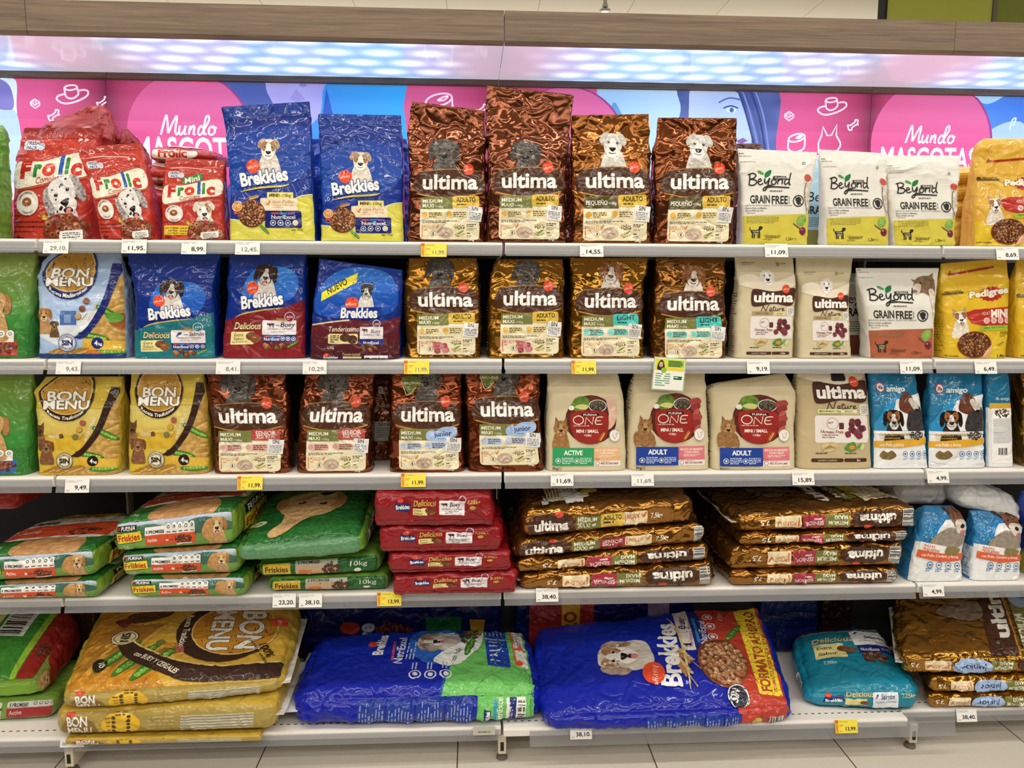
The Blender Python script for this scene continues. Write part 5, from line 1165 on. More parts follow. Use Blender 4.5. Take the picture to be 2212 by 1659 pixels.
# --- big-letter oval name, countryside pack
def d_bonmenu(blue=False):
    def f(A):
        D = Px(A, 245, 1482, 575); D.part('front_print')
        sky, field, dk = ('c9d8ee', 'dbe4f0', '1b2a74') if blue else ('e0cf7a', 'd9b83a', '35201a')
        D.poly([(220, 1480), (220, 1000), (830, 1000), (830, 1480)], grad(field if not blue else 'a8c4ea', sky if not blue else 'b4cdf0', 0.2, 0.9))
        if blue: D.poly([(240, 1330), (420, 1210), (560, 1240), (560, 1340), (400, 1400)], 'dfe8f2'); D.rect(410, 1165, 520, 1260, '4f74b8'); [D.rect(440+9*k, 1190, 445+9*k, 1245, 'a8c0e4') for k in range(5)]; D.poly([(520, 1180), (660, 1160), (660, 1330), (540, 1290)], 'e8eef4')
        else: D.rect(230, 1190, 700, 1300, mix('e2c23c', 'c99f2a', 12)); D.poly([(340, 1215), (440, 1180), (452, 1200), (450, 1216)], '6a4a2c'); D.rect(345, 1190, 420, 1216, 'd8c090')
        # produce on the right
        D.poly([(560, 1420), (640, 1260), (700, 1120), (750, 1000), (830, 900), (830, 1482), (500, 1482)], mix('d9b46a', 'a87a34', 22))
        for k in range(5): wheat(D, 690+16*k, 1180+46*k, 150, 0.5-0.25*k, 'e0bc6a', 'b48a3c')
        for k in range(3): peas(D, (650, 540, 640)[k], (1130, 1310, 1440)[k]+(0, 6, 0)[k], 190, (-0.55, -0.22, 0.02)[k], 8)
        if blue: D.poly([(560, 1400), (700, 1450), (720, 1470), (560, 1440)], 'e0783a'); D.blob([(730, 1240), (800, 1180), (830, 1230), (800, 1290)], mix('b8723a', '8a4c24', 14)); D.ell(760, 1210, 50, 34, '5f9a3a')
        D.rect(560, 1350, 700, 1425, mix('ecc24a', 'd09a2c', 60)); D.poly([(560, 1350), (820, 1370), (820, 1430), (640, 1425)], mix('ecc850', 'd8a838', 60))
        for k in range(7): wheat(D, 260+30*k, 1470-6*(k % 3), 170, 0.12+0.1*(k % 4), 'd9ae5a', 'a87c38')
        if blue: D.rect(225, 1452, 830, 1500, '1f3f7a')
        # dark curved ribbons
        D.poly(np.vstack([smooth_path([(500, 1345), (590, 1270), (680, 1120), (730, 980), (760, 850)], 8), smooth_path([(830, 850), (775, 1000), (705, 1170), (600, 1320), (545, 1352)], 8)]).tolist(), dk)
        D.text('con ACEITE DE OLIVA' if blue else 'con BUEY Y CEREALES', 606, 1238, 22, 'f6f0dc', w=195, bold=0.03, rot=1.16)
        D.part('brand_lettering'); D.ell(475, 900, 185, 190, dk); D.ell(478, 890, 168, 152, mix('c8983c', 'b8862c', 10)); D.ring(478, 890, 168, 8, 'e0c070', ry=152)
        D.text('BON', 478, 948, 66, 'f6f4ee', w=250, align='c', bold=0.035, shear=0.05, out=('6a5a3a', 4)); D.text('MENU', 478, 1000, 56, 'f6f4ee', w=310, align='c', bold=0.035, shear=0.05, out=('6a5a3a', 4))
        D.arc('Receta Mediterránea' if blue else 'Receta Tradicional', 475, 892, 186, 25, 'f8f4e6', 232, 318, bold=0.03, inside=True) if False else D.arc('Receta Mediterránea' if blue else 'Receta Tradicional', 475, 900, 184, 24, 'f8f4e6', 218, 322, bold=0.03, inside=True) if False else None
        W = lambda tri: np.stack([tri[..., 0], tri[..., 1]+2.0*(tri[..., 0])**2], -1)
        D.text('Receta Mediterránea' if blue else 'Receta Tradicional', 470, 1078, 26, 'f8f4e6', w=250, align='c', bold=0.03, shear=0.2, warp=W)
        D.part('front_print')
        for k, c in enumerate(('b05a50', 'cfa43c', '7a7a4a')): D.ell(590-28*k, 1100+52*k, 22, 22, '7a5a34'); D.ell(589-28*k, 1098+52*k, 20, 20, c if not blue else ('8a5a44', '7a4a38', 'c0a070')[k])
        D.words(560, 1225, 110, 1, '6a5a3a', 3, 6, rot=0.9)
        if blue:
            dog(D, 300, 1190, 84, body=True, bodyc=('d2a878', 'b48450'), **{**GOLD, 'fur': 'c89458', 'fur2': 'a06c38'}); dog(D, 374, 1262, 52, fur='8a6a4c', fur2='4a3a2c', ears='fold', muz='b08a5c')
        else:
            dog(D, 280, 1160, 74, fur='8a5c34', fur2='3a2618', ears='up', earc='3a281c', muz='4a3020', bodyc=('a87a4a', '6a4a2c')); dog(D, 330, 1275, 84, fur='9a6a48', fur2='6e442a', ears='down', earc='7a4c30', muz='a87a58')
        D.part('sticker'); cc = '1b2a74' if blue else '2a2018'; D.ell(461, 1378, 60, 60, 'f0e8c8' if not blue else 'eef2f8'); D.ring(461, 1378, 60, 4, cc); D.ring(461, 1378, 52, 2, cc); D.text('SIN', 461, 1394, 34, cc, w=74, align='c', bold=0.06); D.arc('COLORANTES', 461, 1378, 36, 11, cc, 155, 25, bold=0.03); D.arc('ARTIFICIALES', 461, 1378, 47, 11, cc, 205, 335, bold=0.03, inside=True)
        D.ell(656, 1380, 39, 39, cc); D.text('4', 636, 1394, 32, 'f6f4ee', w=22, bold=0.05); D.text('kg', 662, 1394, 18, 'f6f4ee', w=24, bold=0.04)
    return f

# --- natural paper bag, brown name plate
def d_nature(big=False):
    def f(A):
        if not big: D = Px(A, 335, 726, 385)
        else: D = Px(A, 345, 728, 372)
        D.part('front_print')
        D.blob([(330, 215), (420, 190), (560, 240), (740, 190), (755, 240), (560, 300), (340, 260)], 'ece2cc')
        if big: dog(D, 560, 185, 62, fur='2a2624', fur2='141210', ears='down', bodyc=('2c2826', '171413'))
        else: dog(D, 525, 210, 92, body=False, **BICH)
        D.words(370, 118, 160, 1, '7a6e58', 4, 7); D.words(370, 130, 120, 1, '9a8e76', 3, 7); D.ring(612, 126, 11, 4, '5a5a48'); D.words(630, 126, 70, 1, '7a8a5a', 5, 7)
        D.part('brand_lettering'); D.blob([(415, 380), (412, 300), (440, 284), (560, 300), (690, 278), (712, 300), (700, 372), (660, 392), (560, 378), (450, 396)], '48281c', n=8); D.text('ultima', 428, 366, 62, 'faf7f0', w=268, bold=0.055); affinity(D, 640, 285, 26, 0.2)
        D.pen('Nature', 480, 424, 34, '4a3024', w=160, wd=0.13)
        D.part('recipe_label')
        if big: D.rect(430, 424, 560, 446, 'dfe2a8', r=4); D.text('MEDIUM-MAXI +10kg', 438, 440, 11, '5a5c2c', w=112, bold=0.02); D.rect(562, 426, 640, 446, 'e4e4b8', r=3); D.text('ADULT', 572, 441, 11, '6a6234', w=46, bold=0.02)
        else: D.rect(422, 426, 562, 450, 'a8946c', r=3); D.text('MINI 1-10kg', 444, 444, 11, '5a4a30', w=86); D.rect(576, 430, 640, 452, 'e6dc9a', r=3); D.text('ADULT', 584, 446, 11, '6a5a2c', w=46, bold=0.02)
        D.rect(656, 400, 705, 456, 'f2f0ea', r=8); D.words(662, 412, 38, 5, '7a7268', 4, 9)
        D.rect(415, 458, 698, 602, 'e9e2dc', r=14); D.ring(507, 500, 32, 4, 'c0a8a8'); D.words(484, 502, 46, 1, 'a08888', 8, 9, rot=0.2); D.rect(540, 496, 566, 530, mix('6a3036', '521f28', 30), r=5)
        r = random.Random(3)
        for k in range(16):
            a, b = 628+r.uniform(-44, 42), 530+r.uniform(-42, 42); D.blob([(a-15, b-10), (a+8, b-17), (a+17, b+7), (a-6, b+16)], ('7a3540', '5e2630', '8e4650')[k % 3])
        D.text("l'Agneau Frais", 444, 552, 17, '8a3a48', w=118, bold=0.03); D.words(452, 564, 84, 2, '8a6a70', 6, 12)
        D.part('front_print'); D.blob([(450, 612), (480, 598), (530, 604), (528, 632), (480, 650), (452, 640)], mix('e0cfa0', 'b89a60', 40)); [D.path([(455+8*k, 640-4*k), (490+6*k, 612+3*k)], 3, 'a8884c', smooth=False) for k in range(6)]
        D.blob([(566, 632), (590, 604), (622, 600), (625, 640), (595, 648)], mix('5a9a3c', '3a7a2c', 30)); D.ell(606, 626, 16, 12, 'e08a3c'); peas(D, 622, 640, 46, 0.8); D.ell(660, 625, 10, 18, 'c8d89a', rot=-0.4)
        D.words(418, 660, 108, 1, '5a4a3c', 6, 9); D.words(570, 660, 108, 1, '5a4a3c', 6, 9)
        D.rect(396, 684, 562, 703, '4a2a1e', r=7); D.rect(566, 684, 684, 703, '4a2a1e', r=7); D.text('ALIMENT COMPLET', 430, 698, 8, 'e8dcc8', w=100); D.text('3kg' if big else '1,25kg', 640, 699, 10, 'f0e6d4', align='c', bold=0.03)
    return f

# --- kraft bag with red medallion
def d_one(kind):
    green = kind == 'ACTIVE'
    def f(A):
        D = Px(A, 1320, 1442, 525); D.part('front_print')
        # bowl with meat and vegetables
        D.ell(1610, 1110, 172, 158, '5a2418'); D.ell(1612, 1106, 160, 148, mix('6e3020', '4a1c14', 14))
        D.blob([(1480, 1030), (1500, 975), (1560, 960), (1600, 985), (1590, 1030), (1530, 1060)], mix('7aa03c', '4a7028', 26)); D.blob([(1500, 1030), (1540, 1010), (1590, 1020), (1570, 1046)], 'd9d48a'); D.ell(1478, 1034, 20, 16, 'f0ece0')
        D.ell(1655, 1020, 62, 40, 'e6e2dc'); D.ell(1655, 1020, 56, 35, '3a3830'); D.bits(1655, 1020, 48, 28, 34, ['5a5444', '6e6650', '474236'], 17, seed=6)
        if green: D.blob([(1715, 985), (1745, 965), (1775, 980), (1785, 1060), (1770, 1130), (1735, 1170), (1705, 1165), (1730, 1080)], mix('e8c8b4', 'd8a894', 18))
        else: [D.blob([(1700+16*(k % 3), 1000+34*k), (1760+8*(k % 2), 980+34*k), (1785-8*(k % 3), 1010+34*k), (1725, 1035+34*k)], ('a8463e', '8f3530', 'b85a50')[k % 3]) for k in range(6)]
        D.part('brand_lettering'); D.blob([(1478, 1070), (1600, 1050), (1716, 1068), (1722, 1180), (1690, 1240), (1610, 1268), (1520, 1245), (1482, 1180)], mix('a02a22', '8f211c', 8)); D.ring(1608, 1110, 150, 5, 'e0d4c0', ry=150) if False else None
        D.rect(1545, 1068, 1662, 1086, '1c1a1c'); D.text('PURINA', 1558, 1083, 12, 'f0ece4', w=92, bold=0.03)
        D.ring(1525, 1112, 36, 6, 'f4ecdc', ry=30); D.path([(1568, 1140), (1576, 1095), (1618, 1138), (1626, 1090)], 6, 'f4ecdc', smooth=False); D.path([(1690, 1092), (1648, 1096), (1640, 1136), (1684, 1138)], 6, 'f4ecdc'); D.path([(1644, 1116), (1674, 1116)], 5, 'f4ecdc', smooth=False)
        D.words(1492, 1152, 190, 1, 'e0b8a8', 6, 9); D.text('MINI / SMALL', 1512, 1194, 22, 'f8f0e4', w=146, bold=0.04); D.text('<10kg', 1562, 1218, 15, 'f4e4d8', w=50, bold=0.03)
        D.part('front_print'); wheat(D, 1650, 1265, 90, 1.0, 'd9a84c', 'a8742c'); D.ell(1764, 1214, 36, 40, 'f2ece4'); D.ring(1764, 1214, 36, 3, 'a8a09a', ry=40); D.path([(1750, 1200), (1764, 1235), (1782, 1198), (1768, 1205)], 3, 'a8a09a')
        dog(D, 1412, 1165, 86, tongue=green, body=True, **YORK); D.part('dog_picture')
        if green: [D.path([(1395+46*k, 1240), (1400+44*k, 1290)], 22, mix('b08048', '8a6034', 40), smooth=False) for k in (0, 1)]
        else: D.blob([(1355, 1200), (1350, 1280), (1390, 1300), (1470, 1290), (1478, 1250), (1450, 1200)], mix('a87a48', '7a5632', 36)); [D.ell(1375+70*k, 1298, 22, 14, 'c09860') for k in (0, 1)]
        D.part('recipe_label'); lc = '2fa062' if green else '1d3f9c'
        D.rect(1360, 1292, 1626, 1408, lc, r=2); D.text(kind, 1492, 1338, 30, 'f4f8f4', w=122, align='c', bold=0.05)
        for k in range(2): D.ring(1396+120*k, 1376, 17, 3, 'e4f0ea'); D.ell(1396+120*k, 1376, 7, 8, 'e4f0ea'); D.words(1420+116*k, 1362, 76, 4, 'cfe4da' if green else 'c4d0ee', 6, 11, seed=k+3)
        rc = 'e8b884' if green else 'dd7c86'
        D.rect(1628, 1288, 1800, 1376, rc, r=2); D.text('RICO EN FRANGO,' if green else 'RICCO IN MANZO', 1640, 1314, 13, 'faf2e8', w=148, bold=0.03); D.text('COM ARROZ' if green else 'CON RISO', 1668, 1332, 13, 'faf2e8', w=94, bold=0.03); D.words(1660, 1344, 110, 2, 'f6e6d8', 4, 8); D.text('70%', 1632, 1372, 14, 'c0584c', w=34)
        D.rect(1628, 1376, 1800, 1410, 'f0ebe6'); D.ring(1650, 1392, 14, 3, 'a05a6a'); D.text('MICROBIOME', 1672, 1400, 13, 'a04a5c', w=114, bold=0.03); D.words(1675, 1384, 100, 1, 'b88a94', 4, 6)
        D.part('front_print'); D.text('3kg', 1358, 1434, 17, '2c2a26', w=38, bold=0.02); D.ring(1408, 1428, 9, 2, '2c2a26')
    return f

# --- pale blue budget bag
def ifa_blue(A, D, top=True):
    D.part('brand_lettering')
def d_ifa(A):
    D = Px(A, 1585, 1432, 372); D.part('front_print')
    D.poly([(1560, 1450), (1560, 1195), (1780, 1195), (1960, 1180), (1960, 1450)], 'eef0f2'); D.poly([(1560, 1195), (1690, 1010), (1800, 960), (1960, 1010), (1960, 1195)], '2f92cc'); D.poly([(1690, 1140), (1760, 1000), (1960, 960), (1960, 1190), (1700, 1195)], 'f2f4f6')
    r = random.Random(2)
    for _ in range(46): D.ell(1600+r.uniform(0, 160), 960+r.uniform(0, 200), 5, 5, '7cc0e4', n=8)
    D.part('brand_lettering'); D.ell(1648, 925, 32, 32, 'a8324a'); D.ell(1648, 925, 25, 25, 'f2ece8'); D.text('ifa', 1648, 936, 22, '3a2a30', align='c', w=32, bold=0.04); D.text('amigo', 1690, 950, 34, 'eef6fa', w=152, bold=0.05, shear=0.15)
    D.part('dog_picture'); D.blob([(1775, 1060), (1790, 985), (1850, 955), (1890, 990), (1885, 1080), (1850, 1090)], mix('7a4a38', '5a3226', 26)); D.blob([(1820, 1190), (1835, 1090), (1880, 1060), (1930, 1040), (1955, 1100), (1950, 1195)], mix('4a4648', '2a282a', 22)); D.blob([(1850, 1010), (1880, 990), (1925, 1040), (1900, 1075)], mix('e8e2dc', 'c0b4a8', 20)); D.ell(1905, 1066, 16, 10, '201c1c')
    dog(D, 1720, 1120, 112, **{**PUPB, 'muz': 'f2eee8', 'patch': ('b07040', '8a5028')}); D.rect(1560, 1196, 1960, 1215, 'eef0f2')
    D.part('recipe_label'); D.text('CACHORROS Y MADRES', 1618, 1228, 18, 'd0a23c', w=215, bold=0.02, rot=0.02); D.text('MONOCOMPONENTE', 1618, 1246, 11, 'd8b868', w=140); D.poly([(1570, 1298), (1570, 1262), (1960, 1236), (1960, 1276), (1760, 1300)], 'e2aa34'); D.text('con Pollo y Arroz', 1618, 1290, 20, 'fbf4e2', w=165, bold=0.03)
    D.bits(1880, 1222, 52, 24, 26, ['3a302a', '4a3c30', '2c2420'], 15, seed=8); D.blob([(1618, 1350), (1640, 1320), (1670, 1330), (1700, 1318), (1730, 1350), (1690, 1375), (1640, 1372)], mix('8a7448', '6a5832', 20))
    for k in range(4): D.ring(1792+48*k, 1340, 18, 4, '3a7ab8'); D.ell(1792+48*k, 1340, 8, 6, '3a7ab8'); D.words(1776+48*k, 1368, 34, 2, '6a94c0', 4, 8)
def d_ifa_back(A):
    D = Px(A, 1955, 1426, 175); D.part('front_print'); D.rect(1940, 1040, 2150, 1440, 'eef0f2'); D.rect(1968, 1010, 2128, 1050, 'e2b43c', r=10); D.rect(1980, 1044, 2122, 1400, 'f6f6f4'); D.bits(2050, 1075, 52, 26, 26, ['4a4030', '3a3026', '5a5038'], 14, seed=8); D.text('ifa amigo', 2010, 990, 20, 'd4e6f2', w=100, bold=0.02); D.words(1990, 1115, 120, 18, '9aa0a4', 4, 9); D.rect(1990, 1165, 2060, 1200, 'd8dadc'); D.bars(2020, 1300, 2080, 1345, 14, '2a2a2a')
def d_razas(A):
    D = Px(A, 305, 1250, 640); D.part('front_print'); D.poly([(280, 1280), (280, 800), (1040, 860), (1040, 1280)], 'eff1f3')
    D.poly([(470, 830), (520, 660), (640, 560), (1000, 540), (1040, 900)], 'f0f2f4'); D.path([(500, 720), (540, 620), (640, 510), (760, 470)], 46, '2a86cc')
    r = random.Random(5)
    for _ in range(40): D.ell(370+r.uniform(0, 140), 520+r.uniform(0, 240), 7, 7, '8ac8ea', n=8)
    D.part('dog_picture'); D.blob([(470, 820), (520, 720), (640, 650), (740, 640), (900, 700), (900, 840), (700, 880)], mix('a89e90', '8a8074', 20)); D.blob([(720, 560), (720, 480), (800, 440), (920, 470), (930, 560), (880, 640), (780, 640)], mix('8a5a3c', '6a4028', 26)); D.poly([(620, 420), (700, 425), (740, 500), (700, 520)], '4a2c22'); D.poly([(810, 450), (880, 430), (920, 490), (850, 500)], '4a2c22'); D.blob([(760, 600), (800, 560), (920, 570), (930, 640), (880, 700), (800, 690)], mix('ece6de', 'c4b8ac', 20)); D.ell(862, 622, 30, 24, '1c1818'); D.ell(868, 690, 34, 26, 'c87a80'); D.ell(772, 522, 12, 12, '201612'); D.ell(850, 520, 10, 12, '201612')
    D.part('recipe_label'); D.poly([(350, 890), (355, 800), (690, 850), (690, 935)], 'f4f2f0'); D.text('RAZAS', 400, 850, 26, 'd9603c', w=140, rot=-0.14, bold=0.03, shear=0.1); D.text('PEQUEÑAS', 396, 888, 28, 'd9603c', w=212, rot=-0.14, bold=0.03, shear=0.1); D.poly([(345, 970), (350, 890), (640, 930), (960, 935), (960, 1010), (640, 1025)], 'e06038'); D.text('con Pollo, Cordero y Arroz', 392, 958, 32, 'fbeee6', w=470, rot=-0.06, bold=0.03); D.text('2 kg', 868, 995, 40, 'f0a080', w=70)
    D.blob([(680, 920), (690, 870), (760, 850), (840, 870), (880, 890), (840, 940), (740, 945)], mix('9a8a54', '7a6c40', 18))
    for k in range(4): D.ring(512+115*k, 1058+6*k, 38, 8, '2f6ea8'); D.ell(512+115*k, 1058+6*k, 20, 9, '2f6ea8'); D.words(468+115*k, 1112+5*k, 84, 2, '4a84b8', 12, 20, seed=k)
def d_side_lines(bg=None, ink='9a8420', n=22):
    def f(A):
        if bg: A.rect(0, 0.05, 1, A.clip[3], bg)
        for k in range(n): A.words(0.08, 0.1+0.042*k, 0.84, 1, ink, 0.012, 0.03, seed=k)
    return f

# --- red bag with the playful name
def d_frolic(mini=False, spots=12):
    def f(A):
        D = Px(A, 1040, 1538, 425); D.part('front_print')
        D.path([(1090, 1056), (1200, 1050), (1380, 1062)], 5, 'e8c8c0', smooth=False)
        D.poly([(1366, 1062), (1390, 1072), (1366, 1082)], 'f0dcd8'); D.poly([(1400, 1064), (1424, 1074), (1400, 1084)], 'f0dcd8')
        D.rect(1076, 1076, 1160, 1120, 'e8e6ea', r=16); D.text('FRESH', 1090, 1096, 17, '3a4a7a', w=64, bold=0.03); D.text('PACK', 1094, 1118, 17, '3a4a7a', w=56, bold=0.03); D.ell(1172, 1104, 18, 18, 'c0d0ea'); D.ring(1172, 1104, 18, 3, 'f0f0f4')
        D.part('brand_lettering'); D.blob([(1058, 1300), (1058, 1170), (1200, 1160), (1330, 1130), (1450, 1120), (1452, 1240), (1340, 1262), (1200, 1290), (1130, 1300)], 'b84a34'); D.blob([(1062, 1288), (1062, 1180), (1200, 1172), (1330, 1142), (1446, 1132), (1446, 1232), (1340, 1252), (1200, 1278), (1130, 1290)], 'f2ead6')
        for ch, x, y, c, s in (('F', 1090, 1248, 'c4281e', 76), ('r', 1160, 1240, '2e8a3c', 76), ('o', 1206, 1236, 'd83a22', 76), ('l', 1296, 1228, '2458b0', 82), ('i', 1328, 1226, '2e8a3c', 76), ('c', 1360, 1234, 'c8301e', 76)):
            D.text(ch, x, y, s, c, bold=0.075, w={'F': 56, 'r': 44, 'o': 72, 'l': 22, 'i': 22, 'c': 58}[ch], rot=0.04)
        D.text('Complete', 1176, 1276, 30, 'b03a26', w=140, shear=0.25, rot=0.12, bold=0.01)
        if mini: D.poly([(1190, 1166), (1182, 1122), (1318, 1086), (1326, 1128)], '2e8a3c'); D.text('Mini', 1206, 1160, 38, 'f2f0e0', w=104, bold=0.03, rot=0.22)
        if mini: dog(D, 1345, 1345, 120, fur='f0ebe2', fur2='cfc4b6', ears='fold', earc='e2d8cc', muz='f6f3ee', tongue=True, patch=('c09068', 'a87448', 0), tilt=-0.1)
        else: dog(D, 1330, 1270+60, 165, fur='f2efec', fur2='cfc8c4', ears='down', earc='3a3634', muz='f0ece8', tongue=True, spots=spots, tilt=-0.45, wide=0.95)
        D.part('front_print'); D.ell(1140, 1362, 63, 58, 'f2ece4'); D.ring(1140, 1362, 63, 3, 'd8a090', ry=58); D.ell(1138, 1358, 26, 20, mix('a8683c', '844c2a', 20)); D.ell(1138, 1356, 9, 6, 'e0c0a0'); D.arc('SEMIHUMEDO', 1140, 1362, 42, 9, '5a4a44', 165, 60, bold=0.02); D.arc('TIERNO', 1140, 1362, 50, 9, '5a4a44', 230, 310, inside=True, bold=0.02)
        D.words(1062, 1422, 150, 1, '4a1410', 4, 7)
        if mini: D.rect(1068, 1442, 1250, 1506, 'ecc63c'); D.text('con Pollame', 1080, 1464, 13, '4a2c10', w=84, shear=0.2, bold=0.03); D.text('con Aves', 1096, 1482, 13, '4a2c10', w=62, shear=0.2, bold=0.03); D.text('com Peru', 1090, 1500, 13, '4a2c10', w=70, shear=0.2, bold=0.03); D.words(1176, 1464, 66, 3, '6a4a1c', 5, 18)
        else: D.words(1062, 1450, 190, 3, '4a1410', 5, 22)
        wheat(D, 1200, 1420, 90, -0.25, 'e6cc5c', 'c8a43a'); wheat(D, 1210, 1400, 80, -0.7, 'dcc05a', 'b89a3a')
        D.blob([(1230, 1480), (1260, 1430), (1340, 1410), (1430, 1440), (1450, 1530), (1250, 1535)], '8a2a1a'); D.bits(1345, 1478, 105, 52, 26, ['8a4a2a', '9a5a36', '7a3c22', 'b0744a'], 40, seed=4+int(mini), ring=True)
        D.part('sticker'); D.poly([(1318, 1490), (1430, 1480), (1432, 1520), (1330, 1535), (1312, 1520)], 'f4f2ec'); D.words(1332, 1502, 86, 4, '5a5450', 4, 9, rot=0.06)
        D.part('front_print'); D.text('1kg' if mini else '4kg', 1078, 1530, 22, '3a1410', w=40, bold=0.03)
    return f

# --- green meadow bag
def d_friskies_stand(low):
    def f(A):
        D = Px(A, -190, 718, 450); D.part('front_print'); D.rect(-200, 500, 270, 740, mix('3f8a3a', '2a6a28', 40)); D.rect(-200, 590, 190, 700, low); D.rect(-200, 545, 165, 600, 'f2f0ec'); dog(D, 20, 330, 170, **GOLD)
        D.part('recipe_label'); [D.ell(20+60*k, 540, 26, 26, 'f2f0ec') for k in range(3)]; [D.ring(20+60*k, 540, 12, 4, '3a5a3a') for k in range(3)]; D.words(-20, 578, 160, 1, '5a5a58', 6, 9); D.bits(90, 640, 95, 34, 40, ['7a4434', '8f5644', '5e3226'], 30, seed=3); D.rect(-20, 450, 25, 500, 'f0d23a', r=6)
    return f
# ------------------------------------------------------------------ the standing bags, shelf by shelf
BR, GO, RB_ = '744028', '96681f', '82442a'
def foil(c, m=0.85): return (c, m)
def blue_low(c): return grad('173a9a', '2450b4', 0.2, 1.4)
B = bag
# top shelf
B('food_bag', 'green dog food bag cut off by the left edge on the top shelf', 'dog food bag', 1, [(515, -80, 10), (400, -76, 14), (320, -76, 16), (285, -66, 14, 0.3), (270, -56, 6)], None, mix('4a7a2c', '6f9a3c', 8), seed=1.1, crum=0.003)
red = mix('b8342a', 'c23c2e', 5)
B('food_bag', 'large red kibble ring bag with spotted dog, leftmost red bag on the top shelf', 'dog food bag', 1, [(513, 27, 213), (440, 27, 211), (370, 30, 209), (303, 44, 216, 0.3), (276, 52, 226)], d_frolic(), red, adj=(0.0, -0.02, 1.0, 1.2), seal=(0.15, 'a83028', 'c04a3c'), seed=2.3, crum=0.0022, depth=0.12, Y0=0.105, group='red kibble bags on the top shelf')
B('food_bag', 'medium red kibble ring bag with spotted dog, leaning beside the large red bag', 'dog food bag', 1, [(514, 219, 346), (440, 203, 336), (401, 196, 331), (343, 172, 312, 0.3, 336), (319, 167, 306, 0.05, 308)], d_frolic(), red, adj=(0.0, -0.02, 1.0, 1.38), seal=(0.13, 'a83028', 'c04a3c'), seed=3.9, crum=0.0022, depth=0.1, Y0=-0.002, group='red kibble bags on the top shelf')
B('food_bag', 'small red bag with green flag and white puppy on the top shelf', 'dog food bag', 1, [(514, 349, 494), (435, 348, 488), (361, 355, 487, 0.3, 364), (341, 357, 490, 0.05, 347)], d_frolic(True), red, seal=(0.11, 'a83028', 'c04a3c'), seed=4.4, crum=0.0022, depth=0.09, group='red kibble bags on the top shelf')
B('food_bag', 'tall blue and yellow bag with white terrier, left one of the top shelf pair', 'dog food bag', 1, [(517, 496, 689), (455, 497, 686), (401, 496, 681), (320, 490, 676, 0.5, 312), (266, 484, 673, 0.12, 254), (231, 478, 670, 0.04, 219)], d_brekkies_blue, grad('163a9c', '102a80', 0.2, 1.5), seal=(0.16, '18378c', '2a4ea6'), seed=5.2, crum=0.0024, depth=0.11, group='blue and yellow terrier bags')
B('food_bag', 'shorter blue and yellow bag with white terrier beside the first foil bag', 'dog food bag', 1, [(520, 691, 877), (440, 692, 874), (370, 691, 872), (300, 688, 869, 0.4), (272, 687, 868, 0.1), (246, 687, 867, 0.04, 249)], d_brekkies_blue, grad('163a9c', '102a80', 0.2, 1.5), adj=(0.0, -0.04, 1.0, 0.93), seal=(0.14, '18378c', '2a4ea6'), seed=6.7, crum=0.0024, depth=0.11, Y0=0.018, group='blue and yellow terrier bags')
ULT = 'bronze foil bags on the top shelf'
B('food_bag', 'bronze foil bag with grey dog and folded top, first foil bag on the top shelf', 'dog food bag', 1, [(521, 881, 1049), (450, 882, 1049), (385, 883, 1050), (310, 880, 1049, 0.4), (278, 880, 1047, 0.12), (219, 888, 1047, 0.04, 239)], d_ultima(pet=GREY, petpos=(1712, 985, 155)), foil(BR), 'crumpled_foil', adj=(0.02, 0.0, 0.97, 1.0), seed=7.7, crum=0.0042, depth=0.1, loose=0.5, group=ULT)
B('food_bag', 'tallest bronze foil bag with grey dog and high closed top on the top shelf', 'dog food bag', 1, [(525, 1049, 1223), (450, 1051, 1222), (395, 1053, 1221), (330, 1050, 1224, 0.5), (270, 1049, 1230, 0.15, 285), (228, 1049, 1234, 0.05, 248), (184, 1052, 1239, 0.03, 205)], d_ultima(pet=GREY, petpos=(1725, 1010, 150)), foil('78442c'), 'crumpled_foil', adj=(0.02, 0.01, 0.96, 0.98), seed=8.9, crum=0.0042, depth=0.1, Y0=0.002, loose=0.5, group=ULT)
SM = dict(size=('PEQUEÑO', '<10kg'), pet=SCHN, petpos=(1740, 965, 140), green='5a5230')
B('food_bag', 'bronze foil bag with white schnauzer and round biscuit badge on the top shelf', 'dog food bag', 1, [(523, 1229, 1407), (450, 1231, 1408), (400, 1232, 1407), (330, 1231, 1406, 0.5), (285, 1231, 1405, 0.12), (249, 1234, 1403, 0.04, 246)], d_ultima(**SM), foil('7e4c1e'), 'crumpled_foil', adj=(0.0, 0.0, 1.0, 1.0), seed=10.1, crum=0.004, depth=0.1, group=ULT)
B('food_bag', 'bronze foil bag with white schnauzer, rightmost foil bag on the top shelf beside white bags', 'dog food bag', 1, [(523, 1405, 1583), (450, 1407, 1588), (400, 1409, 1590), (330, 1412, 1591, 0.5), (285, 1417, 1592, 0.12), (254, 1420, 1593, 0.04, 255)], d_ultima(**SM), foil('743e1e'), 'crumpled_foil', adj=(0.02, 0.0, 0.97, 1.0), seed=11.4, crum=0.0042, depth=0.1, group=ULT)
WH = mix('e9e7e0', 'e2e0d8', 5); WB = 'white brush-lettered bags'
B('food_bag', 'white bag with hen and yellow base, first of three on the top shelf', 'dog food bag', 1, [(524, 1596, 1745), (450, 1597, 1749), (400, 1597, 1753), (355, 1594, 1762, 0.4), (321, 1592, 1766, 0.05, 329)], d_beyond('d8cc52', 'cdbf42', 'hen'), WH, 'matt_paper', adj=(0.01, 0.0, 0.93, 1.0), seed=12.2, crum=0.0022, depth=0.08, group=WB)
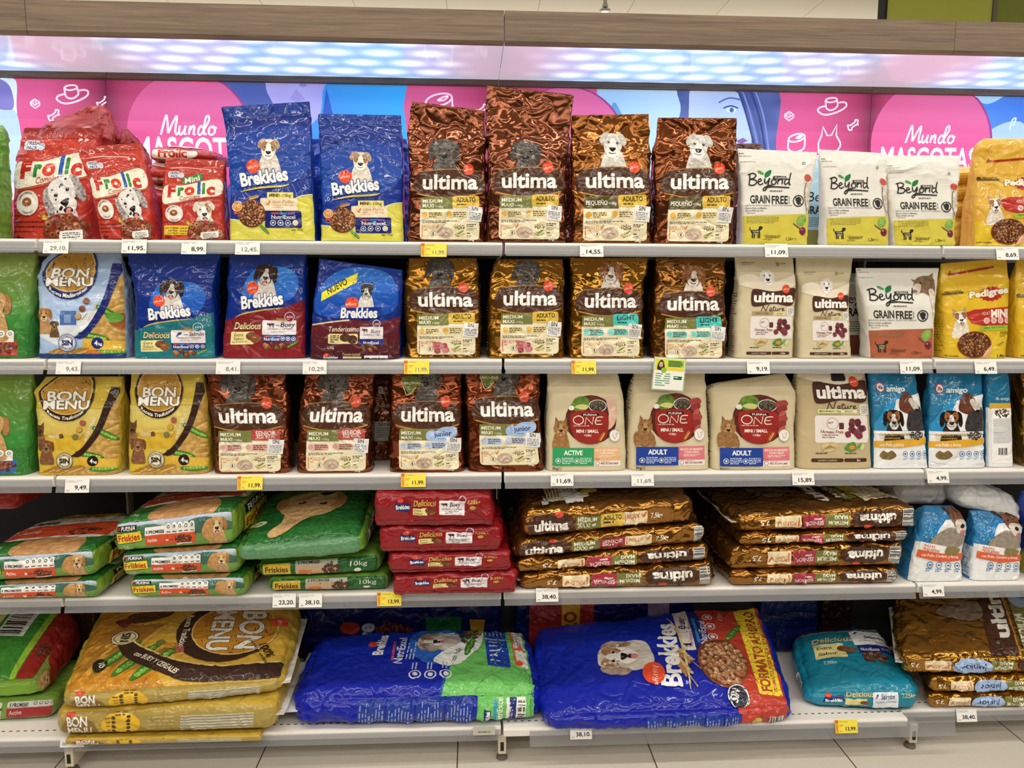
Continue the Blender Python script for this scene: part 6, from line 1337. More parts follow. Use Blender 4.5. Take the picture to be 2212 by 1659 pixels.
B('food_bag', 'white bag with hen and yellow base, middle one of three on the top shelf', 'dog food bag', 1, [(526, 1776, 1919), (450, 1775, 1919), (400, 1773, 1917), (355, 1770, 1916, 0.4), (323, 1768, 1914, 0.05, 331)], d_beyond('d8cc52', 'cdbf42', 'hen'), WH, 'matt_paper', adj=(0.01, 0.0, 0.93, 1.0), seed=13.3, crum=0.0022, depth=0.08, Y0=0.006, group=WB)
B('food_bag', 'white bag with hen and yellow base, last of three and crumpled at the top', 'dog food bag', 1, [(527, 1921, 2062), (450, 1918, 2066), (400, 1913, 2069), (360, 1911, 2072, 0.4), (336, 1910, 2074, 0.05)], d_beyond('d8cc52', 'cdbf42', 'hen'), WH, 'matt_paper', adj=(0.01, 0.0, 0.93, 0.95), seed=14.8, crum=0.0032, depth=0.08, Y0=0.004, loose=0.6, group=WB)
B('food_bag', 'pale blue lettered bag standing in the gap behind the white hen bags', 'dog food bag', 1, [(522, 1722, 1800), (430, 1722, 1800), (355, 1724, 1798, 0.3), (335, 1726, 1796)], lambda A: (A.part('front_print'), A.rect(0, 0, 1, 0.5, '8a8a4a'), A.part('brand_lettering'), A.text('Beyond', 0.2, 1.35, 0.3, '24221f', w=1.1, shear=0.15), A.text('GRAIN', 0.05, 0.98, 0.24, '24302c', w=0.8, bold=0.03), A.words(0.1, 0.85, 0.8, 6, '5a7a84', 0.02, 0.05)), mix('a8d0dc', 'b8dae4', 5), 'matt_paper', Y0=0.12, depth=0.07, seed=15.5)
YEL = mix('e6bf34', 'e0b428', 5)
B('food_bag', 'yellow bag with red rosette and terrier on the top shelf, cut by the right edge', 'dog food bag', 1, [(527, 2088, 2240), (450, 2091, 2243), (351, 2101, 2250), (311, 2107, 2258, 0.3), (299, 2124, 2260)], d_pedigree, mix('e0b446', 'd9a83a', 5), adj=(0.0, 0.02, 1.0, 0.94), seed=16.6, crum=0.0022, depth=0.1, group='yellow rosette bags')
# bags slumped behind the red ones and other second-row bags of the top shelf
B('food_bag', 'crumpled red bag slumped behind the large red bag on the top shelf', 'dog food bag', 1, [(500, 40, 250), (330, 34, 254), (290, 60, 256, 0.8), (262, 110, 244, 0.5), (229, 196, 224, 0.2)], lambda A: (A.part('front_print'), A.poly([(0.3, 1.05), (0.42, 1.2), (0.55, 1.18), (0.5, 1.02)], 'e6e2da'), A.words(0.38, 1.15, 0.12, 4, '7a7a74', 0.01, 0.025), A.ell(0.72, 1.22, 0.1, 0.06, 'd8d0cc'), A.ell(0.3, 1.02, 0.12, 0.07, '8a4a34')), mix('a8322a', 'b84438', 9), Y0=0.24, depth=0.12, seed=17.7, crum=0.007, loose=1.0)
B('food_bag', 'dark red bag top showing between the two larger red bags', 'dog food bag', 1, [(505, 258, 330), (360, 256, 326), (300, 258, 300, 0.6), (278, 264, 278, 0.2)], None, mix('a42e26', '8e2822', 7), Y0=0.24, depth=0.11, seed=18.1, crum=0.006, loose=1.0)
for k, (ya, yb_, xa, xb) in enumerate(((350, 318, 322, 462), (400, 352, 312, 380), (440, 402, 306, 378))):
    C = box8((xa, yb_, ya), (xb, yb_+8, ya+2), 0.135+0.0*k, 0.14)
    C[:4, 2] = SZ[1]+0.001 if k == 2 else C[:4, 2]+0.003
    sack('food_bag', ('red bag with white name lying on the pile behind the small red bag', 'red bag, middle of the pile behind the small red bag', 'red bag, lowest of the pile behind the small red bag')[k], 'dog food bag', C, mix('b03028', 'a82c26', 6), arts={'front': lambda A: (A.part('front_print'), A.blob([(0.05, 0.05), (0.1, 0.2), (0.6, 0.22), (0.75, 0.1), (0.5, 0.04)], 'ece2cc'), A.text('Frolic', 0.14, 0.07, 0.1, 'b8301e', w=0.45, bold=0.06)), 'top': lambda A: A.blob([(0.2, 0.1), (0.3, 0.4), (0.7, 0.35), (0.8, 0.1)], mix('d9cfc4', 'c8a08a', 10))}, crum=0.004, seed=19.0+k, r=0.03, group='red bags piled behind the small red bag')
B('food_bag', 'dark blue bag standing behind the shorter blue and yellow bag', 'dog food bag', 1, [(516, 640, 884), (400, 660, 884), (330, 664, 882, 0.4), (300, 668, 878)], None, grad('1a3c9c', '1e48b0', 0.0, 1.2), Y0=0.15, depth=0.1, seed=20.5, crum=0.005, loose=0.9)
B('food_bag', 'dark brown foil bag top peeping over the first white hen bag', 'dog food bag', 1, [(515, 1560, 1650), (400, 1560, 1655), (330, 1570, 1656, 0.4), (310, 1590, 1645, 0.1)], None, foil('5a3022', 0.5), 'crumpled_foil', Y0=0.14, depth=0.1, seed=21.5, crum=0.005)
B('food_bag', 'dark brown foil bag in the gap behind the second and third foil bags', 'dog food bag', 1, [(515, 1185, 1270), (400, 1185, 1270), (340, 1190, 1265, 0.4), (315, 1195, 1262)], None, foil('5a3022', 0.6), 'crumpled_foil', Y0=0.14, depth=0.1, seed=22.5, crum=0.005)
for k, y in enumerate((362, 398, 434, 470)):
    C = box8((2058, y, y+34), (2140, y+2, y+36), 0.13, 0.16); C[:4, 2] = SZ[1]+0.002 if k == 3 else at(2058, y+36, 0.13)[2]
    sack('food_bag', 'yellow bag lying behind the yellow rosette bag, %s of the pile' % ('topmost', 'second', 'third', 'lowest')[k], 'dog food bag', C, mix('d9a83a', 'e0b446', 6), arts={'front': lambda A: [A.words(0.1, 0.1+0.05*q, 0.8, 1, 'a87a2c', 0.012, 0.03, seed=q) for q in range(4)]}, crum=0.004, seed=23.0+k, r=0.025, group='yellow bags piled behind the rosette bag')

# second shelf
B('food_bag', 'green meadow bag with golden puppy on the second shelf, cut by the left edge', 'dog food bag', 2, [(770, -70, 84), (680, -70, 85), (605, -68, 82, 0.5), (548, -66, 80, 0.1)], d_friskies_stand('b8443a'), grad('3f8a3c', '8aa04a', 0.6, 1.6), seed=31.0, crum=0.0035, depth=0.12, group='green meadow bags')
B('food_bag', 'pale blue bag with oval gold name plate and two dogs on the second shelf', 'dog food bag', 2, [(771, 85, 288), (690, 84, 285), (600, 80, 277, 0.6), (566, 92, 268, 0.25), (547, 112, 262, 0.1)], d_bonmenu(True), mix('a8c2e6', '9ab6e0', 5), adj=(0.0, 0.0, 1.0, 1.0), seed=32.0, crum=0.0028, depth=0.13)
DB = grad('102a80', '123a9c', 0.4, 1.3)
B('food_bag', 'blue and teal fish flavour bag with spaniel on the second shelf', 'dog food bag', 2, [(772, 291, 478), (700, 290, 474), (630, 290, 468, 0.7), (585, 282, 472, 0.35), (547, 273, 476, 0.1)], d_delicious('1f7a86', '1c6a78', 'Salmón', 'fish', '2,7kg'), DB, adj=(0.0, -0.07, 1.0, 0.92), seed=33.0, crum=0.0026, depth=0.12, group='blue spaniel bags')
B('food_bag', 'blue and dark red beef flavour bag with spaniel on the second shelf', 'dog food bag', 2, [(773, 480, 668), (664, 488, 666), (600, 492, 664, 0.6), (550, 497, 663, 0.15)], d_delicious('8c2228', '7a1c24', 'Buey', 'cow'), DB, adj=(0.0, 0.0, 1.0, 1.0), seed=34.0, crum=0.0026, depth=0.12, group='blue spaniel bags')
B('food_bag', 'blue and maroon bag with collie and yellow ribbon leaning off the second shelf', 'dog food bag', 2, [(783, 669, 868), (690, 672, 868), (630, 678, 870, 0.7), (558, 688, 870, 0.12, 583)], d_tender, DB, adj=(0.0, -0.03, 1.0, 1.02), seed=35.0, crum=0.0024, depth=0.11, Y0=-0.006)
B('food_bag', 'golden bronze beef foil bag, first foil bag on the second shelf', 'dog food bag', 2, [(771, 876, 1039), (700, 876, 1038), (640, 873, 1037, 0.75), (590, 876, 1034, 0.45), (558, 882, 1030, 0.2)], d_ultima(meat=('BUEY', 'd86a6c'), pet=GREY, petpos=(1712, 985, 150)), foil(GO), 'crumpled_foil', adj=(0.02, 0.02, 0.98, 1.0), seed=36.0, crum=0.0036, depth=0.11, loose=0.45, group='bronze foil bags on the second shelf')
B('food_bag', 'golden bronze beef foil bag with side print, second foil bag on the second shelf', 'dog food bag', 2, [(773, 1052, 1219), (700, 1053, 1219), (640, 1055, 1220, 0.8), (596, 1058, 1220, 0.55), (560, 1075, 1216, 0.2)], d_ultima(meat=('BUEY', 'd86a6c'), pet=GREY, petpos=(1712, 1010, 150)), foil(GO), 'crumpled_foil', adj=(0.03, 0.03, 0.96, 0.98), seed=37.0, crum=0.0036, depth=0.11, side=(-1, d_side_lines(None, 'e0d4b8', 16)), group='bronze foil bags on the second shelf')
LI = dict(age=('LIGHT', '4fc4c0', '12403e'), icon='6fd0cc', pet=BEAG, petpos=(1745, 1000, 130))
B('food_bag', 'golden bronze foil bag with turquoise label and beagle, right of the middle joint', 'dog food bag', 2, [(773, 1224, 1393), (700, 1226, 1391), (640, 1231, 1388, 0.75), (590, 1233, 1394, 0.4), (557, 1231, 1400, 0.15)], d_ultima(**LI), foil(GO), 'crumpled_foil', adj=(0.02, 0.0, 0.97, 0.98), seed=38.0, crum=0.0042, depth=0.11, loose=0.55, group='bronze foil bags on the second shelf')
B('food_bag', 'golden bronze foil bag with turquoise label and beagle, beside the kraft lamb bags', 'dog food bag', 2, [(772, 1402, 1569), (700, 1402, 1568), (640, 1406, 1566, 0.75), (590, 1412, 1570, 0.4), (557, 1415, 1568, 0.15)], d_ultima(**LI), foil('7c501c'), 'crumpled_foil', adj=(0.02, -0.02, 0.97, 0.98), seed=39.0, crum=0.0042, depth=0.11, loose=0.5, group='bronze foil bags on the second shelf')
KR = mix('cfc2a0', 'd6caab', 6)
B('food_bag', 'small kraft lamb bag with white fluffy dog, left one on the second shelf', 'dog food bag', 2, [(773, 1585, 1713), (700, 1588, 1716), (618, 1594, 1722, 0.7), (585, 1590, 1717, 0.2), (556, 1586, 1714, 0.06)], d_nature(), KR, 'matt_paper', adj=(0.01, 0.0, 0.98, 1.0), seed=40.0, crum=0.0018, depth=0.1, side=(-1, d_side_lines(None, '6a5c44', 24)), group='kraft lamb bags')
B('food_bag', 'small kraft lamb bag with white fluffy dog, right one with the hidden name end', 'dog food bag', 2, [(772, 1714, 1838), (700, 1716, 1836), (618, 1722, 1834, 0.7), (585, 1719, 1840, 0.2), (556, 1718, 1843, 0.06)], d_nature(), KR, 'matt_paper', adj=(0.02, 0.0, 0.96, 1.0), seed=41.0, crum=0.0022, depth=0.1, group='kraft lamb bags')
B('food_bag', 'dark bag standing in the gap between the kraft and the white cow bag', 'dog food bag', 2, [(768, 1800, 1876), (690, 1800, 1876), (610, 1802, 1874, 0.5), (590, 1805, 1872)], lambda A: (A.part('front_print'), A.rect(0, 0, 1, 0.6, '8a4a34'), A.text('Beyond', 0.1, 1.6, 0.3, '24221f', w=1.2), A.text('GRAIN', 0.1, 1.2, 0.26, '24201c', w=0.8, bold=0.04), A.words(0.1, 1.0, 0.8, 5, '5a564c', 0.03, 0.07)), WH, 'matt_paper', Y0=0.15, depth=0.08, seed=42.0)
B('food_bag', 'white bag with cow and terracotta base on the second shelf', 'dog food bag', 2, [(775, 1867, 2016), (700, 1864, 2018), (660, 1858, 2021, 0.8), (612, 1850, 2027, 0.35), (579, 1848, 2029, 0.05)], d_beyond('b8684a', 'a85a3e', 'cow'), WH, 'matt_paper', adj=(-0.01, 0.0, 0.93, 1.0), seed=43.0, crum=0.0022, depth=0.09)
B('food_bag', 'whole yellow bag with red rosette and terrier on the second shelf', 'dog food bag', 2, [(773, 2037, 2171), (700, 2036, 2177), (627, 2031, 2182, 0.6, 610), (600, 2031, 2178, 0.2, 585), (569, 2032, 2175, 0.04, 558)], d_pedigree, YEL, adj=(-0.05, 0.0, 1.0, 1.0), seed=44.0, crum=0.002, depth=0.11, side=(-1, d_side_lines()), group='yellow rosette bags')
B('food_bag', 'yellow rosette bag on the second shelf cut by the right edge', 'dog food bag', 2, [(773, 2179, 2318), (690, 2180, 2322), (620, 2182, 2324, 0.5), (560, 2196, 2318, 0.05)], d_pedigree, YEL, seed=45.0, crum=0.002, depth=0.11, group='yellow rosette bags')

# third shelf
B('food_bag', 'green meadow bag with puppy on the third shelf, cut by the left edge', 'dog food bag', 3, [(1022, -75, 82), (930, -75, 82), (870, -70, 78, 0.5), (808, -66, 72, 0.12)], d_friskies_stand('3a6ab0'), grad('3f8a3c', '7a963c', 0.6, 1.6), adj=(0.0, 0.0, 1.0, 0.9), seed=51.0, crum=0.0035, depth=0.12, group='green meadow bags')
YB = mix('d9c04a', 'cfb23e', 5)
B('food_bag', 'yellow countryside bag with flap top and two dogs, left of the pair', 'dog food bag', 3, [(1025, 84, 273), (940, 82, 273), (880, 79, 271, 0.8), (848, 70, 268, 0.4), (814, 98, 266, 0.15)], d_bonmenu(), YB, adj=(0.0, 0.0, 1.0, 1.0), seed=52.0, crum=0.002, depth=0.13, group='yellow countryside bags')
B('food_bag', 'yellow countryside bag with two dogs, right of the pair beside foil bags', 'dog food bag', 3, [(1022, 278, 463), (940, 278, 461), (870, 281, 455, 0.8), (840, 280, 448, 0.4), (806, 282, 440, 0.15)], d_bonmenu(), YB, adj=(0.01, 0.0, 1.0, 1.04), seed=53.0, crum=0.0018, depth=0.13, group='yellow countryside bags')
SE = dict(age=('SENIOR', 'b8504c', 'f4e4dc', 'AGE VITAL'), icon='e0a8a0', pet=GREY, petpos=(1700, 980, 160))
RBG = 'reddish bronze foil bags on the third shelf'
B('food_bag', 'reddish bronze senior foil bag with crumpled flap, first foil bag on the third shelf', 'dog food bag', 3, [(1024, 463, 634), (960, 461, 634), (910, 458, 630, 0.8), (860, 452, 624, 0.5), (808, 444, 620, 0.25)], d_ultima(**SE), foil(RB_), 'crumpled_foil', adj=(-0.05, 0.0, 1.02, 1.02), seed=54.0, crum=0.0036, depth=0.12, loose=0.5, group=RBG)
B('food_bag', 'reddish bronze senior foil bag, second foil bag on the third shelf', 'dog food bag', 3, [(1018, 641, 808), (960, 642, 807), (910, 645, 804, 0.8), (860, 650, 808, 0.5), (808, 656, 812, 0.25)], d_ultima(**SE), foil(RB_), 'crumpled_foil', adj=(0.0, 0.0, 1.0, 1.03), seed=55.0, crum=0.0036, depth=0.12, loose=0.45, group=RBG)
B('food_bag', 'dark foil bag in the gap behind the senior and puppy bags', 'dog food bag', 3, [(1000, 770, 850), (900, 770, 850), (830, 775, 848, 0.6), (800, 780, 846)], lambda A: (A.part('recipe_label'), A.rect(0.52, 0.55, 1.0, 1.1, 'a8a49a'), A.text('SIN', 0.62, 0.98, 0.1, '3a3a3a', w=0.3), A.words(0.58, 0.9, 0.38, 5, '5a5a5a', 0.02, 0.06), A.part('brand_lettering'), A.text('a', 0.6, 1.9, 0.3, 'e8e0d4', bold=0.05), A.text('SENIOR', 0.5, 1.5, 0.1, 'e0c0b4', w=0.45)), foil('6a3a22', 0.5), 'crumpled_foil', Y0=0.17, depth=0.1, seed=56.0)
JU = dict(age=('junior',), icon='b4c8ee', junior=True, pet=GREY, petpos=(1735, 960, 150), defen=True)
B('food_bag', 'reddish bronze puppy foil bag with blue cloud label, left of the puppy pair', 'dog food bag', 3, [(1013, 840, 1005), (950, 840, 1002), (900, 842, 998, 0.8), (850, 843, 998, 0.5), (806, 843, 998, 0.25)], d_ultima(**JU), foil('7c3c1e'), 'crumpled_foil', adj=(0.0, 0.01, 1.0, 1.0), seed=57.0, crum=0.0036, depth=0.12, loose=0.5, group=RBG)
B('food_bag', 'reddish bronze puppy foil bag with blue cloud label under the middle joint', 'dog food bag', 3, [(1014, 1009, 1176), (950, 1008, 1170), (900, 1007, 1166, 0.8), (850, 1006, 1164, 0.5), (806, 1006, 1163, 0.25)], d_ultima(**JU), foil('7c3c1e'), 'crumpled_foil', adj=(0.03, 0.06, 0.98, 0.99), seed=58.0, crum=0.0038, depth=0.12, loose=0.5, group=RBG)
KO = mix('ddd0b0', 'd3c5a3', 5); KG = 'kraft bags with red medallion'
SL = (-1, d_side_lines(None, '5a5244', 26))
B('food_bag', 'kraft medallion bag with green label strip and small terrier', 'dog food bag', 3, [(1012, 1178, 1353), (930, 1179, 1351), (852, 1183, 1347, 0.8), (825, 1182, 1340, 0.35), (806, 1181, 1335, 0.15)], d_one('ACTIVE'), KO, 'matt_paper', adj=(0.0, 0.0, 1.0, 1.0), seed=59.0, crum=0.002, depth=0.13, side=SL, group=KG)
B('food_bag', 'kraft medallion bag with blue label strip behind the hanging leaflet', 'dog food bag', 3, [(1013, 1355, 1532), (930, 1357, 1531), (850, 1364, 1527, 0.8), (825, 1367, 1525, 0.35), (806, 1369, 1524, 0.15)], d_one('ADULT'), KO, 'matt_paper', adj=(0.01, 0.0, 1.0, 1.0), seed=60.0, crum=0.002, depth=0.13, side=SL, group=KG)
B('food_bag', 'kraft medallion bag with blue label strip and slanting folded top', 'dog food bag', 3, [(1016, 1534, 1718), (930, 1535, 1716), (846, 1533, 1721, 0.75, 856), (830, 1545, 1706, 0.3, 822), (826, 1560, 1696, 0.1, 806)], d_one('ADULT'), KO, 'matt_paper', adj=(0.01, -0.02, 0.98, 0.95), seed=61.0, crum=0.002, depth=0.13, side=SL, group=KG)
B('food_bag', 'large kraft lamb bag with black dog on the third shelf', 'dog food bag', 3, [(1013, 1720, 1882), (930, 1721, 1880), (850, 1721, 1877, 0.7), (806, 1719, 1870, 0.2)], d_nature(True), mix('bfae86', 'c6b58f', 6), 'matt_paper', adj=(0.02, 0.03, 0.96, 0.92), seed=62.0, crum=0.0016, depth=0.13, side=SL)
IF = mix('1f6f9c', '2a80ac', 7); IG = 'pale blue puppy bags'
for k, (rows, lab, ds, adj, Y0) in enumerate((([(1009, 1884, 2004), (930, 1885, 1996), (870, 1884, 1987, 0.7), (830, 1880, 1980, 0.35), (806, 1876, 1977, 0.15)], 'blue and white puppy bag, left one beside the large kraft bag', d_ifa, (0, 0.0, 1.0, 1.05), 0.012), ([(1009, 2003, 2126), (930, 2004, 2124), (870, 2006, 2122, 0.7), (830, 2006, 2122, 0.35), (806, 2006, 2122, 0.15)], 'blue and white puppy bag above the 4,99 tag', d_ifa, (0, 0.0, 1.0, 1.0), 0.01), ([(1008, 2127, 2185), (930, 2127, 2184), (850, 2128, 2182, 0.7), (806, 2128, 2178, 0.4)], 'blue and white bag turned to show its text side', d_ifa_back, (0, 0, 1, 1.0), 0.02))):
    B('food_bag', lab, 'dog food bag', 3, rows, ds, IF, 'glossy_film', adj=adj, seed=63.0+k, crum=0.0022 if k < 2 else 0.001, depth=0.08, Y0=Y0, gusset=True, group=IG)
B('food_bag', 'bronze foil bag on the third shelf cut by the right edge', 'dog food bag', 3, [(1006, 2192, 2350), (930, 2190, 2348), (850, 2196, 2346, 0.7), (806, 2202, 2340, 0.3)], d_ultima(age=('LIGHT', '4fc4c0', '12403e')), foil(GO), 'crumpled_foil', seed=67.0, crum=0.004, depth=0.11)
# ------------------------------------------------------------------ lying sacks
def pick8(fbl, fbr, ftl, ftr, btl, btr, z0, dz=0.0, dzr=None):
    """corners of a sack resting at height z0 from the picture points of its front edges and of the back edge of its upper face"""
    a, b = atz(*fbl, z0), atz(*fbr, z0); c, d = at(*ftl, a[1]), at(*ftr, b[1]); zt = (c[2]+d[2])/2
    e, f = atz(*btl, c[2]+dz), atz(*btr, d[2]+(dz if dzr is None else dzr))
    if e[1] > 0.388: e = at(*btl, 0.388)
    if f[1] > 0.388: f = at(*btr, 0.388)
    g, h = e.copy(), f.copy(); g[2] = h[2] = z0
    return np.array([a, b, g, h, c, d, e, f])
def F100(A): return Px(A, 0, 100*A.Hh, 100), 100*A.Hh
def promises(D, x0, y0, x1, y1, small=1.0):
    hh = y1-y0; n = 5
    for k in range(n): D.ell(x0+(x1-x0)*(0.47+0.12*k), y0+0.12*hh, 0.055*(x1-x0), 0.13*hh, 'f4f2ee'); 
    D.rect(x0, y0+0.08*hh, x1, y0+0.5*hh, 'f4f2ee', r=0.6); D.rect(x0, y0+0.48*hh, x1, y1, 'd8522a')
    for k in range(n): D.ring(x0+(x1-x0)*(0.47+0.12*k), y0+0.14*hh, 0.028*(x1-x0), 0.5, '3a4a44', ry=0.07*hh); D.rect(x0+(x1-x0)*(0.43+0.12*k), y0+0.36*hh, x0+(x1-x0)*(0.51+0.12*k), y0+0.41*hh, '4a4a48')
    D.text('5 PROMISES', x0+0.8, y0+0.4*hh, 0.16*hh, '1c1c1c', w=0.36*(x1-x0), bold=0.04); D.text('Active', x0+1.2, y0+0.82*hh, 0.19*hh, 'f8e8e0', w=0.2*(x1-x0), bold=0.02)
    D.bits(x0+0.76*(x1-x0), y0+0.74*hh, 0.17*(x1-x0), 0.17*hh, 30, ['5a2c1c', '6e3a26', '47221a'], 0.05*(x1-x0), seed=3); D.ell(x0+0.43*(x1-x0), y0+0.78*hh, 1.2, 0.9, 'f2d8d0'); D.ell(x0+0.52*(x1-x0), y0+0.78*hh, 1.6, 0.7, 'b8281c'); D.path([(x0+0.62*(x1-x0), y1-0.6), (x1-3, y1-0.9)], 0.8, 'f0dcd2')
def f_friskies(A):
    D, H = F100(A); D.part('front_print'); D.rect(-1, -1, 101, H*0.55, grad('6a9a4a', 'c4cce8', 0.6*A.Hh, 0.95*A.Hh)); D.blob([(-2, H*0.62), (8, H*0.3), (30, H*0.16), (50, H*0.3), (75, H*0.12), (101, H*0.4), (101, H*0.64)], mix('2f5a56', '4a7a5a', 12)); D.rect(-1, H*0.56, 101, H+1, mix('5f8f3c', '78a84a', 8))
    D.part('brand_lettering'); D.rect(3.5, H*0.14, 20, H*0.3, '17181a'); D.text('PURINA', 7.5, H*0.28, H*0.11, 'f0eee8', w=11.5, bold=0.03); D.ring(5.5, H*0.22, 1.2, 0.5, 'd84a3a')
    D.poly([(3, H*0.34), (24, H*0.3), (25, H*0.66), (14, H*0.7), (4, H*0.74)], '3a6a1c'); D.poly([(3.6, H*0.37), (23.4, H*0.33), (24.4, H*0.64), (14, H*0.67), (4.6, H*0.71)], 'f0d23a'); D.text('Friskies', 5.2, H*0.63, H*0.22, 'b8281c', w=17.5, bold=0.03, rot=0.05)
    D.part('recipe_label'); promises(D, 27, H*0.2, 68, H*0.82); D.part('front_print'); D.text('10kg', 9, H*0.87, H*0.1, 'f2f2ea', w=7); D.ell(11, H*0.95, 2.6, H*0.04, 'f2efe8')
    dog(D, 86, H*0.38, H*0.42, tongue=True, **GOLD); D.part('dog_picture'); D.blob([(74, H*0.62), (76, H*0.3), (82, H*0.22), (82, H*0.8)], mix('d4a468', 'b07c44', 36))
def t_friskies(band=(0.30, 0.78)):
    def f(A):
        D, H = F100(A); D.part('top_print'); D.rect(-1, -1, 101, H+1, mix('2f7a30', '1f5c24', 30)); D.blob([(30, H*0.99), (32, H*0.72), (50, H*0.66), (78, H*0.72), (82, H*0.99)], mix('c89a68', 'a87848', 16))
        D.blob([(8, H*(1-band[0])), (6, H*(1-band[1])), (50, H*(0.94-band[1])), (96, H*(1-band[1])), (95, H*(1-band[0])), (50, H*(1.03-band[0]))], 'e8e4de')
        D.poly([(7, H*(1.0-band[0])), (7, H*(1.18-band[1])), (95, H*(1.14-band[1])), (94, H*(1.0-band[0]))], 'd8522a'); D.text('Active', 14, H*(0.9-band[0]), H*0.1, 'f8e8e0', w=17, bold=0.02); D.text('5 PROMISES', 10, H*(1.14-band[1]), H*0.08, '1c1c1c', w=24, bold=0.03)
        [D.ring(45+9*k, H*(1.08-band[1]), 2.4, 0.6, '3a4a44') for k in range(5)]; D.bits(72, H*(0.9-band[0]), 13, H*0.09, 40, ['5a2c1c', '6e3a26', '47221a'], 3.4, seed=5); D.ell(52, H*(0.92-band[0]), 3.2, 2.4, 'b8281c'); D.ring(52, H*(0.92-band[0]), 3.2, 0.6, 'f0d8d0', ry=2.4)
        D.text('10kg', 9, H*0.9, H*0.07, 'f2f2ea', w=8)
        D.part('brand_lettering'); D.blob([(22, H*0.16), (40, H*0.05), (78, H*0.06), (70, H*0.2)], 'd8b83a'); D.text('Friskies', 32, H*0.17, H*0.08, '9a2418', w=34, bold=0.03)
    return f
def e_friskies(A):
    D, H = F100(A); D.part('end_print'); W = 100*A.W; D.text('PURINA', W*0.28, H*0.34, H*0.17, 'f0eee8', w=W*0.5, bold=0.03); D.rect(W*0.24, H*0.16, W*0.82, H*0.38, '17181a'); D.text('PURINA', W*0.3, H*0.35, H*0.16, 'f0eee8', w=W*0.46, bold=0.03); D.rect(W*0.2, H*0.42, W*0.86, H*0.84, 'e8cc3a', r=2); D.text('Friskies', W*0.25, H*0.74, H*0.24, '9a2418', w=W*0.56, bold=0.03)
GRN = mix('7f9c34', '6e8c2e', 6); MEADOW = 'green meadow sacks on the fourth shelf'
Y4 = -0.022; Z4 = SZ[4]+0.0015
AR = lambda: {'front': f_friskies, 'top': t_friskies(), 'right': e_friskies}
C2 = settle([box8((-62, 1204, 1263), (204, 1186, 1246), Y4, 0.36), box8((-75, 1266, 1310), (212, 1250, 1303), Y4, 0.36, z0=Z4)])
sack('food_sack', 'green sack with orange label topping the pile at the left end of the fourth shelf', 'dog food bag', C2[0], GRN, arts=AR(), crum=0.003, seed=101.0, r=0.028, group=MEADOW)
sack('food_sack', 'green sack lying lowest in the pile at the left edge of the fourth shelf', 'dog food bag', C2[1], GRN, arts=AR(), crum=0.003, seed=102.0, puff=0.004, r=0.026, group=MEADOW)
sack('food_sack', 'red cornered green sack end at the far left of the fourth shelf', 'dog food bag', box8((-120, 1062, 1110), (34, 1062, 1102), 0.1, 0.2), mix('a83028', '8a2820', 6), crum=0.003, seed=103.0, r=0.02)
ROW = (((243, 1131, 1194), (505, 1099, 1162), None, 'green sack with golden dog, tilted on top of the second pile of the fourth shelf'), ((257, 1197, 1247), (515, 1180, 1241), None, 'green sack with golden dog, middle of the second pile of the fourth shelf'), ((275, 1250, 1309), (531, 1244, 1300), Z4, 'green sack with golden dog, lowest of the second pile of the fourth shelf'))
CS = settle([box8(fl, fr, Y4-0.004, 0.36, z0=z0) for fl, fr, z0, lab in ROW])
for k, (fl, fr, z0, lab) in enumerate(ROW):
    sack('food_sack', lab, 'dog food bag', CS[k], GRN, arts={'front': f_friskies, 'top': t_friskies((0.34, 0.8)), 'right': e_friskies}, puff=0.012 if k == 0 else 0.003, crum=0.003, seed=104.0+k, r=0.026, group=MEADOW)
def t_puppy(A):
    D, H = F100(A); A.place(0, 0, 1, 0.74); D.part('top_print'); D.rect(-1, -1, 101, H+1, mix('2a7a34', '174f22', 46))
    r = random.Random(9)
    for _ in range(120): x, y = r.uniform(0, 100), r.uniform(0, H); D.path([(x, y), (x+r.uniform(-1.5, 1.5), y-r.uniform(2, 4))], 0.45, ('5aa84a', '3f8f40', '1d5a28')[_ % 3], smooth=False)
    D.part('dog_picture'); F = mix('e0bc88', 'c0925c', 40, seed=2.0)
    D.blob([(22, H*0.1), (24, H*0.4), (34, H*0.56), (52, H*0.62), (68, H*0.54), (76, H*0.3), (72, H*0.04), (46, -2)], F, h=0.02); D.blob([(32, H*0.5), (30, H*0.68), (22, H*0.84), (26, H*0.92), (36, H*0.86), (46, H*0.7), (54, H*0.58)], F, h=0.02)
    D.blob([(46, H*0.16), (52, H*0.02), (64, -1), (68, H*0.12), (62, H*0.22), (52, H*0.22)], mix('ecd2a8', 'd8b47e', 30)); D.blob([(53, H*0.02), (66, H*0.02), (63, H*0.11), (57, H*0.11)], '241c18'); D.ell(41, H*0.27, 3.6, 2.8, '2a1c12'); D.ell(60, H*0.33, 3.4, 2.7, '2a1c12'); D.ell(40.4, H*0.26, 1, 0.8, 'f0f0f0'); D.ell(59.4, H*0.32, 1, 0.8, 'f0f0f0'); D.blob([(70, H*0.06), (79, H*0.2), (76, H*0.42), (68, H*0.46), (70, H*0.24)], mix('c89658', 'a87840', 30)); D.blob([(22, H*0.06), (18, H*0.24), (24, H*0.4), (29, H*0.22)], mix('c89658', 'a87840', 30))
    D.part('top_print'); D.ell(10, H*0.62, 7, 6, 'dfe6b8'); D.ring(10, H*0.62, 3, 1, '6a9a5a')
def f_puppy(A):
    D, H = F100(A); D.part('front_print'); D.rect(-1, -1, 101, H+1, mix('6a9a70', '4f8458', 50))
def e_puppy(A):
    D, H = F100(A); D.part('end_print'); W = 100*A.W; D.poly([(W*0.1, H*0.9), (W*0.2, H*0.3), (W*0.9, H*0.2), (W*0.85, H*0.8)], 'f0f0ea'); D.bars(W*0.25, H*0.35, W*0.7, H*0.75, 10, '24241f')
PU = mix('4a8a34', '7fa03a', 6)
